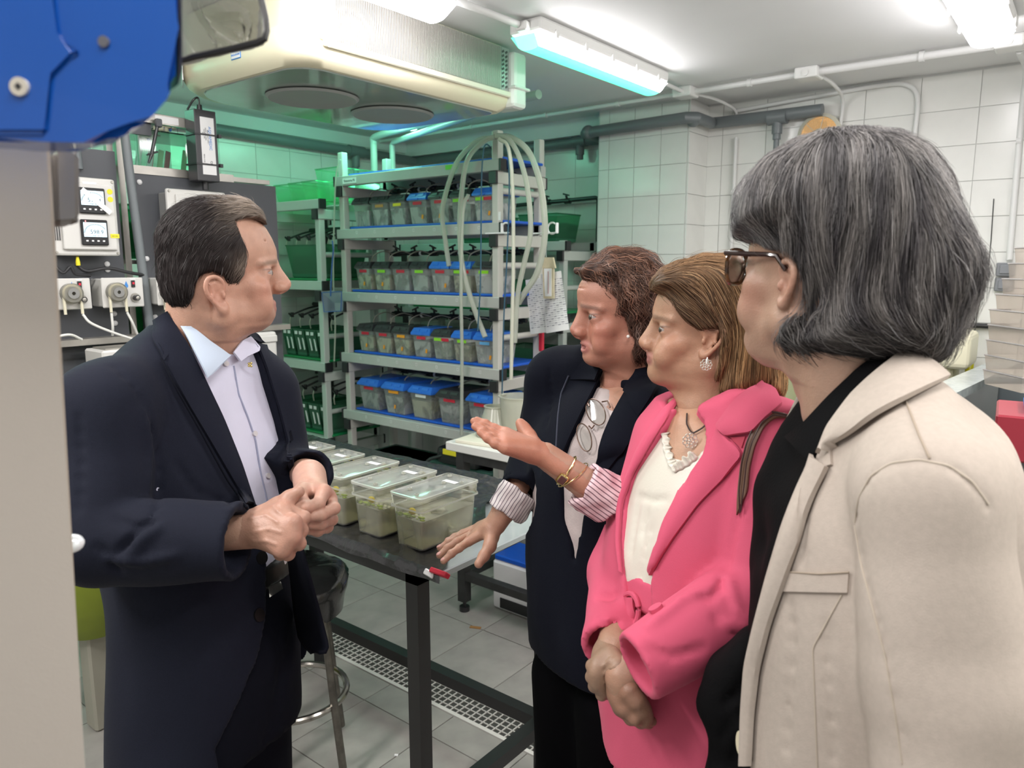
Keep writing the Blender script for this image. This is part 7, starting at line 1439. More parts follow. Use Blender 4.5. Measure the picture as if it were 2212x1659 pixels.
def pink_woman():
    ps = person('person in a bright pink suit over a cream blouse, hands folded', tuple(A3(1480, 1150, 1.27)[:2])+(0,)); k = A3
    S_ = 1280; L = LP(1531, 733, S_, -1); M = head_frame(A3(1531, 733, 1.27), R(169)); Mi = np.array(M.inverted())
    P = dict(cran=((-.012, 0, .056), (.095, .073, .078)), front=[(-.085, .048), (-.078, .080), (-.066, .094), (-.056, .095), (-.048, .0945), (-.040, .098), (-.030, .0995), (-.018, .098), (.0, .089), (.012, .088), (.022, .092), (.034, .096), (.05, .0965), (.07, .091), (.085, .082)],
             width=[(-.085, .020), (-.07, .032), (-.05, .042), (-.03, .056), (0, .062), (.03, .062), (.06, .064), (.085, .058)], back=-.04, eye=(.019, .084, .031), nose=(.098, .022, .1205, -.008, -.018), mouth=(.1025, -.0335), jaw=(.004, -.038, .048), chin=(.096, -.066), ear=(.010, .004, .064), tip=.0098, lip=.0052, pw=1.95, cheek=(.015, .014, .016), chr=(.012, .015, .011), eartilt=R(14), slit=.0025, gaze=(1, .45, -.05))
    v = build_head(P); nb = Mi[:3, :3]@k(1518, 880, 1.28)+Mi[:3, 3]; v.cone((-.018, 0, -.01), nb, .044, .050, .03); v.ell((.028, 0, -.060), (.040, .034, .014), .03)
    for z_ in (0, .006): v.chain([(.075, -.040, .008-z_), (.082, -.030, .004-z_), (.088, -.020, .005-z_)], [.0007]*3, .0025, 's')
    V, Q = v.mesh(); c = paint_head(V, P, (.42, .24, .155), lip=(.34, .13, .12), brow=(.20, .12, .08), redk=.3, red=(.45, .15, .09)); parts = [(V@np.array(M)[:3, :3].T+np.array(M)[:3, 3], Q, c)]
    # ringed right hand over the left wrist, left hand below
    h1 = dict(arm=(k(1325, 1396, 1.16), .026), wrist=(k(1316, 1412, 1.15), .026), kn=[k(1296, 1432, 1.115), k(1288, 1452, 1.11), k(1290, 1474, 1.115), k(1304, 1490, 1.125)], flat=np.array(ray(1310, 1450))*-1, kr=.0112, fr=.0084,
              fingers=[[k(1279, 1438, 1.12), k(1288, 1448, 1.16), k(1310, 1450, 1.17)], [k(1278, 1462, 1.12), k(1288, 1466, 1.16), k(1310, 1468, 1.17)], [k(1284, 1482, 1.125), k(1296, 1484, 1.16), k(1312, 1484, 1.17)], [k(1300, 1500, 1.13), k(1310, 1498, 1.16), k(1324, 1494, 1.165)]],
              thumb=[k(1320, 1420, 1.12), k(1335, 1440, 1.10), k(1345, 1460, 1.09), k(1350, 1475, 1.09)])
    h2 = dict(arm=(k(1345, 1462, 1.10), .026), wrist=(k(1346, 1492, 1.10), .025), kn=[k(1350, 1530, 1.085), k(1342, 1530, 1.11), k(1346, 1522, 1.13), k(1356, 1512, 1.15)], flat=np.array(ray(1350, 1510))*-1, kr=.0115, fr=.0088,
              fingers=[[k(1372, 1552, 1.08), k(1392, 1558, 1.09), k(1408, 1558, 1.10)], [k(1362, 1552, 1.11), k(1384, 1560, 1.12), k(1402, 1564, 1.13)], [k(1366, 1546, 1.135), k(1386, 1554, 1.145), k(1400, 1556, 1.15)], [k(1372, 1534, 1.15), k(1388, 1542, 1.16), k(1400, 1544, 1.165)]],
              thumb=[k(1362, 1494, 1.08), k(1376, 1512, 1.075), k(1388, 1530, 1.08), k(1398, 1545, 1.085)])
    for h_, sk in ((h1, (.30, .19, .13)), (h2, (.28, .15, .10))):
        hv = hand(.0021, h_)
        if h_ is h1:
            for pts in ([(1320, 1422), (1302, 1440)], [(1325, 1440), (1304, 1456)], [(1328, 1456), (1306, 1474)]): Pq = hit(hv, resample(pts, 5)); hv.chain(list(Pq), [.0016]*5, .003, 'u')
        V, Q = hv.mesh(); parts.append((V, Q, np.tile(np.array(sk), (len(V), 1))))
    F, Lf = fl(R(208)); rows = [(1512, 868, 1.28, .052, .070), (1508, 890, 1.28, .075, .115), (1530, 915, 1.275, .095, .150), (1532, 960, 1.27, .110, .158), (1528, 1040, 1.265, .126, .156), (1495, 1140, 1.26, .119, .152), (1472, 1240, 1.26, .117, .152), (1472, 1340, 1.26, .124, .158), (1488, 1460, 1.26, .132, .185), (1500, 1640, 1.26, .130, .190)]
    parts.append(chest_part(rows[:5], -.016, F, Lf, (.45, .26, .17), 0)); parts.append(arm_part([k(1560, 935, 1.24), k(1660, 970, 1.16), k(1640, 1275, 1.11), h2['arm'][0], h2['wrist'][0]], [.04, .038, .032, .025, .022], (.38, .22, .15))); parts.append(arm_part([k(1510, 940, 1.30), k(1450, 970, 1.40), k(1345, 1235, 1.36), h1['arm'][0], h1['wrist'][0]], [.04, .034, .030, .024, .022], (.38, .22, .15))); V, Q, c = cat_mesh(parts); body = mesh_obj('body', np_mesh('body', V, Q, c), skin_m, ps, True); eyes(P, M, body)
    MB().tube([Vector(k(1288+4*math.cos(a), 1462+10*math.sin(a), 1.104+.004*math.cos(a))) for a in np.linspace(0, 2*PI, 17)[:-1]], .0013, 6, close=True).build('ring', mat('gold', (.80, .62, .28), .2, .95), ps, True, True)
    # hair
    MH = head_frame(A3(1550, 700, 1.262), R(166)); LH = LP(1550, 700, 1250, -1)
    hp = [LH(*q) for q in ((1408, 628), (1410, 606), (1428, 584), (1465, 566), (1520, 554), (1578, 558), (1624, 578), (1658, 618), (1680, 680), (1692, 760), (1695, 826), (1688, 852), (1668, 846), (1640, 850), (1600, 856), (1560, 852), (1543, 838), (1550, 800), (1556, 770), (1558, 735), (1556, 706), (1546, 696), (1530, 700), (1514, 706), (1492, 692), (1474, 672), (1458, 652), (1442, 640), (1424, 634))]
    hv = Vol((-.14, -.12, -.15), (.14, .12, .15), .0030); puff(hv, hp, .084, .045, .0); shell(hv, hp, v, M, MH); noise3(hv, .002, 40, (1, 1, .3), seed=8); V, Q = hv.mesh(); Mn = np.array(MH)
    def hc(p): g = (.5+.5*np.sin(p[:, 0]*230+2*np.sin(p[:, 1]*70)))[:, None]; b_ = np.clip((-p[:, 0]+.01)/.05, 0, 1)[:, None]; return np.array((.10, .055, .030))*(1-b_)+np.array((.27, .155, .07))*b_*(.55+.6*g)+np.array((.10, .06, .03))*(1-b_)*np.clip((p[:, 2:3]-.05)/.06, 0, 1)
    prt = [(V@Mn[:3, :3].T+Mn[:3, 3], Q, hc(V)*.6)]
    fl_ = flow_field([((.11, 0, .08), (-.5, 0, .8)), ((.02, 0, .12), (-1, 0, .1)), ((-.06, 0, .10), (-.7, 0, -.8)), ((.10, .05, .06), (-.9, 0, -.2)), ((.06, .07, .04), (-.9, 0, -.6)), ((.0, .08, .04), (-.4, 0, -1)), ((-.02, .08, -.04), (0, 0, -1)), ((-.08, .07, 0), (-.12, 0, -1)), ((-.10, .05, -.1), (.05, 0, -1)), ((.06, -.07, .04), (-.9, 0, -.6)), ((-.05, -.08, -.04), (0, 0, -1))])
    rng = np.random.default_rng(12); st = V[rng.integers(0, len(V), 5200)]; cols = lambda p, r_: hc(p)*(.5+1.2*r_.random(len(p))[:, None])+(r_.random(len(p))[:, None] > .9)*np.array((.16, .11, .06))
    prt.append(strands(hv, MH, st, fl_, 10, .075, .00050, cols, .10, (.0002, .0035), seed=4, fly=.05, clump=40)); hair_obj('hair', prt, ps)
    # earring and necklace
    silver_ = mat('silver_lace', (.78, .75, .68), .3, .6); p0 = k(1528, 772, 1.178); er = MB().tube([Vector(p0), Vector(k(1526, 785, 1.176))], .0007, 5).build('earring', silver_, ps, True, True)
    def lace(cx, cy_, t, r, par, name):
        b = MB(); n_ = 9; o = Vector(k(cx, cy_, t)); rt3 = Vector((_rt[0], _rt[1], 0)); up = Vector((0, 0, 1))
        for j in range(n_): a = 2*PI*j/n_; c_ = o+(rt3*math.cos(a)+up*math.sin(a))*r*.72; b.tube([c_+(rt3*math.cos(q)+up*math.sin(q))*r*.26 for q in np.linspace(0, 2*PI, 11)[:-1]], r*.07, 5, close=True)
        for j in range(5): a = 2*PI*j/5; c_ = o+(rt3*math.cos(a)+up*math.sin(a))*r*.30; b.tube([c_+(rt3*math.cos(q)+up*math.sin(q))*r*.2 for q in np.linspace(0, 2*PI, 9)[:-1]], r*.07, 5, close=True)
        return b.build(name, silver_, par, True, True)
    lace(1525.5, 788, 1.174, .0095, er, 'earring_lace')
    # blazer
    SR, ER, CR = k(1445, 960, 1.42), k(1342, 1240, 1.36), k(1318, 1388, 1.19); SL, EL, CL = k(1668, 960, 1.14), k(1640, 1285, 1.10), k(1388, 1428, 1.04); sec = secs_px(rows)
    pts = np.array([s[0] for s in sec]+[SR, ER, CR, SL, EL, CL]); jv = Vol(pts.min(0)-(.20, .20, .02), pts.max(0)+(.20, .20, .05), .0058); jv.loft(sec, F, Lf, 0, 2.3)
    jv.cone(SR, ER, .050, .048, .05); jv.cone(ER, CR, .052, .044, .02); noise3(jv, .0015, 10, (1, 1, .6), 7); tor = vcopy(jv)
    def sleeves(v):
        v.cone(SL, EL, .064, .060, .012); v.cone(EL, CL, .063, .050, .010, sq=(np.array((0, 0, 1)), 1.05)); v.cone(k(1600, 905, 1.20), SL, .050, .062, .04); v.cone(k(1470, 910, 1.36), SR, .040, .045, .04); 
    base0 = vcopy(jv); sleeves(base0); eA = [(1478, 838), (1462, 870), (1440, 905), (1405, 960), (1370, 1020), (1346, 1090), (1341, 1170), (1346, 1240), (1350, 1290), (1352, 1350), (1354, 1420)]; eB = [(1560, 830), (1545, 905), (1512, 985), (1470, 1060), (1435, 1130), (1412, 1210), (1400, 1262), (1400, 1300), (1404, 1350), (1410, 1420)]; C0 = A3(1480, 1100, 1.26); ea, eb = cut_edges(tor, eA, eB, C0, F, Lf); carve_front(jv, ea, eb, C0, F, Lf, A3(1375, 1420, 1.13)[2], 3, x0=-.01); sleeves(jv)
    noise3(jv, .003, 12, (1, 1, .6), 7)
    clip_plane(jv, CR+(CR-ER)/np.linalg.norm(CR-ER)*.012, CR-ER, .09); clip_plane(jv, CL+(CL-EL)/np.linalg.norm(CL-EL)*.012, CL-EL, .10)
    folds(jv, [[(1568, 1235), (1560, 1262), (1530, 1292), (1500, 1284)], [(1545, 1335), (1580, 1360), (1625, 1368)], [(1560, 1255), (1580, 1300), (1630, 1335)], [(1598, 1090), (1585, 1150), (1568, 1225)], [(1294, 1285), (1312, 1292), (1330, 1286)], [(1290, 1345), (1312, 1352), (1338, 1340)], [(1400, 1400), (1450, 1420), (1520, 1400)]],
          [[(1530, 1275), (1500, 1282), (1470, 1300), (1430, 1330), (1400, 1352)], [(1572, 1250), (1590, 1320), (1640, 1350)], [(1560, 1345), (1610, 1356)]])
    hollow(jv, CR, ER, .034); hollow(jv, CL, EL, .037); base = vcopy(jv); cb = vcopy(base); cb.cone(k(1515, 905, 1.28), k(1548, 815, 1.28), .074, .066, .05); pass
    nk = k(1520, 862, 1.28); jv.cone(nk+np.array((0, 0, .0)), nk+np.array((0, 0, .12)), .062, .085, .004, 's')
    jk = vol_obj('blazer', jv, pink, ps)
    tv = Vol(pts.min(0)-(.1, .1, -.05), pts.max(0)+(.1, .1, .02), .006); tv.loft(secs_px(rows[:7], -.010), F, Lf, 0, 2.3); noise3(tv, .003, 12, seed=6)
    folds(tv, [[(1382, 1080), (1372, 1130), (1362, 1200)], [(1412, 1130), (1395, 1180), (1380, 1260)], [(1378, 1070), (1410, 1082), (1440, 1078)], [(1400, 1100), (1392, 1130), (1386, 1160)]], (), .008)
    tb = vcopy(tv); va, vb = cut_edges(tb, [(1420, 840), (1432, 930), (1440, 985), (1452, 1012), (1458, 1016)], [(1580, 860), (1540, 930), (1505, 985), (1475, 1006), (1458, 1016)], C0, F, Lf); zc = A3(1458, 1016, 1.135)[2]; carve_front(tv, va, vb, C0, F, Lf, zc, 3, x0=-.02); nk2 = k(1515, 880, 1.28); tv.cone(nk2, nk2+np.array((0, 0, .12)), .08, .10, .004, 's'); bl = vol_obj('blouse', tv, cream_s, ps)
    # ruffle along the neckline
    rp = resample([(1432, 935), (1438, 975), (1450, 1008), (1458, 1016), (1480, 1004), (1505, 985)], 90); P0 = hit(tb, rp); tng = np.gradient(P0, axis=0); tng /= np.linalg.norm(tng, axis=1, keepdims=True); vd = np.array(ORG)-P0; vd /= np.linalg.norm(vd, axis=1, keepdims=True); out = np.cross(tng, vd); cen = hit(tb, [(1470, 960)])[0]
    sg = np.sign(((cen-P0)*out).sum(1)); sg = np.sign(sg.mean()) if abs(sg.mean()) > .2 else 1; G = []
    for j in range(5):
        u = j/4; wv = np.sin(np.arange(90)*.95+np.sin(np.arange(90)*.31)*1.5); G.append(P0+vd*(.004+.0035*wv*u)[:, None]+out*sg*(-.004+.015*u)*(1+.25*np.cos(np.arange(90)*.6))[:, None])
    G = np.array(G).transpose(1, 0, 2); N = np.cross(np.gradient(G, axis=0), np.gradient(G, axis=1)); N /= np.linalg.norm(N, axis=2, keepdims=True)+1e-9; V, Q = grid_mesh(G, .0009, N); mesh_obj('neck_ruffle', np_mesh('neck_ruffle', V, Q), cream_s, bl, True)
    cvb = Vol(tv.lo, tv.lo+tv.h*4, tv.h); cvb.F = tb.F.copy(); cvb.n = np.array(tb.n)
    nl = hit(cvb, resample([(1484, 893), (1483, 915), (1490, 930), (1497, 936), (1515, 926), (1545, 900), (1572, 882), (1598, 868)], 30)); MB().tube([Vector(p) for p in nl], .0013, 6).build('necklace', mat('cord_brown', (.03, .02, .02), .5), ps, True, True)
    pp = hit(cvb, [(1491, 953)])[0]; tt = np.linalg.norm(pp-np.array(ORG))/np.linalg.norm(np.array(ray(1491, 953))); lace(1491, 952, tt-.009, .0125, ps, 'pendant')
    decal(base, [(1486, 838), (1464, 872), (1440, 908), (1405, 962), (1370, 1022), (1346, 1092), (1341, 1170), (1346, 1240)], [(1436, 885), (1420, 905), (1398, 940), (1378, 975), (1360, 1022), (1338, 1090), (1334, 1170), (1340, 1225)], 'lapel', pink, jk, .006, .005, lift=lambda u: .003*np.sin(u*PI))
    decal(base, [(1556, 925), (1545, 948), (1512, 1000), (1470, 1062), (1435, 1130), (1414, 1205), (1402, 1258)], [(1582, 948), (1611, 982), (1578, 1020), (1510, 1090), (1455, 1165), (1424, 1215), (1404, 1260)], 'lapel', pink, jk, .007, .005, lift=lambda u: .004*np.sin(u*PI))
    decal(cb, [(1652, 828), (1620, 850), (1590, 880), (1560, 920)], [(1690, 882), (1655, 910), (1628, 938), (1578, 944)], 'jacket_collar', pink, jk, .012, .006, 24, 8, lift=lambda u: .004*np.sin(u*PI))
    decal(base, [(1578, 944), (1596, 945), (1612, 943)], [(1582, 948), (1592, 958), (1604, 968)], 'lapel_notch', mat('pink_shade', (.45, .05, .09), .8), jk, .003, .003, 8, 4)
    button(base, (1419, 1318), .0105, pink, jk, off=.006); line_on(base, [(1534, 1440), (1536, 1462), (1548, 1470)], .0016, 'pocket_edge', mat('pink_shade', (.45, .05, .09), .8), jk, .001)
    # bag strap
    st_m = mat('strap_brown', (.16, .085, .055), .42); line_m = mat('strap_edge', (.05, .02, .02), .5)
    stp = decal(base, [(1700, 898), (1662, 890), (1632, 915), (1615, 955), (1604, 1000), (1598, 1060), (1595, 1110)], [(1720, 905), (1672, 905), (1650, 925), (1632, 965), (1622, 1010), (1618, 1060), (1596, 1112)], 'bag_strap', st_m, ps, .006, .004, 40, 5)
    line_on(base, [(1598, 1108), (1596, 1060), (1602, 1000), (1612, 958), (1630, 915), (1662, 888), (1700, 896)], .0012, 'strap_edge', line_m, stp, .012); line_on(base, [(1600, 1105), (1608, 1040), (1612, 1000), (1624, 955), (1645, 912), (1670, 896), (1712, 902)], .0010, 'strap_edge', line_m, stp, .012)
    # belt with covered buckle, trousers
    z0, z1 = k(1370, 1280, 1.14)[2], k(1370, 1355, 1.14)[2]; bv = Vol(np.array((pts.min(0)[0]-.1, pts.min(0)[1]-.1, z1-.03)), np.array((pts.max(0)[0]+.1, pts.max(0)[1]+.1, z0+.03)), .007); bv.loft(secs_px(rows, -.008), F, Lf, 0, 2.3); zclip(bv, z1, z0); bt = vol_obj('belt', bv, pink, ps); Pb = hit(bv, [(1360+19*math.cos(a), 1318+36*math.sin(a)) for a in np.linspace(0, 2*PI, 29)[:-1]], fallback=1.14); Pb = Pb+(np.array(ORG)-Pb)/np.linalg.norm(np.array(ORG)-Pb, axis=1, keepdims=True)*.006
    MB().tube([Vector(p) for p in Pb], .0045, 8, close=True).build('buckle', pink, bt, True, True); decal(bv, [(1352, 1290), (1352, 1345)], [(1372, 1290), (1372, 1345)], 'belt_knot', pink, bt, .006, .006, 10, 6, bulge=.004)
    shoes_legs(ps, A3(1492, 1540, 1.26), F, Lf, .74, .095, pink, mat('shoe_beige', (.45, .33, .25), .5), .08, 1.05, 'trousers', [(A3(1472, 1290, 1.26), .106, .142), (A3(1480, 1400, 1.26), .115, .155), (A3(1490, 1500, 1.26), .122, .168)])
pink_woman()
linen = mat('linen_cream', (.46, .40, .35), .8, spec=.2, bump=.18, bscale=900, noise=.05, nscale=160); black_c = mat('black_cloth', (.0025, .0025, .003), .85, spec=.10, bump=.3, bscale=300)
def linen_woman():
    ps = person('grey haired person in a cream linen jacket and tortoiseshell glasses seen from behind left', tuple(A3(1900, 1100, .92)[:2])+(0,)); k = A3
    M = head_frame(k(1768, 614, .918), R(122)); Mi = np.array(M.inverted())
    P = dict(cran=((-.010, 0, .066), (.098, .075, .080)), front=[(-.100, .045), (-.092, .072), (-.080, .084), (-.068, .084), (-.056, .086), (-.044, .090), (-.03, .090), (-.01, .086), (.01, .086), (.026, .090), (.040, .094), (.06, .094), (.08, .088), (.10, .078)],
             width=[(-.10, .022), (-.085, .034), (-.06, .044), (-.035, .058), (0, .064), (.03, .064), (.06, .066), (.10, .058)], back=-.04, eye=(.024, .083, .031), nose=(.097, .026, .116, -.004, -.014), mouth=(.0965, -.040), jaw=(.004, -.045, .052), chin=(.090, -.082), ear=(-.002, .0, .066), earsize=.9, tip=.010, lip=.006, pw=1.95, cheek=(.018, .014, .022), eartilt=R(8))
    v = build_head(P); nb = Mi[:3, :3]@k(1835, 880, .91)+Mi[:3, 3]; v.cone((-.025, 0, -.01), nb, .052, .056, .03); v.ell((.035, 0, -.088), (.045, .034, .018), .03); v.chain([(-.005, .048, -.05), nb+np.array((.05, .02, .02))], [.011, .010], .02)
    V, Q = v.mesh(); c = paint_head(V, P, (.40, .25, .18), redk=.3, lip=(.38, .16, .14)); body = mesh_obj('body', np_mesh('body', V@np.array(M)[:3, :3].T+np.array(M)[:3, 3], Q, c), skin_m, ps, True); eyes(P, M, body)
    # hair: a layered grey bob
    t0 = .902; MH = head_frame(k(1840, 540, t0), R(158)); S_ = 1600/t0; LH = LP(1840, 540, S_, -1)
    hp = [LH(*q) for q in ((1592, 505), (1590, 460), (1596, 418), (1616, 380), (1654, 338), (1712, 304), (1780, 288), (1850, 290), (1918, 303), (1970, 338), (2005, 388), (2028, 440), (2056, 495), (2080, 545), (2088, 590), (2078, 640), (2062, 682), (2048, 725), (2030, 758), (1998, 778), (1962, 768), (1925, 772), (1890, 782), (1840, 784), (1790, 778), (1755, 768), (1730, 752), (1716, 730), (1722, 704), (1750, 672), (1760, 640), (1758, 600), (1744, 566), (1716, 545), (1690, 534), (1660, 526), (1636, 516), (1612, 506))]
    hv = Vol((-.17, -.13, -.17), (.17, .13, .17), .0032); puff(hv, hp, .104, .070, 0); shell(hv, hp, v, M, MH, .02, .007); noise3(hv, .003, 26, (1, 1, .3), seed=8)
    V, Q = hv.mesh(); Mn = np.array(MH)
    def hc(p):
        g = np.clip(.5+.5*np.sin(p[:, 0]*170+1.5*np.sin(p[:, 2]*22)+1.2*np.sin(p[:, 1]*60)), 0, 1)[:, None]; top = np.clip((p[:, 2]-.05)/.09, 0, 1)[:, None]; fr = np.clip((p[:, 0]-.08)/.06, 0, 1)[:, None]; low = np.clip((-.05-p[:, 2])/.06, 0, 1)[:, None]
        b_ = np.array((.040, .036, .040))*(1-g)+np.array((.150, .138, .132))*g; b_ = b_*(1-.45*low)+top*.06+fr*.07; return b_  # crown lightened in the colour for the highlight from the top light
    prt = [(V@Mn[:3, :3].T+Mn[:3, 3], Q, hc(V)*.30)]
    crown = [((.02, 0, .145), (-.3, .3, -.1)), ((.10, .03, .10), (.35, 0, -1)), ((.13, .03, .05), (.1, 0, -1)), ((.09, .07, .06), (-.12, 0, -1)), ((.11, .05, .0), (-.75, 0, -.75)), ((.04, .10, .08), (-.02, 0, -1)), ((0, .10, .0), (0, 0, -1)), ((-.06, .10, .03), (-.12, 0, -1)), ((-.12, .05, .06), (-.45, 0, -1)), ((-.13, .05, -.03), (.0, 0, -1)), ((.06, .08, -.06), (.02, 0, -1)),
             ((.07, .06, -.11), (-.35, 0, -.6)), ((.0, .07, -.125), (-.9, 0, -.1)), ((-.05, .07, -.115), (-.9, 0, -.2)), ((-.10, .06, -.10), (.25, 0, -1)), ((-.12, .04, -.12), (.6, 0, -.9)), ((.04, -.10, .08), (0, 0, -1)), ((-.06, -.10, 0), (0, 0, -1)), ((-.05, 0, .13), (-1, 0, -.35)), ((.06, 0, .13), (1, 0, -.4))]
    fl_ = flow_field(crown); rng = np.random.default_rng(13); near = V[(V[:, 1] > -.03)]; far = V[V[:, 1] <= -.03]
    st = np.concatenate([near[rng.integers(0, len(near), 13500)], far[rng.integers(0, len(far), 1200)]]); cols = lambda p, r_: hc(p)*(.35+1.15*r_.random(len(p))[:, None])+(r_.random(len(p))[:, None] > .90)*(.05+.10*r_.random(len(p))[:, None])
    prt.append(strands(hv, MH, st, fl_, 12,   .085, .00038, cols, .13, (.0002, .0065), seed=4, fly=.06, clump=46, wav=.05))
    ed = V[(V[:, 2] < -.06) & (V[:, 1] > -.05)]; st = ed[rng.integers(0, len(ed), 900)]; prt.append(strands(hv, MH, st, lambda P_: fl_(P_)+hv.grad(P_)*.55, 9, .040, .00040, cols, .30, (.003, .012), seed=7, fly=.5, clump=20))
    bk = V[(V[:, 0] < -.08) & (V[:, 2] < .03)]; st = bk[rng.integers(0, len(bk), 500)]; prt.append(strands(hv, MH, st, lambda P_: fl_(P_)+hv.grad(P_)*.3, 10, .075, .00042, cols, .22, (.006, .018), seed=8, fly=.6, clump=24))
    hair_obj('hair', prt, ps)
    # glasses
    tort = mat('tortoiseshell', (.13, .055, .015), .15, noise=.97, nscale=75, coat=.6); gl = MB()
    def G(x, y, z): return M @ Vector((x, y, z))
    def rim(sy):
        P_ = []
        for a in np.linspace(0, 2*PI, 33)[:-1]:
            ca, sa = math.cos(a), math.sin(a); yy = .034+.0265*math.copysign(abs(ca)**.75, ca); P_.append(G(.106-5.2*max(0, yy-.012)**2, sy*yy, .021+.0225*math.copysign(abs(sa)**.8, sa)))
        return P_
    fr = rim(1); g = MB().tube(fr, .0028, 8, close=True).build('glasses', tort, ps, True, True)
    MB().tube(rim(-1), .0028, 8, close=True).tube([G(.106, -.008, .030), G(.109, 0, .033), G(.106, .008, .030)], .0025, 8).build('bridge_rim', tort, g, True, True)
    for s_ in (-1, 1): MB().tube([G(.094, s_*.062, .038), G(.088, s_*.070, .039), G(.05, s_*.073, .037), G(.02, s_*.075, .036), G(.004, s_*.076, .034), G(-.010, s_*.076, .018)], .0032, 8).build('temple', mat('temple_dark', (.03, .012, .01), .15, coat=.6), g, True, True)
    b = MB(); b.quads(fr, [tuple(range(32))]); b.build('lens', clear('lens_clear', (.95, .97, .95), .08, .03, 1.0), g, True)
    # torso and jacket
    F, Lf = fl(R(166)); rows = [(1872, 800, .935, .062, .078), (1900, 840, .935, .090, .125), (1925, 890, .93, .112, .172), (1928, 960, .925, .130, .186), (1912, 1060, .92, .146, .182), (1896, 1200, .915, .150, .170), (1888, 1350, .91, .154, .170), (1885, 1520, .91, .160, .178), (1885, 1720, .91, .168, .185)]
    SL, EL, CL = k(2000, 1082, .745), k(2055, 1500, .72), k(2030, 1800, .70); SR, ER, CR = k(1790, 960, 1.10), k(1690, 1300, 1.10), k(1610, 1390, 1.0); sec = secs_px(rows)
    pts = np.array([s[0] for s in sec]+[SL, EL, SR]); jv = Vol(pts.min(0)-(.24, .24, .03), pts.max(0)+(.24, .24, .05), .0052); jv.loft(sec, F, Lf, 0, 2.35)
    jv.cone(SL+np.array((0, 0, .004)), EL, .070, .070, .006); jv.cone(EL, CL, .070, .064, .02); jv.cone(k(1960, 930, .83), SL+np.array((0, 0, .005)), .06, .066, .03); jv.cone(SR, ER, .06, .055, .04); noise3(jv, .0022, 8, (1, 1, .5), 17)
    noise3(jv, .0030, 15, (1, 1, .28), 21)
    folds(jv, [[(1790, 1350), (1786, 1440), (1796, 1540), (1800, 1640)], [(1706, 1300), (1712, 1400), (1704, 1500), (1700, 1620)], [(1762, 1010), (1744, 1080), (1736, 1160), (1730, 1220)]], (), .008)
    folds(jv, [[(1848, 1120), (1856, 1070), (1880, 1025), (1925, 998), (1985, 992), (2050, 1005), (2100, 1040), (2140, 1100)], [(1848, 1110), (1862, 1220), (1890, 1320), (1915, 1420), (1940, 1560), (1950, 1659)]], (), .0045)
    base = vcopy(jv); cb = vcopy(base); cb.cone(k(1880, 860, .93), k(1850, 760, .925), .082, .074, .05)
    eA = [(1905, 770), (1850, 840), (1790, 920), (1752, 990), (1725, 1060), (1690, 1160), (1655, 1280), (1632, 1400), (1622, 1520), (1616, 1700)]
    ea = cut_edges(base, eA, eA, A3(1910, 1060, .92), F, Lf)[0]; C0 = A3(1910, 1060, .92)
    def fnc(X, Y, Z):
        x = (X-C0[0])*F[0]+(Y-C0[1])*F[1]; y = (X-C0[0])*Lf[0]+(Y-C0[1])*Lf[1]; zr = Z.ravel(); a_ = np.interp(zr, ea[0], ea[1]).astype(f32)[None, None, :]; return np.maximum(np.maximum(y-a_, -a_*0-.10-y), .02-x)
    hi = jv.lo+jv.h*(np.array(jv.n)-1); jv.op(fnc, jv.lo, hi, .004, 's', 0); nk = k(1868, 800, .93); jv.cone(nk+np.array((0, 0, .01)), nk+np.array((0, 0, .12)), .066, .09, .004, 's')
    jk = vol_obj('jacket', jv, linen, ps)
    bv = Vol(pts.min(0)-.14, pts.max(0)+(.14, .14, .05), .008); bv.loft(secs_px(rows, -.012), F, Lf, 0, 2.35); bv.cone(k(1790, 930, .96), k(1752, 1000, .97), .045, .055, .04); bv.ell(k(1712, 1120, .99), (.045, .045, .07), .03); bv.ell(k(1690, 1210, 1.0), (.03, .03, .06), .03); bv.cone(nk+np.array((0, 0, .02)), nk+np.array((0, 0, .14)), .063, .08, .004, 's'); noise3(bv, .004, 16, seed=4)
    sh = vol_obj('blouse', bv, black_c, ps)
    decal(cb, [(1900, 765), (1850, 800), (1790, 860), (1740, 915), (1700, 945)], [(1950, 790), (1870, 850), (1810, 910), (1776, 960), (1752, 1000)], 'collar', black_c, sh, .004, .006, 40, 8)
    # lapel and collar of the jacket
    decal(cb, [(1950, 768), (1900, 812), (1850, 862), (1800, 930), (1778, 985)], [(2040, 828), (1975, 865), (1905, 905), (1840, 948), (1800, 968)], 'jacket_collar', linen, jk, .012, .006, 40, 10, lift=lambda u: .004*np.sin(u*PI))
    decal(base, [(1762, 985), (1735, 1050), (1702, 1140), (1668, 1255), (1640, 1370), (1625, 1440), (1619, 1540), (1616, 1655)], [(1796, 1012), (1772, 1060), (1745, 1130), (1712, 1235), (1672, 1350), (1648, 1445), (1636, 1545), (1630, 1655)], 'lapel', linen, jk, .010, .006, 50, 9, lift=lambda u: .006*np.sin(u*PI))
    decal(base, [(1798, 972), (1784, 990), (1762, 1000)], [(1800, 1005), (1786, 1010), (1770, 1012)], 'lapel_notch', linen, jk, .004, .004, 8, 5)
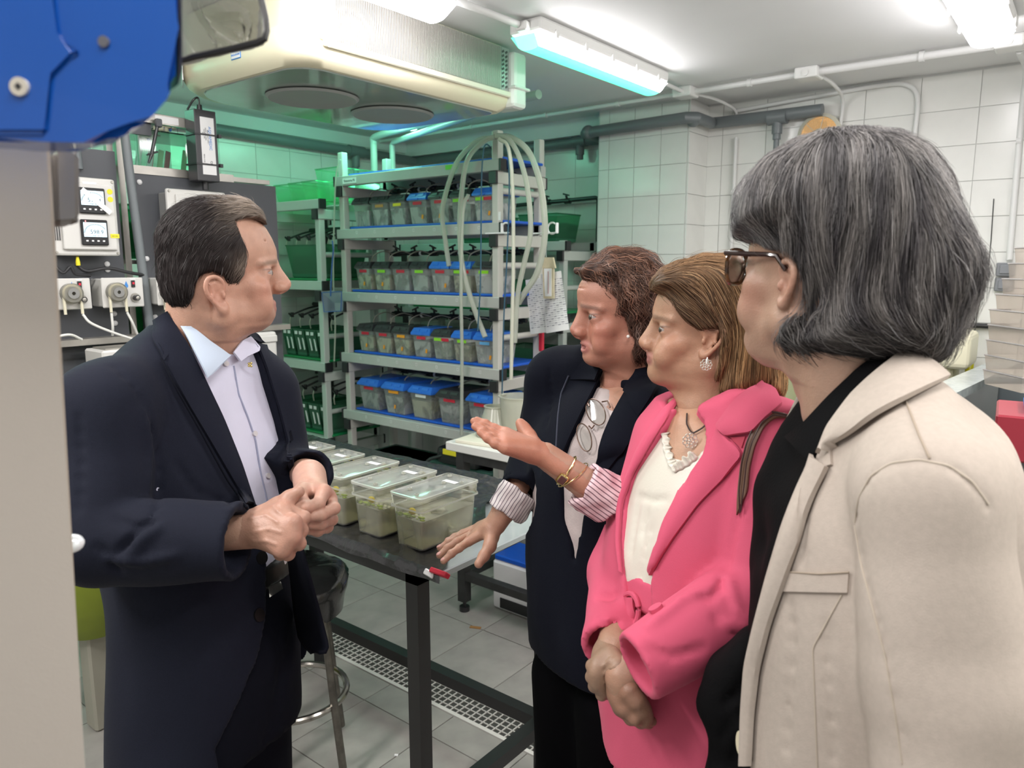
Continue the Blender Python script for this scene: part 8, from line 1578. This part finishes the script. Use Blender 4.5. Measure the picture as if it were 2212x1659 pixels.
    decal(base, [(1705, 1237), (1835, 1238)], [(1696, 1278), (1832, 1280)], 'breast_pocket', linen, jk, .0035, .004, 30, 8); line_on(base, [(1706, 1236), (1770, 1240), (1834, 1236)], .0012, 'pocket_seam', mat('linen_shade', (.34, .28, .22), .8), jk, .004)
    sm = mat('linen_shade', (.34, .28, .22), .8); line_on(base, [(1950, 852), (1962, 880), (1985, 940), (2008, 990)], .0012, 'shoulder_seam', sm, jk, .0006); line_on(base, [(1818, 1285), (1755, 1400), (1765, 1659)], .0010, 'dart_seam', mat('linen_mid', (.46, .40, .33), .8), jk, .0005)
    lm = mat('linen_mid', (.36, .30, .25), .8); line_on(base, [(1846, 1130), (1854, 1076), (1880, 1028), (1925, 1000), (1985, 993), (2050, 1006), (2100, 1040), (2135, 1090)], .0011, 'sleeve_seam', lm, jk, .0002); line_on(base, [(1846, 1135), (1860, 1220), (1886, 1320), (1912, 1420), (1936, 1560), (1948, 1650)], .0011, 'sleeve_seam', lm, jk, .0002)
    button(base, (1612, 1606), .0135, mat('button_ivory', (.72, .66, .48), .3), jk, off=.008)
    # black garment carried over the right forearm
    gv = Vol(np.minimum(k(1500, 1700, .95), k(1720, 1330, 1.05))-.12, np.maximum(k(1500, 1700, .95), k(1720, 1330, 1.05))+.12, .006)
    gv.chain([k(1680, 1430, 1.0), k(1610, 1470, .98), k(1580, 1520, .97)], [.05, .045, .032], .03); gv.chain([k(1650, 1450, .98), k(1600, 1560, .97), k(1575, 1700, .97)], [.05, .036, .04], .03); gv.chain([k(1700, 1500, 1.0), k(1660, 1620, .99), k(1650, 1720, .99)], [.06, .055, .06], .03); noise3(gv, .006, 20, seed=5)
    folds(gv, [[(1640, 1440), (1590, 1490), (1560, 1530)], [(1620, 1520), (1580, 1560), (1555, 1600)], [(1600, 1600), (1580, 1659)], [(1630, 1470), (1600, 1500), (1570, 1515)]], (), .010)
    V, Q = gv.mesh(); o = mesh_obj('carried_coat', np_mesh('carried_coat', V, Q), black_c, None); tag(o, 'black coat carried over the arm of the cream jacket person, at the bottom edge', 'coat')
    shoes_legs(ps, A3(1885, 1560, .91), F, Lf, .80, .098, black_c, leather, .08, 1.0, 'trousers', None)
linen_woman()
